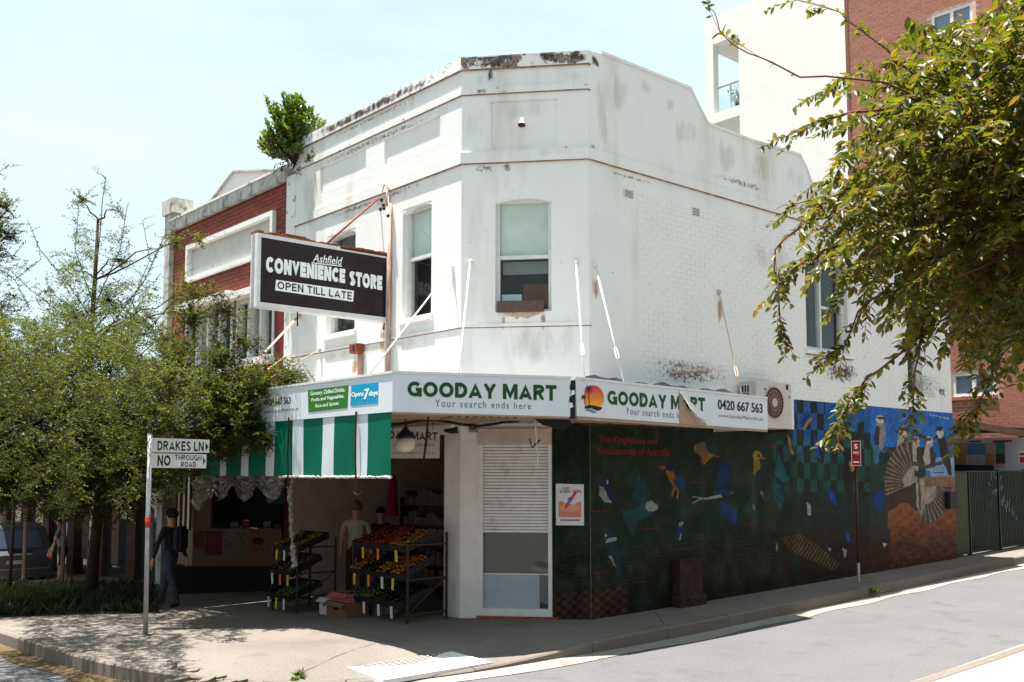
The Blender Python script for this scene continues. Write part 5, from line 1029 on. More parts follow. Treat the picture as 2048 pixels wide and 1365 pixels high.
# poster by the door
PPx = [(1112, 1051), (1168, 1052), (1168, 969), (1112, 967)]
def poster_paint(A, Z, S, T):
    c = np.ones((len(A), 3))*np.array((.62, .58, .62)); rg = np.random.RandomState(2)
    m = (T > .20) & (T < .50+.08*np.sin(S*9)) & (S > .08) & (S < .92); c[m] = np.array((.55, .20, .12)); m = ell(S, T, .5, .42, .36, .10); c[m] = (.60, .30, .20); m = seg(S, T, .35, .45, .72, .80, .09); c[m] = (.45, .05, .05); c[ell(S, T, .50, .62, .07, .06)] = (.05, .12, .40); c[seg(S, T, .4, .5, .3, .38, .03)] = (.4, .05, .04)
    return c*(.93+.07*rg.rand(len(A)))[:, None]
po = thing('street_poster', 'white poster with orange dancer artwork pasted beside the corner door', 'poster', cp(C, 1140, 1051, .012))
PZ = C.px(PPx, .012); part_box('poster_sheet', C, PZ[0][0], PZ[1][0], PZ[0][1], PZ[2][1], .0085, .0115, M['frame_white'], po); raster('poster_print', C, [(PZ[0][0]+.005, PZ[0][1]+.005), (PZ[1][0]-.005, PZ[1][1]+.005), (PZ[1][0]-.005, PZ[2][1]-.005), (PZ[0][0]+.005, PZ[3][1]-.005)], .0122, 30, 44, poster_paint, po)
lpx(C, 'MARK', [(1124, 980), (1140, 980), (1140, 974), (1124, 974)], .0135, M['dark'], po); lpx(C, 'SHEN YUN', [(1119, 987), (1162, 987), (1162, 980), (1119, 980)], .0135, M['dark'], po, bold=.01)
lpx(C, 'FEB 2021 - JUNE 2021', [(1121, 1041), (1160, 1041), (1160, 1038), (1121, 1038)], .0135, M['dark'], po) if False else part_box('fine_print', C, *[C.uv(u, 1040)[0] for u in (1121, 1160)], C.uv(1121, 1042)[1], C.uv(1121, 1039)[1], .012, .0135, M['grey_txt'], po)
# low brick pier with plinth against the mural
pier = thing('low_pier', 'low painted brick pier with stepped base against the mural', 'pier', W.p(W.uv(1382, 1200, .1)[0], zg(*W.p(W.uv(1382, 1200, .1)[0], 0)[:2]), .1))
pa0, pz0 = W.uv(1357, 1204, .12); pa1, _ = W.uv(1402, 1199, .12); pz1 = W.uv(1370, 1122, .12)[1]; g0 = zg(*W.p(pa0, 0)[:2])-.05
pm = mat('dirty_painted_brick', (.030, .014, .011), .8, .5, 6, grime=(.06, .05, .045), gs=5, gcut=(.58, .66), bmp=.3)
part_box('shaft', W, pa0, pa1, g0, pz1, .008, .16, pm, pier); part_box('base_course', W, pa0-.05, pa1+.05, g0, g0+.22, .008, .22, pm, pier, bev=.02); part_box('cap', W, pa0-.02, pa1+.02, pz1, pz1+.03, .008, .18, pm, pier)
for k in range(1, 6): part_box('joint', W, pa0-.001, pa1+.001, g0+.22+k*.11, g0+.228+k*.11, .159, .1605, M['dark'], pier)
# no stopping post in the lane, meter box at the wall end
def signpost(base, top, m, plates, name, label, cat, group=None, r=.022):
    t = thing(name, label, cat, base, group=group); bm = bmesh.new(); tube(bm, [base-Vector((0, 0, .1)), top], r, 10); obj('post', bm, m, t, smooth=True); return t
b_ = W.p(W.uv(1717, 1140, .55)[0], 0, .55); b_.z = zg(b_.x, b_.y); tz = W.uv(1714, 884, .55)[1]
np_ = signpost(b_, Vector((b_.x, b_.y, tz)), M['rust_dark'], None, 'parking_sign', 'red no stopping sign on a thin dark post in front of the mural', 'street sign')
sa_ = W.loc(b_)[0]; SP = Frame(b_, Vector((1, -.05, 0))); z1_, z0_ = SP.uv(1716, 883, .04)[1], SP.uv(1716, 931, .04)[1]
pt = part_box('plate', SP, -.075, .085, z0_, z1_, .032, .036, mat('sign_red', (.26, .015, .015), .4, .05), np_); part_box('plate_border', SP, -.083, .093, z0_-.008, z1_+.008, .028, .0315, M['wtxt'], np_)
lettering(SP, 'S', -.025, .03, z1_-.14, z1_-.05, .0375, M['wtxt'], pt, bold=.02); lettering(SP, 'NO', -.05, .06, z1_-.24, z1_-.19, .0375, M['wtxt'], pt, bold=.01); part_box('arrow', SP, -.05, .06, z0_+.05, z0_+.07, .0362, .0375, M['wtxt'], pt)
bm = bmesh.new(); tube(bm, [b_+Vector((0, 0, 0)), b_+Vector((0, 0, .35))], .026, 10); obj('post_sleeve', bm, M['steel'], np_)
ma, mz = W.uv(1898, 985, .12); ma1, mz0 = W.uv(1913, 1018, .12); part_ = thing('meter_box', 'small black box fixed at the far end of the mural wall', 'box', W.p(ma, mz0, .06)); part_box('box', W, ma, ma1+.05, mz0, mz, .008, .13, M['black'], part_, bev=.01); part_box('lid', W, ma+.02, ma1+.03, mz0+.03, mz-.03, .131, .14, M['dk_metal'], part_)
# ================================================================ neighbour shop (brick)
A2 = L.uv(345, 560)[0]; zcop0 = Hz(L, 465, 402); 
# ends of the parapet: coping top at u=355 -> v=438, u=578 -> v=347
ZNT = (Hz(L, 360, 432, .08)+Hz(L, 560, 345, .08))/2; ZNB = (Hz(L, 362, 455, .08)+Hz(L, 575, 357, .08))/2
nb = thing('brick_shop', 'red brick shop building with white framed render panel next to the white corner shop', 'building', L.p((A_L+A2)/2, 0, 0))
ne = A_L-.33
hb1 = hole(L, (371, 625), (462, 742)); hb1 = (hb1[0], hb1[1], Hz(L, 415, 745), Hz(L, 415, 612))
hb2 = hole(L, (473, 600), (546, 718)); hb2 = (hb2[0], hb2[1], Hz(L, 510, 722), Hz(L, 510, 592))
pq = L.px([(377, 493), (551, 422), (551, 505), (377, 567)]); hp = (pq[0][0], pq[1][0], (pq[2][1]+pq[3][1])/2, (pq[0][1]+pq[1][1])/2)
fw_ = mobj('front_wall', lambda bm: wall_grid(bm, L, A2, ne, ZB, ZNB, -.3, -.02, [hb1, hb2, (hp[0]+.05, hp[1]-.05, hp[2]+.05, hp[3]-.05)]), M['mortar_red'], nb)
bricks(L, A2+.01, ne-.005, ZB+.3, ZNB-.01, -.02, fw_, M['brick_red'], holes=[(h[0]-.005, h[1]+.005, h[2]-.005, h[3]+.005) for h in (hb1, hb2, hp)], dep=.014)
part_box('coping', L, A2, ne, ZNB, ZNT, -.34, .09, M['cement'], nb); part_box('coping_top', L, A2-.02, ne+.01, ZNT+.001, ZNT+.04, -.36, .12, M['white_cap'], nb)
for k in range(9): a = A2+.3+k*(ne-A2-.4)/8; part_box('coping_joint', L, a, a+.012, ZNB+.01, ZNT-.005, .089, .092, M['dark'], nb)
bm = bmesh.new(); wall_grid(bm, L, hp[0], hp[1], hp[2], hp[3], -.10, .07, [(hp[0]+.10, hp[1]-.10, hp[2]+.10, hp[3]-.10)]); obj('panel_frame', bm, M['white'], nb)
part_box('render_panel', L, hp[0]+.05, hp[1]-.05, hp[2]+.05, hp[3]-.05, -.09, -.05, mat('old_render_panel', (.55, .54, .50), .9, .08, 4, grime=(.22, .20, .17), gs=2, gcut=(.60, .75)), nb)
part_box('pier', L, A2-.30, A2-.003, -.9, Hz(L, 345, 432), -.3, .10, M['cement'], nb); part_box('pier_cap', L, A2-.36, A2+.30, Hz(L, 345, 432)+.001, Hz(L, 345, 404), -.34, .16, M['cement'], nb)
ph = hole(L, (553, 640), (571, 712)); part_box('red_strip', L, ph[0], ph[1]-.02, ZB+.3, Hz(L, 560, 600), .0, .02, mat('dark_red_paint', (.16, .01, .015), .6, .1), nb)
gz = L.px([(395, 425), (470, 345), (560, 343), (575, 350)], -3.2)
mobj('rear_gable', lambda bm: fpoly(bm, L, [(gz[0][0]-.3, ZNB-1), (gz[0][0]-.3, gz[0][1]-.4), gz[1], gz[2], (ne+2, gz[3][1]), (ne+2, ZNB-1)], -3.4, -3.2), M['white_lane'], nb)
bm = bmesh.new()
for p_, q_ in zip([(gz[0][0]-.3, gz[0][1]-.4), gz[1], gz[2]], [gz[1], gz[2], (ne+2, gz[3][1])]): fpoly(bm, L, [p_, q_, (q_[0], q_[1]+.05), (p_[0], p_[1]+.05)], -3.45, -3.12)
obj('gable_edge', bm, M['cement'], nb)
def bay(h, parent, n, lab=None):
    a0, a1, z0, z1 = h; w = None; bm = bmesh.new(); hs_ = []; st_ = (a1-a0-.08)/n
    hs_ = [(a0+.08+k*st_, a0+k*st_+st_, z0+.08, z1-.08) for k in range(n)]; wall_grid(bm, L, a0, a1, z0, z1, -.16, .0, hs_); w = obj('window', bm, M['frame_white'], parent)
    for q in hs_: part_box('pane', L, q[0]-.01, q[1]+.01, q[2]-.01, q[3]+.01, -.12, -.115, M['clear'], w)
    part_box('backing', L, a0-.1, a1+.1, z0-.1, z1+.1, -.5, -.46, M['dark'], w); part_box('curtain', L, a0+.1, a0+(a1-a0)*.55, z0+.3, z1-.1, -.30, -.29, mat('net_curtain', (.42, .40, .38), .9, .2, 20), w)
    part_box('hood', L, a0-.12, a1+.12, z1+.003, z1+.14, -.05, .22, M['white'], w); part_box('sill', L, a0-.1, a1+.1, z0-.12, z0-.003, -.05, .16, M['white'], w); return w
bay(hb1, nb, 4); bay(hb2, nb, 3)
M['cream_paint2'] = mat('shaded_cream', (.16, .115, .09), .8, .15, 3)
part_box('party_wall_left', L, A2-.3, A2-.02, -1.2, ZNB-.4, -10, -.34, M['cement'], nb)
mobj('roof', lambda bm: prism(bm, [(p.x, p.y) for p in (L.p(A2, 0, -.32), L.p(A_L-.25, 0, -.32), L.p(A_L-.25, 0, -9), L.p(A2, 0, -9))], ZNB-.7, ZNB-.6), M['cement'], nb)
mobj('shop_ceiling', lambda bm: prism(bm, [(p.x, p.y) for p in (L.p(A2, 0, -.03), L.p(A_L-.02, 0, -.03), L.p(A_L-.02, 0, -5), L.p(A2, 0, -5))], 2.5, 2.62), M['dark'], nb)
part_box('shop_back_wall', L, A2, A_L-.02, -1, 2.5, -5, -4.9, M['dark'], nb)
cz = 2.35
nc = thing('neighbour_canopy', 'cream street canopy of the brick shop, mostly behind the feathery tree', 'canopy', L.p(-8, cz, 1)); part_box('deck', L, A2-14, A_L-.02, cz+.18, cz+.30, .02, 2.2, M['soffit'], nc); part_box('fascia', L, A2-14, A_L-.02, cz+.0, cz+.55, 2.21, 2.26, M['cream_paint'], nc)
stay(cp(L, 640, 700, .02), L.p(A_L-.5, cz+.55, 2.1), None, 'cream_paint', .011); 
for (u0, v0, u1, v1) in ((600, 628, 512, 724), (572, 712, 535, 740)):
    bm = bmesh.new(); tube(bm, [cp(L, u0, v0, .03), cp(L, u1, v1, 1.9)], .014, 6); obj('stay_rod', bm, M['pinkrust'], nc)
# word sign under neighbour canopy
q = L.uv(300, 985, 1.6); q1 = L.uv(368, 967, 1.6); sg_ = thing('shopfront_sign', 'pale green lettered shop sign under the neighbour canopy, half hidden by leaves', 'shop sign', L.p(q[0], q[1], 1.6)); bd2 = part_box('board', L, q[0]-.5, q1[0], q[1], q1[1]+.25, 1.57, 1.6, mat('mint_board', (.35, .48, .36), .6, .05), sg_); lettering(L, 'HEN', q[0], q1[0]-.05, q[1]+.1, q1[1]+.2, 1.603, M['black'], bd2, bold=.03)
# takeaway counter block of the neighbour (pale panels, posters, dark plinth)
ko = at(384, 1133, 20.6); KF = Frame(ko, Vector((1, .03, 0))); SFc = Frame(ko, Vector((.62, -.78, 0)))
kz0 = KF.uv(384, 1133)[1]; kz1 = KF.uv(384, 1062)[1]; ka1 = KF.uv(562, 1135)[0]; kzt = 2.3
kt = thing('takeaway_counter', 'cream takeaway counter with posters and a dark opening above, deep under the canopy', 'counter', KF.p(ka1/2, -.3, -.3))
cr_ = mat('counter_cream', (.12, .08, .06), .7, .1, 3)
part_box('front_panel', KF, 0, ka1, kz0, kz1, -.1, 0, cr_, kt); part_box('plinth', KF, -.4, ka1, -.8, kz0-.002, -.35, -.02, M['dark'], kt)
part_box('side_panel', SFc, -1.1, -.003, kz0-.0, kz1, -.1, 0, mat('counter_cream_lit_side', (.25, .18, .14), .7, .1, 3), kt)  # same cream as the front, paler: light on this side put into the colour
part_box('side_plinth', SFc, -1.1, -.003, -.8, kz0-.002, -.1, -.02, M['dark'], kt)
part_box('counter_top', KF, -.0, ka1, kz1+.001, kz1+.05, -.5, .05, cr_, kt)
for k in range(5): a = -1.1+k*.27; part_box('mullion', SFc, a, a+.035, kz1, kzt, -.06, -.02, cr_, kt)
part_box('window_glass', SFc, -1.1, 0, kz1+.01, kzt, -.05, -.045, M['glass'], kt); part_box('corner_post', KF, -.03, .35, kz1+.052, kzt, -.12, -.02, cr_, kt)
part_box('back_wall', KF, .0, ka1+.3, kz1-.5, kzt, -1.6, -1.5, M['dark'], kt); part_box('menu_board', KF, ka1-.62, ka1-.1, kz1+.55, kzt, -1.4, -1.38, M['cream_paint'], kt); part_box('blue_picture', KF, ka1-.6, ka1-.12, kz1+.5, kz1+.85, -1.37, -1.36, mat('blue_print', (.03, .08, .12), .6), kt)
for (u0, v0, u1, v1, c_, nme) in ((388, 1061, 408, 1098, (.10, .012, .012), 'poster'), (411, 1060, 444, 1111, (.07, .012, .010), 'poster'), (449, 1061, 492, 1096, (.10, .075, .06), 'notice'), (500, 1062, 533, 1108, (.15, .055, .03), 'poster')):
    b0, y1 = KF.uv(u0, v0); b1, y0 = KF.uv(u1, v1); part_box(nme, KF, b0, b1, y0, y1, .003, .006, mat('print_%d' % u0, c_, .6, .5, 14), kt)
a0_, y1 = KF.uv(504, 1075); a1_, y0 = KF.uv(529, 1090); mobj('poster_motif', lambda bm: fpoly(bm, KF, [((a0_+a1_)/2+.5*(a1_-a0_)*math.cos(k*.524), (y0+y1)/2+.5*(y1-y0)*math.sin(k*.524)) for k in range(12)], .006, .008), M['dark'], kt)
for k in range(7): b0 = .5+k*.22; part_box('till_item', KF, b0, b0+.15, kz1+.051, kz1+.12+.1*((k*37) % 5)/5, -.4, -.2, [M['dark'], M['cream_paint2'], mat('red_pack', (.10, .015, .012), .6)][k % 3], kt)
# partition columns between the shops
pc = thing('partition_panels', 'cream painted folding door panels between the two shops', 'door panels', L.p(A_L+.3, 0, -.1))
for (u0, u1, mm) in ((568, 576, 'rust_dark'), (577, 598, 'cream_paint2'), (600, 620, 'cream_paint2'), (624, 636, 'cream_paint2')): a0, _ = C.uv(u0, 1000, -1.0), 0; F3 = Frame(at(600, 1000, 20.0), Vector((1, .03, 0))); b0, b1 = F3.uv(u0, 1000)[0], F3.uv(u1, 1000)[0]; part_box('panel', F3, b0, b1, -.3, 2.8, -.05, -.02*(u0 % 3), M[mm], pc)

# ================================================================ towers behind
BO = W.p(18.2, 0, 0); B = Frame(BO, -dL)
sL = B.uv(1409, 100)[0]; sM = B.uv(1692, 100)[0]
ZTW = B.uv(1409, 42)[1]
tw = thing('cream_apartment_tower', 'tall cream rendered apartment tower with open corner balconies behind the shop', 'apartment building', B.p((sL+sM)/2, 0, -2))
op0, op1 = B.uv(1427, 160)[0], B.uv(1478, 160)[0]; z_a = Hz(B, 1450, 82); z_b = Hz(B, 1450, 190); z_c = Hz(B, 1450, 262)
sh_ = .55; slabs = [(z_a-.0, z_a+.3)]
fl_h = 2.95; hl = []; zt_o = Hz(B, 1476, 70)
for k in range(5): z1 = zt_o-k*fl_h; hl.append((op0, op1, z1-fl_h+.38, z1))
mobj('front_wall', lambda bm: wall_grid(bm, B, sL, sM-.003, -1, ZTW, -.3, 0, hl), M['cream_wall'], tw)
part_box('side_wall', B, op1+.0, op1+.25, -1, ZTW-.4, -9, -.305, M['cream_wall'], tw)
for k in range(6): z1 = zt_o-k*fl_h; part_box('balcony_slab', B, sL+.0, op1-.002, z1+.003, z1+.375, -4.2, -.303, M['cream_wall'], tw)
part_box('balcony_column', B, sL, sL+.35, -1, ZTW-.4, -4.5, -4.203, M['cream_wall'], tw)
part_box('roof_slab', B, sL+.002, sM-.005, ZTW-.39, ZTW-.02, -9, -.303, M['cream_wall'], tw)
bal = mat('balustrade_glass', (.25, .45, .50), .1, .1)
for k in range(2):
    z1 = zt_o-k*fl_h-fl_h+.38; gp_ = part_box('glass_balustrade', B, op0+.02, op1-.02, z1+.08, z1+.95, -.28, -.26, M['clear'], tw)
    bm = bmesh.new(); tube(bm, [B.p(op0, z1+1.0, -.27), B.p(op1, z1+1.0, -.27)], .03, 6); tube(bm, [B.p((op0+op1)/2, z1, -.27), B.p((op0+op1)/2, z1+1, -.27)], .025, 6); obj('handrail', bm, M['steel'], tw)
    part_box('side_balustrade', B, sL+.03, sL+.05, z1+.08, z1+1.0, -4.1, -.4, M['clear'], tw)
pl2 = thing('balcony_plant', 'small leafy pot plant on the tower balcony', 'plant', B.p(op1-.4, zt_o-fl_h+.38, -1))
bt = thing('brick_apartment_tower', 'tall red brick apartment tower with white aluminium windows behind the foliage', 'apartment building', B.p(3, 0, -2))
wa = B.px([(1861, 30), (1944, 5), (1944, 52), (1861, 72)]); wb = B.px([(1903, 749), (1990, 741), (1990, 790), (1903, 795)])
hh = [(wa[0][0], wa[1][0], (wa[2][1]+wa[3][1])/2, (wa[0][1]+wa[1][1])/2), (wb[0][0], wb[1][0], (wb[2][1]+wb[3][1])/2, (wb[0][1]+wb[1][1])/2)]
h3 = (hh[0][0], hh[0][1], (hh[0][3]+hh[1][3])/2-hh[0][3]+hh[0][2], (hh[0][3]+hh[1][3])/2); hh.append(h3)
BE = B.uv(2004, 150)[0]; BT = 21.5
bw_ = mobj('front_wall', lambda bm: wall_grid(bm, B, sM+.0, 5.0, 1.5, BT, -.3, 0, hh), M['mortar_tower'], bt)
vis = lambda c: 0
bricks(B, sM+.01, 4.9, 3.0, BT-.05, 0, bw_, M['brick_tower'], j=.016, bh=.070, holes=[(h[0]-.005, h[1]+.005, h[2]-.1, h[3]+.005) for h in hh], near=lambda c: abs(c[0]+.1-(wb[0][0]+wb[1][0])/2)+abs(c[2]-hh[1][2])*1.0)
part_box('edge_strip', B, sM-.001, sM+.12, 1.5, BT, .0155, .03, mat('dark_downpipe', (.16, .07, .05), .8), bt)
part_box('return_wall', B, BE-.0, BE+.3, 7.5, BT, .016, 1.2, M['brick_tower'], bt)
part_box('concrete_band', B, sM+.2, 4.9, 2.2, 2.95, .001, .03, M['cement'], bt)
for k, h in enumerate(hh):
    bm = bmesh.new(); m_ = (h[0]+h[1])/2; wall_grid(bm, B, h[0], h[1], h[2], h[3], -.16, -.03, [(h[0]+.09, m_-.05, h[2]+.09, h[3]-.08), (m_+.05, h[1]-.09, h[2]+.09, h[3]-.08)]); w = obj('window', bm, M['frame_white'], bt)
    for (c0, c1) in ((h[0]+.07, m_-.04), (m_+.04, h[1]-.07)): part_box('pane', B, c0, c1, h[2]+.07, h[3]-.07, -.11, -.10, mat('blue_grey_glass', (.10, .14, .20), .12, .1, spec=.8) if 'bgg' not in M else M['bgg'], w)
    part_box('brick_sill', B, h[0]-.05, h[1]+.05, h[2]-.1, h[2]-.002, -.05, .05, M['brick_tower'], w)
# tall mass of the tower continuing behind
mobj('tower_body', lambda bm: prism(bm, [(p.x, p.y) for p in (B.p(sM+.3, 0, -.31), B.p(4.7, 0, -.31), B.p(4.7, 0, -11), B.p(sM+.3, 0, -11))], 0, BT-.3), M['mortar_tower'], bt)
# carport, garage wall with colour squares, parked car, red sign
cpz = zg(*W.p(16, 0)[:2])
cpt = thing('carport', 'dark flat carport roof behind the green steel fence', 'carport', W.p(15, cpz, -3))
ea, ez = W.uv(1905, 837, -.5); eb, ez2 = W.uv(2048, 862, -.5)
mobj('roof_beam', lambda bm: fpoly(bm, W, W.px([(1880, 833), (2100, 869), (2100, 881), (1880, 846)], -.5), -.62, -.5), mat('brown_beam', (.16, .085, .05), .7, .2), cpt)
mobj('roof_sheet', lambda bm: prism(bm, [(p.x, p.y) for p in (W.p(12, 0, -.7), W.p(17.6, 0, -.7), W.p(17.6, 0, -7), W.p(12, 0, -7))], 3.28, 3.36), M['dk_metal'], cpt)
for a in (12.2, 17.4): part_box('post', W, a, a+.1, zg(*W.p(a, 0)[:2])-.3, 3.27, -1, -.9, M['dk_metal'], cpt)
GF = Frame(W.p(17.2, 0, -3), -dL)
gw = thing('painted_garage_wall', 'pale rear wall painted with a patchwork of coloured rectangles', 'wall', GF.p(0, .3))
part_box('wall', GF, -6, 9, -.5, Hz(GF, 1950, 878), -.2, 0, M['fascia'], gw)
rows_ = [((1906, 1916), (1916, 1934), (1934, 1971), (1971, 1992), (1992, 2011)), ]
cl = {'k': (.09, .06, .06), 'o': (.55, .33, .16), 'b': (.12, .32, .55), 'p': (.62, .36, .45), 'g': (.07, .28, .17), 'l': (.42, .60, .66), 'n': (.50, .28, .16), 'r': (.30, .04, .06)}
for (u0, u1, v0, v1, c) in ((1898, 1916, 888, 908, 'k'), (1916, 1934, 886, 908, 'o'), (1934, 1971, 887, 910, 'b'), (1971, 1991, 886, 908, 'p'), (1991, 2011, 885, 908, 'g'), (1898, 1932, 908, 930, 'o'), (1952, 1970, 910, 928, 'l'), (1970, 1990, 908, 930, 'n'), (1991, 2011, 908, 928, 'k'), (1936, 1962, 882, 885, 'r'), (1986, 2024, 881, 885, 'r'), (1970, 2010, 928, 936, 'p')):
    a0, z1 = GF.uv(u0, v0); a1, z0 = GF.uv(u1, v1); part_box('colour_square', GF, a0+.002, a1-.002, z0+.002, z1-.002, .001, .006, M.setdefault('sq'+c, mat('square_'+c, cl[c], .6, .06, 4)), gw)
rs = thing('red_notice', 'small red and white notice on the painted wall at the right edge', 'sign', cp(GF, 2043, 925, .02)); a0, z1 = GF.uv(2037, 903, .01); a1, z0 = GF.uv(2052, 928, .01); part_box('board', GF, a0, a1, z0, z1, .01, .02, M['wtxt'], rs); part_box('red_field', GF, a0+.03, a1, z0+.03, z0+(z1-z0)*.55, .021, .024, mat('notice_red', (.55, .03, .06), .5), rs); part_box('red_field', GF, a0+.03, a1, z0+(z1-z0)*.65, z1-.04, .021, .024, mat('notice_red2', (.5, .06, .08), .5), rs)
# green steel fence
gf = thing('green_steel_fence', 'dark green ribbed steel fence at the end of the mural wall', 'fence', W.p(14, zg(*W.p(14, 0)[:2]), -.1))
a = A_W+.05; i = 0
while a < 18.5:
    wd = .78 if i == 0 else 1.55; zb = zg(*W.p(a+wd/2, 0)[:2]); zt2 = W.uv(1930, 944, -.1)[1]+.012*(a-A_W)
    n = int(wd/.085); bm = bmesh.new(); pr = None
    for k in range(n+1):
        for da, oo in ((0, .0), (.02, .028), (.045, .028), (.065, 0)):
            x = a+.03+(wd-.06)*k/n*1+da*(1 if k < n else 0)
            if x > a+wd-.03: continue
            c = [bm.verts.new(W.p(x, zb+.08, -.1+oo)), bm.verts.new(W.p(x, zt2-.02, -.1+oo))]
            if pr: bm.faces.new([pr[0], c[0], c[1], pr[1]])
            pr = c
    obj('ribbed_panel', bm, M['green_fence'] if i else mat('pale_green_sheet', (.065, .08, .045), .5, .1), gf); part_box('fence_post', W, a-.03, a+.028, zb-.1, zt2+.02, -.14, -.05, M['green_fence'], gf); part_box('top_rail', W, a+.03, a+wd-.03, zt2-.019, zt2+.015, -.13, -.06, M['green_fence'], gf); part_box('bottom_rail', W, a+.03, a+wd-.03, zb+.04, zb+.079, -.13, -.06, M['green_fence'], gf)
    a += wd; i += 1
rr = random.Random(9); bm = bmesh.new(); gg = W.px([(1985, 965), (2032, 1035)], -.05)
for k in range(26):
    s = rr.random(); a = gg[0][0]+(gg[1][0]-gg[0][0])*s+rr.uniform(-.25, .25); z = gg[0][1]+(gg[1][1]-gg[0][1])*s+rr.uniform(-.2, .2); d = rr.uniform(.08, .2); ang = rr.uniform(.8, 2.4)
    fpoly(bm, W, [(a, z), (a+.012, z), (a+.012+d*math.cos(ang), z+d*math.sin(ang)), (a+d*math.cos(ang), z+d*math.sin(ang))], -.068, -.066)
obj('chalk_scrawl', bm, mat('faded_white_paint', (.30, .31, .32), .8, .2), gf, kind='stuff')
# hidden car roof behind the fence
cz2 = thing('parked_hatchback', 'dark car behind the green fence, only its roof showing', 'car', W.p(15, zg(*W.p(15, 0)[:2]), -2))
bm = bmesh.new(); ca = [W.uv(1880, 942, -2)[0], W.uv(1990, 942, -2)[0]]; zc = W.uv(1945, 931, -2)[1]; fpoly(bm, W, [(ca[0]-1, .3), (ca[1]+.9, .3), (ca[1]+.9, zc-.55), (ca[1]+.2, zc-.5), (ca[1]-.25, zc-.05), (ca[1]-.6, zc), (ca[0]+.4, zc), (ca[0], zc-.08), (ca[0]-.5, zc-.5), (ca[0]-1, zc-.55)], -3.2, -1.6); bmesh.ops.bevel(bm, geom=bm.edges[:], offset=.05, segments=2, affect='EDGES'); obj('body', bm, mat('dark_blue_car', (.01, .012, .025), .2), cz2, smooth=True)
# ================================================================ row of low shops further down the street
fs = thing('low_shop_row', 'dark single storey shopfront row behind the feathery trees at the far left', 'shops', L.p(A2-7, -1, 0))
hs_ = [(A2-13.5+k*2.3, A2-13.5+k*2.3+1.7, -1.0, 1.7) for k in range(6)]
mobj('front', lambda bm: wall_grid(bm, L, A2-14.3, A2-.32, -2, 2.55, -.3, -.05, hs_), mat('dark_shopfront', (.07, .035, .025), .8, .3), fs)
for h in hs_: part_box('display_glass', L, h[0], h[1], h[2], h[3], -.2, -.19, M['glass'], fs)
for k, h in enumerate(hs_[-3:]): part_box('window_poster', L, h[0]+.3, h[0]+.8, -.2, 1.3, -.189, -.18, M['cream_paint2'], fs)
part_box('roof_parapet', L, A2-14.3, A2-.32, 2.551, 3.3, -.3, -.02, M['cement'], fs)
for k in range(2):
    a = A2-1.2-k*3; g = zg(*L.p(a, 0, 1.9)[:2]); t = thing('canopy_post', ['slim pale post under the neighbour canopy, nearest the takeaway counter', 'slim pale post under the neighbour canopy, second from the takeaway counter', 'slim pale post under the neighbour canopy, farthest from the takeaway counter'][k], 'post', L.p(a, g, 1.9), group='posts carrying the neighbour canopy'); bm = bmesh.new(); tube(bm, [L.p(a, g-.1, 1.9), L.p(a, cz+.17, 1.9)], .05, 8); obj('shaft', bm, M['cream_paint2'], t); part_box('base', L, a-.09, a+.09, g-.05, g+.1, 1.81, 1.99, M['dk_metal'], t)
# ================================================================ street name post
sb = gnd(291, 1269); stop = at(300, 868, sb.y); sn = thing('street_name_post', 'grey street name post with two white name plates and a red band', 'street sign', sb)
bm = bmesh.new(); tube(bm, [sb-Vector((0, 0, .1)), stop], .034, 12); obj('post', bm, M['steel'], sn, smooth=True)
lean = (stop-sb).normalized(); zr = at(294, 1045, sb.y).z; f_ = (zr-sb.z)/(stop.z-sb.z); c_ = sb.lerp(stop, f_)
bm = bmesh.new(); tube(bm, [c_-lean*.075, c_+lean*.075], .038, 12); obj('red_band', bm, mat('band_red', (.55, .04, .03), .5), sn, smooth=True)
PF = Frame(Vector((stop.x, stop.y-.045, 0)), Vector((1, .06, 0)))
def plate(q, nm):
    p = PF.px(q, .012); o = obj(nm, (lambda b: (fpoly(b, PF, p, .0, .012), b)[1])(bmesh.new()), M['frame_white'], sn); return o
p1_ = plate([(303, 905), (418, 906), (419, 880), (304, 876)], 'name_plate'); block(PF, 'DRAKES LN', [(315, 901), (407, 903), (408, 884), (315, 882)], .0135, M['black'], p1_, .2, .14)
mobj('arrow', lambda bm: fpoly(bm, PF, PF.px([(411, 885), (417, 894), (411, 903)], .0135), .0122, .0138), M['black'], p1_)
p2_ = plate([(302, 936), (412, 937), (413, 909), (303, 907)], 'name_plate'); block(PF, 'NO', [(315, 932), (341, 932), (341, 911), (315, 911)], .0135, M['black'], p2_, .22, .14)
block(PF, 'THROUGH', [(350, 920), (403, 922), (403, 911), (350, 910)], .0135, M['black'], p2_, .19, .18); block(PF, 'ROAD', [(362, 935), (392, 935), (392, 924), (362, 924)], .0135, M['black'], p2_, .19, .18)
mobj('arrow', lambda bm: fpoly(bm, PF, PF.px([(406, 914), (411, 922), (406, 931)], .0135), .0122, .0138), M['black'], p2_)
db = gnd(18, 1190); t = thing('dark_sign_post', 'thin dark sign post at the left edge in front of the parked car', 'sign post', db); bm = bmesh.new(); tube(bm, [db-Vector((0, 0, .1)), at(33, 925, db.y)], .04, 8); obj('post', bm, M['dk_metal'], t, smooth=True)
q = at(38, 960, db.y); part_box('back_plate', Frame(q, Vector((1, .3, 0))), -.08, .22, q.z-.25, q.z+.2, .05, .06, M['rust_dark'], t)

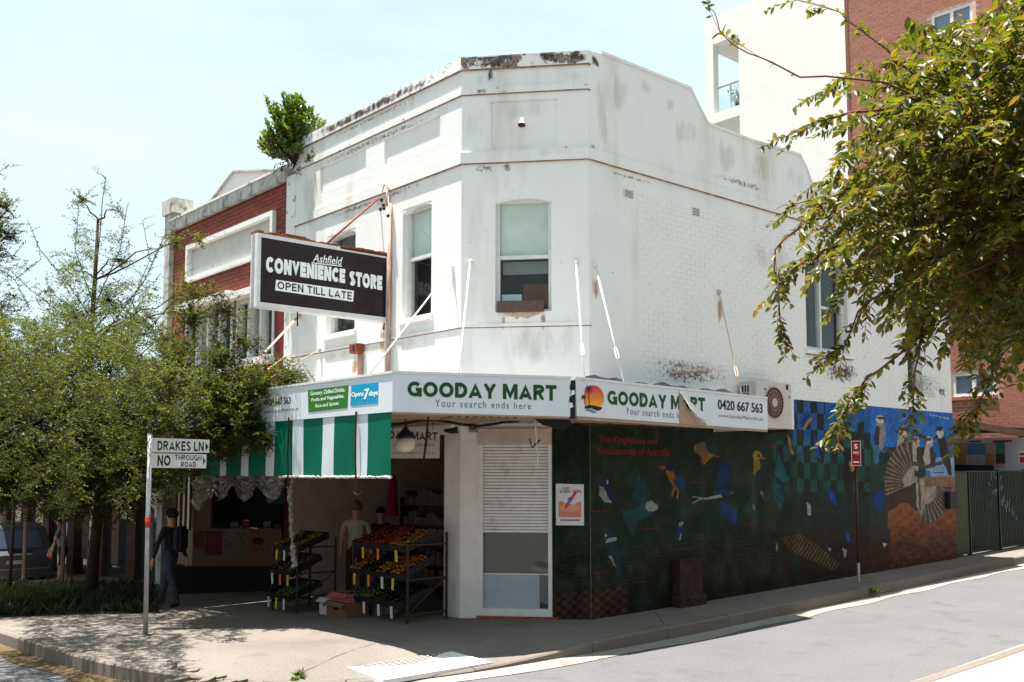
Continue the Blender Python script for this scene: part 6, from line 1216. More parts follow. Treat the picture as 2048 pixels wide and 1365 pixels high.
# ================================================================ people
skin = mat('skin', (.42, .22, .15), .6, .05)
def person(name, label, base, yaw, H=1.72, shirt='s', trousers='t', shoes='k', hair='h', cols=None, stride=.25, arms=(.15, -.15), sleeves='short', shorts=False, bow=0.0, pack=False):
    """one skinned body; local frame: facing +y, right hand at +x"""
    s = H/1.75; J = {}; B_ = []
    def j(n, x, y, z, r): J[n] = (Vector((x*s, y*s, z*s)), r*s)
    lean_ = bow
    j('pel', 0, 0, .95, .125); j('waist', 0, lean_*.1, 1.08, .115); j('chest', 0, lean_*.3, 1.28, .135); j('neck0', 0, lean_*.45, 1.44, .075); j('neck', 0, lean_*.5, 1.50, .055); j('head0', 0, lean_*.55+.01, 1.57, .075); j('head1', 0, lean_*.62+.01, 1.64, .098); j('head2', 0, lean_*.62, 1.71, .075)
    B_ += [('pel', 'waist', shirt), ('waist', 'chest', shirt), ('chest', 'neck0', shirt), ('neck0', 'neck', 'skin'), ('neck', 'head0', 'skin'), ('head0', 'head1', 'skin'), ('head1', 'head2', hair)]
    for sd_, st_, ar in ((1, stride, arms[0]), (-1, -stride, arms[1])):
        k = 'r' if sd_ > 0 else 'l'
        j(k+'hip', sd_*.10, 0, .88, .105); j(k+'knee', sd_*.11, st_*.5+.03, .50, .065); j(k+'calf', sd_*.11, st_*.7, .34, .058); j(k+'ank', sd_*.11, st_*.95, .09, .038); j(k+'heel', sd_*.11, st_*.95-.03, .045, .04); j(k+'toe', sd_*.12, st_*.95+.15, .035, .034)
        B_ += [('pel', k+'hip', trousers), (k+'hip', k+'knee', trousers), (k+'knee', k+'calf', 'skin' if shorts else trousers), (k+'calf', k+'ank', 'skin' if shorts else trousers), (k+'ank', k+'heel', shoes), (k+'ank', k+'toe', shoes)]
        j(k+'sh', sd_*.19, lean_*.35, 1.40, .062); j(k+'mid', sd_*.23, lean_*.35+ar*.3, 1.24, .05); j(k+'el', sd_*.25, lean_*.35+ar*.5, 1.12, .042); j(k+'wr', sd_*.26, lean_*.4+ar*1.1, .88, .028); j(k+'palm', sd_*.265, lean_*.4+ar*1.25, .80, .034)
        sl = shirt if sleeves == 'long' else 'skin'
        B_ += [('chest', k+'sh', shirt), (k+'sh', k+'mid', shirt), (k+'mid', k+'el', sl), (k+'el', k+'wr', sl), (k+'wr', k+'palm', 'skin')]
        for f, (dy, ln) in enumerate(((.03, .085), (.01, .095), (-.012, .09), (-.03, .07))):
            pz = J[k+'palm'][0]/s; j(k+'f%d' % f, pz.x, pz.y+dy*.8, pz.z-ln*.5, .0095); j(k+'g%d' % f, pz.x-sd_*.02, pz.y+dy, pz.z-ln, .008); B_ += [(k+'palm', k+'f%d' % f, 'skin'), (k+'f%d' % f, k+'g%d' % f, 'skin')]
        pz = J[k+'wr'][0]/s; j(k+'th', pz.x-sd_*.02, pz.y+.045, pz.z-.09, .010); B_ += [(k+'wr', k+'th', 'skin')]
    names = list(J); idx = {n: i for i, n in enumerate(names)}
    me = bpy.data.meshes.new('sk'); me.from_pydata([J[n][0] for n in names], [(idx[a], idx[b]) for a, b, _ in B_], []); ob = bpy.data.objects.new('sk', me); COL.objects.link(ob)
    md = ob.modifiers.new('s', 'SKIN'); sv = me.skin_vertices[0].data
    for i, n in enumerate(names): sv[i].radius = (J[n][1], J[n][1]*(.72 if n in ('pel', 'waist', 'chest') else 1)); sv[i].use_root = (n == 'pel')
    if True:
        for n in ('pel', 'waist', 'chest'): sv[idx[n]].radius = (J[n][1]*1.15, J[n][1]*.8)
    ob.modifiers.new('u', 'SUBSURF').levels = 1; dg = bpy.context.evaluated_depsgraph_get(); m2 = bpy.data.meshes.new_from_object(ob.evaluated_get(dg)); bpy.data.objects.remove(ob)
    ms = [skin]; mi = {'skin': 0}
    for key in dict.fromkeys([b[2] for b in B_]):
        if key not in mi: mi[key] = len(ms); ms.append(cols[key])
    m2.materials.clear()
    for m_ in ms: m2.materials.append(m_)
    segs = [(J[a][0], J[b][0], mi[c]) for a, b, c in B_]
    for p in m2.polygons:
        c = p.center; best = min(segs, key=lambda sg: ((c-sg[0]-(sg[1]-sg[0])*max(0, min(1, (c-sg[0]).dot(sg[1]-sg[0])/max(1e-9, (sg[1]-sg[0]).length_squared)))).length)); p.material_index = best[2]; p.use_smooth = True
    th = thing(name, label, 'person', base, yaw); m2.name = 'body'
    for v in m2.vertices:
        if .12*s < v.co.z < 1.42*s: v.co += noise.noise_vector(v.co*11)*.016+noise.noise_vector(v.co*28)*.006
    bo = bpy.data.objects.new('body', m2); COL.objects.link(bo); bo.parent = th
    hd = J['head1'][0]; bm = bmesh.new(); ball(bm, hd+Vector((0, -.018, .02))*s, .122*s, 2, (.92, 1.02, 1.02))
    bmesh.ops.delete(bm, geom=[v for v in bm.verts if v.co.z < hd.z-.085*s or (v.co.y > hd.y+.045*s and v.co.z < hd.z+.055*s)], context='VERTS')
    for v in bm.verts: v.co += noise.noise_vector(v.co*30)*.008
    m3 = bpy.data.meshes.new('hair'); bm.to_mesh(m3); bm.free(); m3.materials.append(cols['h']); ho = bpy.data.objects.new('hair', m3); COL.objects.link(ho); ho.parent = th
    bm = bmesh.new()
    for sx in (1, -1): ball(bm, hd+Vector((sx*.098, 0, -.02))*s, .022*s, 1, (.4, .8, 1.3))
    ball(bm, hd+Vector((0, .105, -.02))*s, .014*s, 1, (.7, 1.2, 1.2)); m4 = bpy.data.meshes.new('face_features'); bm.to_mesh(m4); bm.free(); m4.materials.append(skin); fo = bpy.data.objects.new('face_features', m4); COL.objects.link(fo); fo.parent = th
    if pack:
        bm = bmesh.new(); bmesh.ops.create_cube(bm, size=1, matrix=Matrix.Translation(Vector((0, -.21, 1.22))*s) @ Matrix.Diagonal((.30*s, .17*s, .46*s, 1))); bmesh.ops.bevel(bm, geom=bm.edges[:], offset=.05, segments=2, affect='EDGES'); m5 = bpy.data.meshes.new('backpack'); bm.to_mesh(m5); bm.free(); m5.materials.append(M['black']); b5 = bpy.data.objects.new('backpack', m5); COL.objects.link(b5); b5.parent = th
    return th
cl_ = lambda n, c, r=.85: mat(n, c, r, .12, 14)
C1 = {'s': cl_('off_white_shirt', (.34, .29, .24)), 't': cl_('dark_brown_trousers', (.035, .018, .016)), 'k': cl_('black_shoes', (.015, .013, .012)), 'h': cl_('grey_hair', (.10, .07, .05))}
C2 = {'s': cl_('black_jacket', (.012, .012, .016)), 't': cl_('dark_jeans', (.03, .04, .06)), 'k': C1['k'], 'h': cl_('black_hair', (.01, .009, .009))}
C3 = {'s': cl_('grey_shirt', (.12, .12, .13)), 't': cl_('black_shorts', (.012, .012, .014)), 'k': cl_('red_trainers', (.45, .05, .04)), 'h': C2['h']}
def stand_at(u, v, Y=None): p = gnd(u, v); return p
pA = stand_at(710, 1206); person('person', 'man with off white shirt and dark trousers standing among the fruit stands, seen from behind', pA, R(-8), 1.74, cols=C1, stride=.06, arms=(.05, .0))
pB = gnd(742, 1192); pB2 = Vector((pB.x+.1, pB.y+.6, pB.z)); person('person', 'dark haired woman in dark clothes behind the man in the off white shirt', pB2, R(160), 1.60, cols=C2, stride=.03)
pC = gnd(338, 1215); person('person', 'person in dark jacket and jeans with a black backpack walking near the street name post', pC, R(70), 1.72, cols=C2, stride=.28, arms=(-.12, .15), sleeves='long', pack=True)
pD = at(124, 1172, 25.0); pD.z = at(124, 1172, 25.0).z; person('person', 'person in grey shirt and black shorts standing at the back of the dark parked car', pD, R(95), 1.70, cols=C3, stride=.14, arms=(.3, .1), shorts=True, bow=.2)
pad = thing('bay_kerb', 'short pale kerb block under the feet of the person in shorts', 'kerb block', pD-Vector((0, 0, .2))); part_box('block', Frame(pD, Vector((1, .2, 0))), -.35, .5, pD.z-.5, pD.z-.005, -.4, .3, M['kerbm'], pad)
# ================================================================ parked car (rear view)
ce = at(108, 1100, 27.0); CF = Frame(Vector((ce.x, ce.y, 0)), Vector((.753, .657, 0)))  # across the rear; a=0 is the right corner, n faces the camera side
gz_ = at(60, 1178, 27).z
car = thing('parked_wagon', 'dark grey wagon parked rear towards the view at the far left', 'car', CF.p(-.9, gz_, -1.2))
def car_body():
    prof = [(0, .35), (.04, .95), (-.12, 1.05), (-.34, 1.62), (-.7, 1.72), (-2.4, 1.72), (-3.1, 1.08), (-4.2, .95), (-4.35, .4)]   # (length outward, height)
    bm = bmesh.new(); secs = []
    for a, sc, hs2 in ((-1.84, .97, 0), (-1.76, 1, .0), (-.92, 1, .02), (-.08, 1, 0), (0, .97, 0)):
        tk = lambda z: 0 if z < 1.0 else (z-1.0)*.22
        secs.append([bm.verts.new(CF.p(a+(tk(z) if a < -.92 else -tk(z) if a > -.92 else 0), gz_+z+hs2*(z > 1.5), o*1.0)) for o, z in prof])
    for s0_, s1_ in zip(secs, secs[1:]):
        for k in range(len(prof)-1): bm.faces.new([s0_[k], s1_[k], s1_[k+1], s0_[k+1]])
        bm.faces.new([s0_[-1], s1_[-1], s1_[0], s0_[0]])
    bm.faces.new(secs[0][::-1]); bm.faces.new(secs[-1]); bmesh.ops.recalc_face_normals(bm, faces=bm.faces); bmesh.ops.bevel(bm, geom=bm.edges[:], offset=.025, segments=2, affect='EDGES'); return bm
carm = mat('dark_grey_car_paint', (.085, .085, .095), .28, .05, 3, metal=.4); obj('body', car_body(), carm, car, smooth=False)
def on_back(name, pts, m, th=.012): # quad on sloped rear face following the profile
    prof = lambda z: .02 if z < .95 else (.04-(z-.95)*1.6 if z < 1.05 else -.12-(z-1.05)*.386)
    bm = bmesh.new(); v = [bm.verts.new(CF.p(a, gz_+z, prof(z)+.03)) for a, z in pts]; bm.faces.new(v); r_ = bmesh.ops.extrude_face_region(bm, geom=bm.faces[:]); bmesh.ops.translate(bm, verts=[e for e in r_['geom'] if isinstance(e, bmesh.types.BMVert)], vec=-CF.n*th); return obj(name, bm, m, car)
on_back('rear_window', [(-1.6, 1.1), (-.24, 1.1), (-.33, 1.56), (-1.5, 1.56)], glass('rear_glass', (.06, .08, .12), .08)); on_back('chrome_strip', [(-1.35, .93), (-.55, .93), (-.55, .97), (-1.35, .97)], M['steel']); on_back('number_plate', [(-1.17, .70), (-.70, .70), (-.70, .80), (-1.17, .80)], mat('number_plate', (.30, .28, .22), .5)); on_back('handle_recess', [(-1.1, 1.0), (-.5, 1.0), (-.55, 1.05), (-1.05, 1.05)], M['black'])
on_back('tail_light', [(-.16, .78), (-.03, .78), (-.03, 1.04), (-.13, 1.04)], mat('tail_red', (.45, .01, .02), .25)); on_back('tail_light', [(-1.81, .78), (-1.68, .78), (-1.71, 1.04), (-1.81, 1.04)], mat('tail_red2', (.45, .01, .02), .25)); on_back('bumper', [(-1.8, .34), (-.04, .34), (-.04, .56), (-1.8, .56)], carm, .03); on_back('trim_line', [(-1.75, .565), (-.1, .565), (-.1, .58), (-1.75, .58)], M['steel'])
for (aa, oo) in ((-.1, -.8), (-1.74, -.8), (-.1, -3.5), (-1.74, -3.5)):
    bm = bmesh.new(); tube(bm, [CF.p(aa-.1, gz_+.32, oo), CF.p(aa+.1, gz_+.32, oo)], .33, 18); w = obj('wheel', bm, M['black'], car, smooth=False); bm = bmesh.new(); tube(bm, [CF.p(aa-.105, gz_+.32, oo), CF.p(aa+.105, gz_+.32, oo)], .2, 10); obj('rim', bm, M['steel'], w)
# ================================================================ fruit stands
crate_m = mat('black_crate', (.012, .012, .014), .5, .1); tagy = mat('yellow_tag', (.50, .38, .03), .6); tagw = mat('white_tag', (.5, .5, .52), .6); tago = mat('orange_tag', (.5, .16, .03), .6)
fcol = {k: mat('fruit_'+k, tuple(x*.35 for x in c), .45, .25, 30) for k, c in {'red apples': (.28, .015, .015), 'mangoes': (.42, .16, .02), 'lemons': (.45, .33, .03), 'oranges': (.50, .14, .01), 'limes': (.05, .12, .015), 'dark eggplants': (.03, .008, .03), 'green pears': (.12, .16, .03), 'onions': (.22, .06, .03), 'pumpkins': (.32, .22, .02), 'cucumbers': (.02, .06, .015), 'tomatoes': (.4, .03, .015)}.items()}
def crate(c0, front_a, w, z, of, dep, rise, fruit, tagm, label):
    """tilted open crate: lower front edge at offset of, back edge dep further in and rise higher"""
    t = thing('produce_crate', label, 'crate', L.p(front_a+w/2, z, of), group='crates on the fruit stands'); up = Vector((0, 0, 1)); bk = (-L.n*dep+up*rise); bl = bk.length; bk = bk/bl; nn = L.a.cross(bk).normalized(); nn = nn if nn.z > 0 else -nn; O = L.p(front_a, z, of)
    P = lambda a, b, h: O+L.a*a+bk*b+nn*h
    bm = bmesh.new(); T_ = .012; H_ = .10
    def bx(a0, a1, b0, b1, h0, h1): quad_box(bm, [P(a0, b0, h0), P(a1, b0, h0), P(a1, b1, h0), P(a0, b1, h0), P(a0, b0, h1), P(a1, b0, h1), P(a1, b1, h1), P(a0, b1, h1)])
    bx(0, w, 0, bl, 0, T_); bx(0, w, 0, T_, T_, H_); bx(0, w, bl-T_, bl, T_, H_); bx(0, T_, T_, bl-T_, T_, H_); bx(w-T_, w, T_, bl-T_, T_, H_); obj('tray', bm, crate_m, t)
    bm = bmesh.new(); r = .036; na = int((w-.03)/.07); nb = int((bl-.03)/.07)
    for i in range(na):
        for j_ in range(nb): ball(bm, P(.05+i*.07+rnd.uniform(-.01, .01), .05+j_*.07+rnd.uniform(-.01, .01), .075+rnd.uniform(0, .045)), r*rnd.uniform(.85, 1.15), 1, (1, 1, .9) if fruit not in ('cucumbers', 'dark eggplants') else (.7, 1.4, .7))
    fo = obj('fruit', bm, fcol[fruit], t, smooth=True, kind='stuff')
    q = P(w*rnd.uniform(.4, .6), -.006, .03); Ft = Frame(q, L.a); a = rnd.uniform(-.01, .02); mobj('price_tag', lambda bm: fpoly(bm, Ft, [(-.028+a, q.z-.17), (.028+a*1.5, q.z-.17), (.03, q.z), (-.03, q.z)], .004, .008), tagm, t)
def stand(a0, a1, o0, o1, H_, tiers, name_lab, side, fruits):
    t = thing('fruit_stand', name_lab, 'stand', L.p((a0+a1)/2, zg(*L.p(a0, 0, o0)[:2]), (o0+o1)/2), group='fruit stands'); g = zg(*L.p((a0+a1)/2, 0, (o0+o1)/2)[:2])
    for a in (a0, a1-.03):
        for o in (o0, o1-.03): part_box('leg', L, a, a+.03, g-.03, g+H_*(1 if o == o0 else .88), o, o+.03, M['dk_metal'], t)
        for z in (.12, .62, H_*.86): part_box('side_rail', L, a+.002, a+.028, g+z, g+z+.025, o0+.031, o1-.031, M['dk_metal'], t)
        bm = bmesh.new(); tube(bm, [L.p(a+.015, g+.15, o1-.04), L.p(a+.015, g+.62, o0+.04)], .01, 5); obj('brace', bm, M['dk_metal'], t)
    fi = 0
    for k, (z, of, dep, rise, n) in enumerate(tiers):
        w = (a1-a0-.08)/n
        for i in range(n):
            fr2, tg = fruits[k][i]; tn = ['bottom', 'middle', 'top'][k]; pos = ['leftmost', 'second from left', 'third from left', 'rightmost'][i if i < n-1 else 3]
            crate(0, a0+.04+i*w, w-.012, g+z, of, dep, rise, fr2, tg, f'crate of {fr2}, {pos} on {tn} tier of {side} fruit stand')
stand(-1.55, -.06, .18, .92, 1.30, [(.22, 1.02, .62, .20, 4), (.62, .97, .6, .26, 4), (1.02, .90, .66, .24, 3)], 'three tier black metal fruit stand beside the white shop pier', 'right',
      [[('limes', tagy), ('green pears', tagw), ('cucumbers', tagw), ('dark eggplants', tagw)], [('mangoes', tagy), ('cucumbers', tago), ('oranges', tagw), ('oranges', tagy)], [('red apples', tagy), ('tomatoes', tago), ('mangoes', tagy)]])
stand(-3.35, -2.5, .62, 1.35, 1.20, [(.20, 1.45, .6, .2, 3), (.58, 1.40, .55, .25, 3), (.96, 1.32, .6, .22, 3)], 'three tier black metal fruit stand left of the man in the off white shirt', 'left',
      [[('dark eggplants', tagw), ('limes', tagy), ('green pears', tagw)], [('cucumbers', tagw), ('onions', tago), ('green pears', tagy)], [('pumpkins', tagy), ('cucumbers', tagw), ('pumpkins', tagy)]])
bf = Frame(gnd(640, 1228), L.a)
def carton(F, a0, w, z, h, o0, d, m, label, tape=None):
    t = thing('carton', label, 'box', F.p(a0+w/2, z, o0), group='cartons between the fruit stands'); bm = bmesh.new(); wall_grid(bm, F, a0, a0+w, z, z+h, o0, o0+.012, [(a0+w*.4, a0+w*.6, z+h*.5, z+h*.7)]); fbox(bm, F, a0, a0+w, z, z+h, o0-d, o0-d+.012); fbox(bm, F, a0, a0+.012, z, z+h, o0-d+.013, o0-.001); fbox(bm, F, a0+w-.012, a0+w, z, z+h, o0-d+.013, o0-.001); fbox(bm, F, a0+.013, a0+w-.013, z, z+.01, o0-d+.013, o0-.001); obj('carton_box', bm, m, t)
    bm = bmesh.new(); quad_box(bm, [F.p(a0, z+h-.01, o0+.013), F.p(a0+w, z+h-.01, o0+.013), F.p(a0+w, z+h-.0, o0+.014), F.p(a0, z+h, o0+.014), F.p(a0, z+h-.06, o0+.08), F.p(a0+w, z+h-.06, o0+.08), F.p(a0+w, z+h-.055, o0+.085), F.p(a0, z+h-.055, o0+.085)]); obj('flap', bm, m, t)
g1 = bf.p(0, 0).xy; g1 = zg(g1[0], g1[1])
carton(bf, .0, .26, g1, .26, .0, .35, mat('white_carton', (.42, .38, .38), .8, .1), 'white carton on the ground, left of the pink topped banana carton'); carton(bf, .30, .56, g1, .24, .05, .4, mat('brown_carton', (.14, .075, .045), .85, .15), 'brown banana carton with pink top on the ground between the fruit stands')
carton(bf, .34, .50, g1+.245, .13, .0, .36, mat('pink_carton', (.30, .08, .09), .8, .2), 'shallow pink carton stacked on the brown banana carton'); carton(bf, .45, .5, g1+.0, .42, -.5, .35, mat('pale_carton', (.20, .17, .15), .8, .2), 'pale carton at the back behind the pink carton')
mg = thing('magenta_garment', 'long magenta garment hanging inside the shop right of the man in the off white shirt', 'garment', cp(L, 785, 990, -1.0)); bm = bmesh.new(); tube(bm, [cp(L, 787, 950, -1), cp(L, 786, 965, -1), cp(L, 784, 1000, -1), cp(L, 783, 1032, -1)], [.03, .08, .10, .13], 8); obj('cloth', bm, cl_('magenta_cloth', (.20, .01, .04)), mg, smooth=True)
tv = thing('wall_screen', 'small black screen high on the shop back wall', 'screen', cp(L, 738, 970, -3.9)); a0, z1 = L.uv(718, 955, -3.9); a1, z0 = L.uv(757, 980, -3.9); part_box('casing', L, a0, a1, z0, z1, -3.95, -3.88, M['black'], tv, bev=.01); part_box('arm', L, (a0+a1)/2-.03, (a0+a1)/2+.03, z1, z1+.2, -4.0, -3.95, M['dk_metal'], tv)

# ================================================================ foliage
def leaf_mesh(name, P, D, N, ln, wd, m, parent, simple=False, kind=None):
    """P base points, D directions, N normals, ln and wd sizes (arrays)"""
    P, D, N = [np.asarray(x, float) for x in (P, D, N)]; D = D/np.linalg.norm(D, axis=1)[:, None]; S = np.cross(D, N); S /= np.maximum(np.linalg.norm(S, axis=1), 1e-6)[:, None]; N = np.cross(S, D)
    ln = np.asarray(ln)[:, None]; wd = np.asarray(wd)[:, None]
    if simple: V = np.stack([P, P+D*ln*.5+S*wd*.5+N*wd*.12, P+D*ln, P+D*ln*.5-S*wd*.5+N*wd*.12], 1); k = 4; F_ = [[0, 1, 2, 3]]
    else: V = np.stack([P, P+D*ln*.3+S*wd*.46+N*wd*.18, P+D*ln*.68+S*wd*.40+N*wd*.12, P+D*ln-N*wd*.1, P+D*ln*.68-S*wd*.40+N*wd*.12, P+D*ln*.3-S*wd*.46+N*wd*.18], 1); k = 6; F_ = [[0, 1, 2, 3], [0, 3, 4, 5]]
    n = len(P); V = V.reshape(-1, 3)
    if parent is not None: V = V-np.array(wmat(parent).translation)
    F = (np.arange(n)[:, None, None]*k+np.array(F_)[None]).reshape(-1, 4); me = bpy.data.meshes.new(name); me.vertices.add(len(V)); me.vertices.foreach_set('co', V.astype(np.float32).ravel()); me.loops.add(F.size); me.loops.foreach_set('vertex_index', F.ravel().astype(np.int32)); me.polygons.add(len(F)); me.polygons.foreach_set('loop_start', (np.arange(len(F))*4).astype(np.int32)); me.update(calc_edges=True); me.materials.append(m)
    o = bpy.data.objects.new(name, me); COL.objects.link(o); o.parent = parent
    return tag(o, kind=kind)
rg = np.random.RandomState(21)
class Spray:                                     # collects leaves and twigs
    def __init__(s): s.P, s.D, s.N, s.l, s.w, s.t = [], [], [], [], [], []
    def twig(s, path, step, ln, wd, r=.003, fan=.9, droop=.25, skip=0.0):
        path = [Vector(p) for p in path]; s.t.append((path, r)); tot = 0; side = 1
        for a, b in zip(path, path[1:]):
            d = (b-a); L_ = d.length; d = d/L_ if L_ > 0 else d; n = max(1, int(L_/step))
            sd_ = d.cross(Vector((0, 0, 1))); sd_ = sd_.normalized() if sd_.length > .05 else Vector((1, 0, 0))
            for i in range(n):
                side = -side
                if rnd.random() < skip: continue
                p = a+d*(L_*(i+rnd.random()*.5)/n); tw = rnd.uniform(-.9, .9); q = sd_*math.cos(tw)+d.cross(sd_)*math.sin(tw)
                dr = d*.55+q*side*fan+Vector((rnd.uniform(-.3, .3), rnd.uniform(-.3, .3), -droop+rnd.uniform(-.3, .3))); nn = Vector((rnd.uniform(-.7, .7), rnd.uniform(-.7, .7), 1))
                s.P.append(p); s.D.append(dr); s.N.append(nn); k = rnd.uniform(.65, 1.15); s.l.append(ln*k); s.w.append(wd*k)
    def build(s, parent, m, simple=False, name='foliage', tm='twig', seg=4):
        leaf_mesh(name, s.P, s.D, s.N, s.l, s.w, m, parent, simple)
        bm = bmesh.new()
        for path, r in s.t: tube(bm, path, [r*(1-.6*i/len(path)) for i in range(len(path))], seg, caps=False)
        obj('twigs', bm, M[tm], parent)
# --- overhanging tree, top right; trunk outside the picture
TR = Vector((4.9, 6.4, 0)); TR.z = zg(TR.x, TR.y)
rt = thing('overhanging_tree', 'large glossy leaved tree reaching in from the right edge over the lane', 'tree', TR)
piv = at(2330, 330, 6.3); bm = bmesh.new(); tube(bm, [TR-Vector((0, 0, .3)), TR+Vector((.02, 0, 1.2)), piv-Vector((0, 0, .9)), piv, piv+Vector((.15, .1, 1.0)), piv+Vector((.1, .3, 2.2))], [.19, .16, .13, .10, .07, .02], 10); obj('trunk', bm, M['bark'], rt, smooth=True)
SP_ = Spray(); bmL = bmesh.new()
def limb(px, r0, leaf=.05, step=.022, skip=.25, ln=.062):
    path = [piv]+[at(u, v, Y) for u, v, Y in px]; n = len(path); sm = [path[0]]
    for a_, b_ in zip(path, path[1:]): sm += [a_.lerp(b_, f)+noise.noise_vector(a_.lerp(b_, f)*3.1)*.05*(1 if f < 1 else 0) for f in (.33, .66, 1)]
    m_n = len(sm); tube(bmL, sm, [r0*.5*(1-.93*i/(m_n-1))+.0015 for i in range(m_n)], 6, caps=False); SP_.twig(path[max(1, n-4):], step, ln, ln*.42, .002, skip=skip)
    for i in range(max(1, n-3), n-1):
        for _ in range(int(7*(1-skip))+1):
            p = path[i].lerp(path[i+1], rnd.random()); d_ = (path[i+1]-path[i]).normalized()+Vector((rnd.uniform(-.6, .6), rnd.uniform(-.6, .6), rnd.uniform(-.5, .4))); SP_.twig([p, p+d_*.06, p+d_*.13+Vector((0, 0, -.02))], .016, .056, .026, .002, skip=.1)
limb([(2100, 160, 6.2), (1930, 190, 6), (1830, 150, 5.9), (1740, 75, 5.8), (1680, 25, 5.8), (1590, 0, 5.8)], .017, skip=.6); limb([(2150, 260, 6), (1960, 235, 5.8), (1770, 165, 5.6), (1600, 155, 5.5), (1520, 115, 5.5), (1440, 65, 5.5), (1415, 12, 5.5)], .015, skip=.8)
limb([(2150, 300, 6), (1950, 240, 5.7), (1800, 215, 5.6), (1700, 225, 5.5), (1640, 243, 5.5), (1565, 278, 5.5)], .03, skip=.3); limb([(2100, 380, 5.8), (1900, 420, 5.6), (1760, 460, 5.4), (1650, 500, 5.3), (1600, 530, 5.3), (1560, 575, 5.3)], .03, skip=.3)
limb([(2100, 500, 5.6), (1960, 560, 5.4), (1850, 660, 5.2), (1760, 740, 5.1), (1700, 800, 5.0), (1668, 862, 5.0)], .025, skip=.2); limb([(2080, 480, 5.5), (1900, 560, 5.2), (1845, 640, 5.2), (1830, 740, 5.1), (1826, 840, 5.1)], .02, skip=.25)
limb([(2120, 600, 5.4), (2010, 700, 5.2), (1960, 800, 5.1), (1925, 866, 5.1)], .02, skip=.2); limb([(2100, 420, 5.9), (1850, 400, 5.7), (1700, 420, 5.6), (1620, 440, 5.5), (1550, 500, 5.5), (1560, 640, 5.5), (1565, 680, 5.5)], .025, skip=.3); limb([(2100, 300, 6), (1900, 330, 5.8), (1750, 380, 5.7), (1640, 400, 5.6), (1570, 418, 5.6)], .025, skip=.3)
limb([(2100, 500, 5.7), (1950, 520, 5.5), (1820, 570, 5.4), (1740, 600, 5.3), (1690, 690, 5.3), (1650, 722, 5.3)], .02, skip=.2)
obj('branches', bmL, M['twig'], rt, smooth=True)
edge = [(-20, 1990), (60, 1900), (120, 1720), (200, 1610), (250, 1690), (300, 1660), (360, 1640), (420, 1570), (480, 1590), (540, 1600), (600, 1720), (650, 1800), (690, 1880), (715, 1970), (740, 2060), (800, 2200)]
def left_edge(v):
    for (v0, u0), (v1, u1) in zip(edge, edge[1:]):
        if v0 <= v <= v1: return u0+(u1-u0)*(v-v0)/(v1-v0)
    return 3000
cnt = 0
while cnt < 1230:
    v = rnd.uniform(-60, 780); u = rnd.uniform(1560, 2180); e = left_edge(max(v, -20))
    dpt = (u-e)/220
    if dpt < 0 or rnd.random() > .16+.84*min(1, dpt*.8): continue
    if v < 130 and rnd.random() < .3: continue
    if 1700 < u < 1990 and 20 < v < 200 and rnd.random() < .45: continue
    Y = rnd.uniform(4.9, 7.4); p = at(u, v, Y); dirn = (p-piv); dirn.z *= .6; dirn.normalize(); dirn += Vector((rnd.uniform(-.6, .6), rnd.uniform(-.6, .6), rnd.uniform(-.75, .2))); dirn.normalize(); ln_ = rnd.uniform(.16, .38)
    a = p-dirn*ln_*.5; mid = p+Vector((0, 0, .02)); b = p+dirn*ln_*.5+Vector((0, 0, -.06)); SP_.twig([a, mid, b], .0135, .070, .031, .0022, skip=.10); cnt += 1
for _ in range(560):
    u = 1790+330*rnd.random()**.8; v = rnd.uniform(60, 620)
    p = at(u, v, rnd.uniform(5.5, 8)); dd = Vector((rnd.uniform(-1, 1), rnd.uniform(-1, 1), rnd.uniform(-.9, .3))).normalized(); SP_.twig([p-dd*.14, p+Vector((0, 0, .02)), p+dd*.14], .0135, .07, .032, .0022, skip=.1)
for _ in range(520):
    dd = Vector((rnd.uniform(-.2, 1.4), rnd.uniform(-1.2, 1.2), rnd.uniform(-.3, 1.5))); p = piv+dd*rnd.uniform(.5, 1.5)
    if (cam.matrix_basis.inverted() @ p).x/-(cam.matrix_basis.inverted() @ p).z < 1130/F_PX: continue
    d2 = Vector((rnd.uniform(-1, 1), rnd.uniform(-1, 1), rnd.uniform(-.9, .3))).normalized(); SP_.twig([p-d2*.16, p+Vector((0, 0, .02)), p+d2*.16], .016, .07, .032, .0022, skip=.1)
SP_.build(rt, M['leaf_r'])
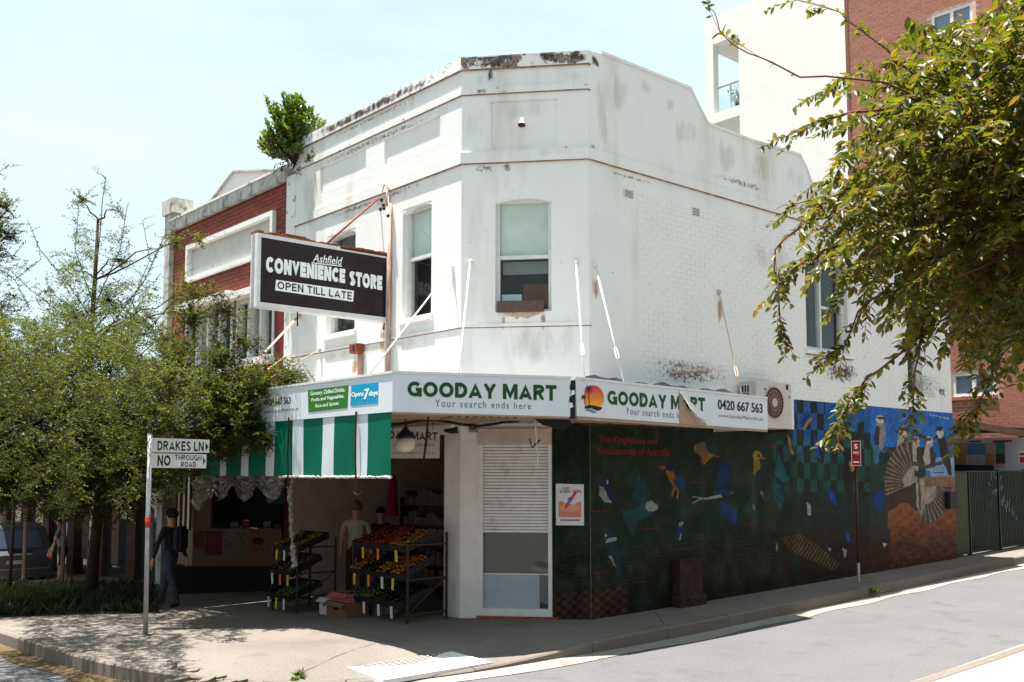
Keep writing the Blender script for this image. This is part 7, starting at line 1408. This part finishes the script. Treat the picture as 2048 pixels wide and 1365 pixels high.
# --- feathery street trees, left
airy = [(-10, 560), (50, 610), (120, 480), (150, 370), (175, 370), (240, 400), (265, 470), (300, 590), (345, 570), (400, 450), (430, 560), (500, 640), (560, 735), (620, 745), (590, 790), (-10, 760)]
dense = [(-10, 690), (60, 700), (120, 650), (230, 690), (300, 700), (350, 730), (420, 745), (540, 742), (620, 748), (600, 790), (520, 800), (530, 850), (552, 905), (520, 900), (430, 930), (360, 960), (345, 1005), (300, 960), (255, 1030), (200, 975), (130, 1040), (70, 985), (-10, 1020)]
def feathery(name, label, base, trunk, clumps, group, lim=(), extra=0):
    t = thing(name, label, 'tree', base, group=group); bm = bmesh.new(); n = len(trunk); tube(bm, trunk, [.13*(1-.8*i/(n-1)) for i in range(n)], 9); obj('trunk', bm, M['bark'], t, smooth=True)
    sp = Spray(); bl_ = bmesh.new()
    for (u, v, r, Y, dens) in clumps:
        c = at(u, v, Y); rr_ = r*Y/F_PX; k = max(0, min(n-1, int(n*.45))); st_ = min(trunk[1:], key=lambda q: (q-c).length+(2 if q.z > c.z+.2 else 0)); mid = st_.lerp(c, .55)+Vector((0, 0, .12)); pp_ = [st_.lerp(mid, f/3) for f in range(3)]+[mid.lerp(c, f/3) for f in range(4)]; pp_ = [pp_[0]]+[x+noise.noise_vector(x*2.3)*.16 for x in pp_[1:]]; tube(bl_, pp_, [.02-.0026*f for f in range(7)], 5, caps=False)
        for _ in range(int(dens*r*r/8)):
            q = Vector((rnd.gauss(0, .5), rnd.gauss(0, .8), rnd.gauss(0, .5)))*rr_; dd = (q.normalized()*.8+Vector((rnd.uniform(-.5, .5), rnd.uniform(-.5, .5), rnd.uniform(-.3, .7)))).normalized(); l_ = rnd.uniform(.18, .42); p = c+q
            sp.twig([p-dd*l_*.5, p+Vector((0, 0, .015)), p+dd*l_*.5], .016, .058, .027, .0018, skip=.1, droop=0)
    for (pts, r) in lim:
        path = [at(*q) for q in pts]; tube(bl_, path, [r*(1-.7*i/len(path)) for i in range(len(path))], 5, caps=False); sp.twig(path, .03, .055, .024, .002, skip=.2, droop=0)
        for i in range(len(path)*5):
            f = rnd.random()*(len(path)-1); k = min(int(f), len(path)-2); p = path[k].lerp(path[k+1], f-k); dd = Vector((rnd.uniform(-1, 1), rnd.uniform(-1, 1), rnd.uniform(-.1, 1))).normalized(); l_ = rnd.uniform(.15, .4); sp.twig([p, p+dd*l_*.5, p+dd*l_+Vector((0, 0, -.03))], .020, .055, .024, .0018, skip=.15, droop=0)
    for _ in range(extra):
        for _t in range(60):
            u = rnd.uniform(-10, 625); v = rnd.uniform(630, 1040)
            if in_poly(np.array([u]), np.array([v]), dense)[0]: break
        Y = rnd.uniform(14.7, 15.9) if u > 420 else rnd.uniform(13.4, 17) if u > 330 else rnd.uniform(13.0, ty+1); Y = max(Y, sb.y+.6) if (270 < u < 440 and v > 815) else Y
        if noise.noise(Vector((u/55, v/45, 3))) < -.16: continue
        p = at(u, v, Y); l_ = rnd.uniform(.2, .42); dd = Vector((rnd.uniform(-1, 1), rnd.uniform(-1, 1), rnd.uniform(-.7, .7))).normalized(); sp.twig([p-dd*l_*.5, p+Vector((0, 0, .015)), p+dd*l_*.5], .018, .058, .028, .0018, skip=.1, droop=0)
    for _ in range(extra//3):
        for _t in range(80):
            u = rnd.uniform(-10, 600); v = rnd.uniform(360, 800)
            if in_poly(np.array([u]), np.array([v]), airy)[0] and noise.noise(Vector((u/38, v/38, 9))) > .0+.25*(v < 560): break
        Y = 15.6 if u > 420 else rnd.uniform(15.6, ty); p = at(u, v, Y); l_ = rnd.uniform(.2, .5); dd = Vector((rnd.uniform(-1, 1), rnd.uniform(-1, 1), rnd.uniform(-.3, 1))).normalized(); sp.twig([p-dd*l_*.5, p+Vector((0, 0, .015)), p+dd*l_*.5], .022, .052, .024, .0018, skip=.1, droop=0)
    for _ in range(extra//2):
        u = rnd.uniform(-130, 290); v = rnd.uniform(640, 830)
        if noise.noise(Vector((u/55, v/45, 3))) < -.1: continue
        p = at(u, v, rnd.uniform(11.3, 14.4)); l_ = rnd.uniform(.2, .4); dd = Vector((rnd.uniform(-1, 1), rnd.uniform(-1, 1), rnd.uniform(-.5, .6))).normalized(); sp.twig([p-dd*l_*.5, p+Vector((0, 0, .015)), p+dd*l_*.5], .02, .05, .024, .0018, skip=.1, droop=0)
    obj('limbs', bl_, M['bark'], t, smooth=True); sp.build(t, M['leaf_l'], simple=True, tm='bark', seg=3); return t
tb = gnd(182, 1196); ty = tb.y
trunk = [tb-Vector((0, 0, .2)), at(186, 1120, ty), at(196, 1030, ty), at(205, 940, ty-.3), at(178, 800, ty-.5), at(182, 680, ty-.6), at(190, 560, ty-.7), at(196, 440, ty-.7)]
Yc = ty-1.5
cl1 = [(120, 745, 75, Yc, 1), (225, 705, 55, Yc, .8), (320, 760, 50, Yc, .8), (80, 830, 85, Yc, 1.1), (200, 845, 95, Yc, 1.2), (320, 840, 80, Yc-.5, 1.1), (430, 800, 50, 15.8, .9), (400, 770, 40, 15.6, .9), (470, 790, 38, 15.3, .9), (520, 765, 32, 15.0, .9), (580, 750, 24, 14.8, .7), (430, 860, 45, 15.2, 1.1), (490, 840, 34, 15.0, .9), (530, 880, 20, 14.9, .7), (150, 940, 90, Yc, 1.2), (270, 930, 75, Yc-.5, 1.1), (370, 910, 45, 15.6, 1.0), (60, 950, 80, Yc, 1.2), (160, 1000, 50, Yc, .8), (250, 1000, 40, Yc, .5),
       (150, 640, 45, Yc, .6), (215, 600, 32, Yc, .6), (280, 640, 36, Yc, .5), (330, 680, 34, Yc, .6), (385, 640, 32, 16, .6), (240, 520, 22, Yc, .6), (165, 400, 15, Yc, .8), (150, 530, 20, Yc, .35), (100, 580, 20, Yc, .3), (235, 420, 14, Yc, .5), (350, 480, 15, 16, .6), (400, 480, 12, 16, .5), (390, 590, 20, 16, .6), (445, 620, 16, 15.6, .5), (480, 680, 15, 15.3, .5), (300, 570, 16, Yc, .4), (440, 720, 26, 15.5, .9), (350, 720, 40, 15.8, .8)]
lm1 = [([(190, 560, Yc), (200, 470, Yc), (205, 400, Yc), (212, 355, Yc)], .012), ([(185, 640, Yc), (130, 560, Yc), (80, 500, Yc), (55, 440, Yc)], .010), ([(190, 620, Yc), (150, 500, Yc), (160, 380, Yc)], .010), ([(195, 600, Yc), (240, 500, Yc), (255, 410, Yc)], .010), ([(200, 680, Yc), (290, 560, Yc), (330, 470, 16.5), (400, 470, 16)], .010), ([(260, 700, Yc), (350, 600, 16.5), (440, 590, 15.8), (480, 660, 15.4)], .010), ([(60, 620, Yc), (30, 560, Yc), (80, 520, Yc)], .008), ([(380, 640, 16), (450, 600, 15.6), (510, 680, 15.3), (470, 720, 15.3)], .007), ([(140, 640, Yc), (60, 580, Yc), (20, 540, Yc)], .007), ([(250, 640, Yc), (300, 520, Yc), (285, 440, Yc)], .008)]
feathery('feathery_tree', 'fine leaved street tree with dark trunk between the parked car and the street name post', tb, trunk, cl1, 'feathery street trees', lm1, 4300)
t2 = gnd(-120, 1230); y2 = t2.y; tr2 = [t2-Vector((0, 0, .2)), at(-110, 1050, y2), at(-100, 850, y2), at(-90, 650, y2), at(-70, 450, y2)]
feathery('feathery_tree', 'second fine leaved street tree cut off by the left edge of the view', t2, tr2, [(-20, 440, 34, y2, 1), (-30, 520, 44, y2, 1), (-40, 620, 50, y2, 1), (-10, 700, 40, y2, .9), (0, 800, 60, y2, 1.1), (-20, 900, 70, y2, 1.2), (0, 980, 50, y2, 1.0), (5, 410, 18, y2, .9), (15, 470, 18, y2, .9)], 'feathery street trees', [([(-60, 500, y2), (0, 440, y2), (25, 400, y2)], .01), ([(-60, 420, y2), (-10, 350, y2), (20, 330, y2)], .008), ([(-40, 640, y2), (20, 590, y2), (45, 600, y2)], .008)])
# --- shrub growing out of the parapet
so_ = L.p(A_L-.05, Hz(L, 590, 335), -.05); sh = thing('parapet_shrub', 'bright green shrub growing from the end of the white parapet', 'shrub', so_)
sp = Spray(); bm = bmesh.new(); Ys = so_.y
for k in range(430):
    u = rnd.uniform(521, 645); v = rnd.uniform(205, 345)
    if (u-584)**2/60**2+(v-268)**2/66**2 > 1+.9*noise.noise(Vector((u/26, v/26, 2))): continue
    if noise.noise(Vector((u/17, v/17, 7))) < -.38: continue
    p = at(u, v, Ys+rnd.uniform(-.55, .45)); a = so_.lerp(p, .35)+Vector((0, 0, .15)); tube(bm, [so_, a, p], [.018, .01, .004], 4, caps=False); d = (p-so_).normalized(); 
    sp.twig([p-d*.12, p, p+(d+Vector((0, 0, .5)))*.1], .013, .105, .045, .004, fan=.8, droop=-.35, skip=.05)
for (u, v) in ((545, 345), (550, 330), (606, 335), (612, 325), (540, 310), (598, 350), (560, 340)):
    p = at(u, v, Ys-.3); sp.twig([so_, so_.lerp(p, .5)+Vector((0, 0, .1)), p], .03, .09, .035, .006, droop=.4)
obj('stems', bm, M['bark'], sh); sp.build(sh, M['leaf_s'])
# balcony plant
sp = Spray(); b0 = B.p(op1-.4, zt_o-2*fl_h+.38+fl_h-0, -.6); b0 = B.p(op1-.45, zt_o-fl_h+.38, -.7); pl2.location = b0; pl2.matrix_basis = Matrix.Translation(b0)
for k in range(26): d = Vector((rnd.uniform(-.5, .5), rnd.uniform(-.5, .5), 1)).normalized(); sp.twig([b0, b0+d*.5, b0+d*rnd.uniform(.7, 1.2)], .09, .14, .05, .006)
sp.build(pl2, M['leaf_s']); bm = bmesh.new(); tube(bm, [b0, b0+Vector((0, 0, .3))], [.15, .2], 10); obj('pot', bm, M['black'], pl2)
# --- planting bed and weeds
sp = Spray(); bedq = [gnd(*q) for q in ((-40, 1236), (318, 1226), (300, 1176), (-40, 1176))]
for k in range(1150):
    s, t_ = rnd.random(), rnd.random(); p = (bedq[0]*(1-s)+bedq[1]*s)*(1-t_)+(bedq[3]*(1-s)+bedq[2]*s)*t_; p.z = zg(p.x, p.y); h = rnd.uniform(.08, .36)
    for _ in range(5): d = Vector((rnd.uniform(-.8, .8), rnd.uniform(-.8, .8), 1)).normalized(); sp.P.append(p); sp.D.append(d); sp.N.append(Vector((d.y, -d.x, .3))); sp.l.append(h*rnd.uniform(.6, 1.1)); sp.w.append(.035)
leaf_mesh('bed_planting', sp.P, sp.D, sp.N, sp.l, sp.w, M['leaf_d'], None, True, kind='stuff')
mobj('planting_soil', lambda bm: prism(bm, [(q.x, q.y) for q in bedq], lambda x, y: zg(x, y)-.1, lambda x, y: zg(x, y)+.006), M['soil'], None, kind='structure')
for (u, v, r, lab) in ((598, 1352, .10, 'small green weed in the gutter crack at the street corner'), (1748, 1186, .14, 'small green weed in the lane gutter near the no stopping post'), (590, 1362, .06, 'tiny weed at the bottom edge of the broken concrete')):
    q = gnd(u, v, -.1); w = thing('weed', lab, 'weed', q, group='weeds in the gutter'); sp = Spray()
    for k in range(60): d = Vector((rnd.uniform(-1, 1), rnd.uniform(-1, 1), rnd.uniform(.2, 1.2))).normalized(); p = q+Vector((rnd.uniform(-r, r)*.5, rnd.uniform(-r, r)*.4, 0)); sp.P.append(p); sp.D.append(d); sp.N.append(Vector((0, 0, 1))+d*.3); sp.l.append(r*rnd.uniform(.5, 1)); sp.w.append(.025)
    leaf_mesh('leaves', sp.P, sp.D, sp.N, sp.l, sp.w, M['leaf_s'], w, True)
# unseen terraces across lane and street, added to cut sky light in the shade
for nm_, lab_, F6, a0_, a1_, o0_, hh_ in (('added_lane_terrace', 'unseen brown brick terrace across the lane behind the viewpoint, added to block sky light', W, -14, 30, 17.5, 8.5), ('added_street_terrace', 'unseen brown brick shop terrace across the main street behind the viewpoint, added to block sky light', L, -45, 2, 21, 8)):
    gq_ = F6.p((a0_+a1_)/2, 0, o0_); gq_.z = zg(gq_.x, gq_.y); tt_ = thing(nm_, lab_, 'building', gq_); hs6 = [(a0_+1.2+k*3, a0_+2.6+k*3, gq_.z+z6, gq_.z+z6+1.6) for k in range(int((a1_-a0_-2)/3)) for z6 in (1.0, 4.6)]
    mobj('front_wall', lambda bm: wall_grid(bm, F6, a0_, a1_, gq_.z-1.5, gq_.z+hh_, o0_, o0_+.3, hs6), M['brick_red'] if nm_ == 'added_street_terrace' else M['mortar_red'], tt_)
    for h6 in hs6: part_box('window_glass', F6, h6[0], h6[1], h6[2], h6[3], o0_+.12, o0_+.14, M['glass'], tt_)
    part_box('roof', F6, a0_, a1_, gq_.z+hh_+.003, gq_.z+hh_+.15, o0_, o0_+8, M['cement'], tt_); part_box('rear_wall', F6, a0_, a1_, gq_.z-1.5, gq_.z+hh_, o0_+7.7, o0_+8, M['mortar_red'], tt_)
# distant trees closing the street
sp = Spray(); dt_ = thing('distant_trees', None, None, at(-60, 1000, 60)); 
for k in range(1400):
    u = rnd.uniform(-350, 330); Y = rnd.uniform(48, 62); top_ = 905+28*math.sin(u*.02)+18*math.sin(u*.057+1); v = rnd.uniform(top_, 1060); p = at(u, v, Y)
    for _ in range(7): d = Vector((rnd.uniform(-1, 1), rnd.uniform(-1, 1), rnd.uniform(-.4, 1))); sp.P.append(p+d*.5); sp.D.append(d); sp.N.append(Vector((rnd.uniform(-1, 1), rnd.uniform(-1, 1), 1))); sp.l.append(.5); sp.w.append(.3)
bpy.data.objects.remove(dt_); leaf_mesh('distant_trees', sp.P, sp.D, sp.N, sp.l, sp.w, M['leaf_d'], None, True, kind='stuff')
for o in list(bpy.data.objects):
    if o.type == 'MESH' and not o.data.polygons and not o.data.vertices: bpy.data.objects.remove(o)
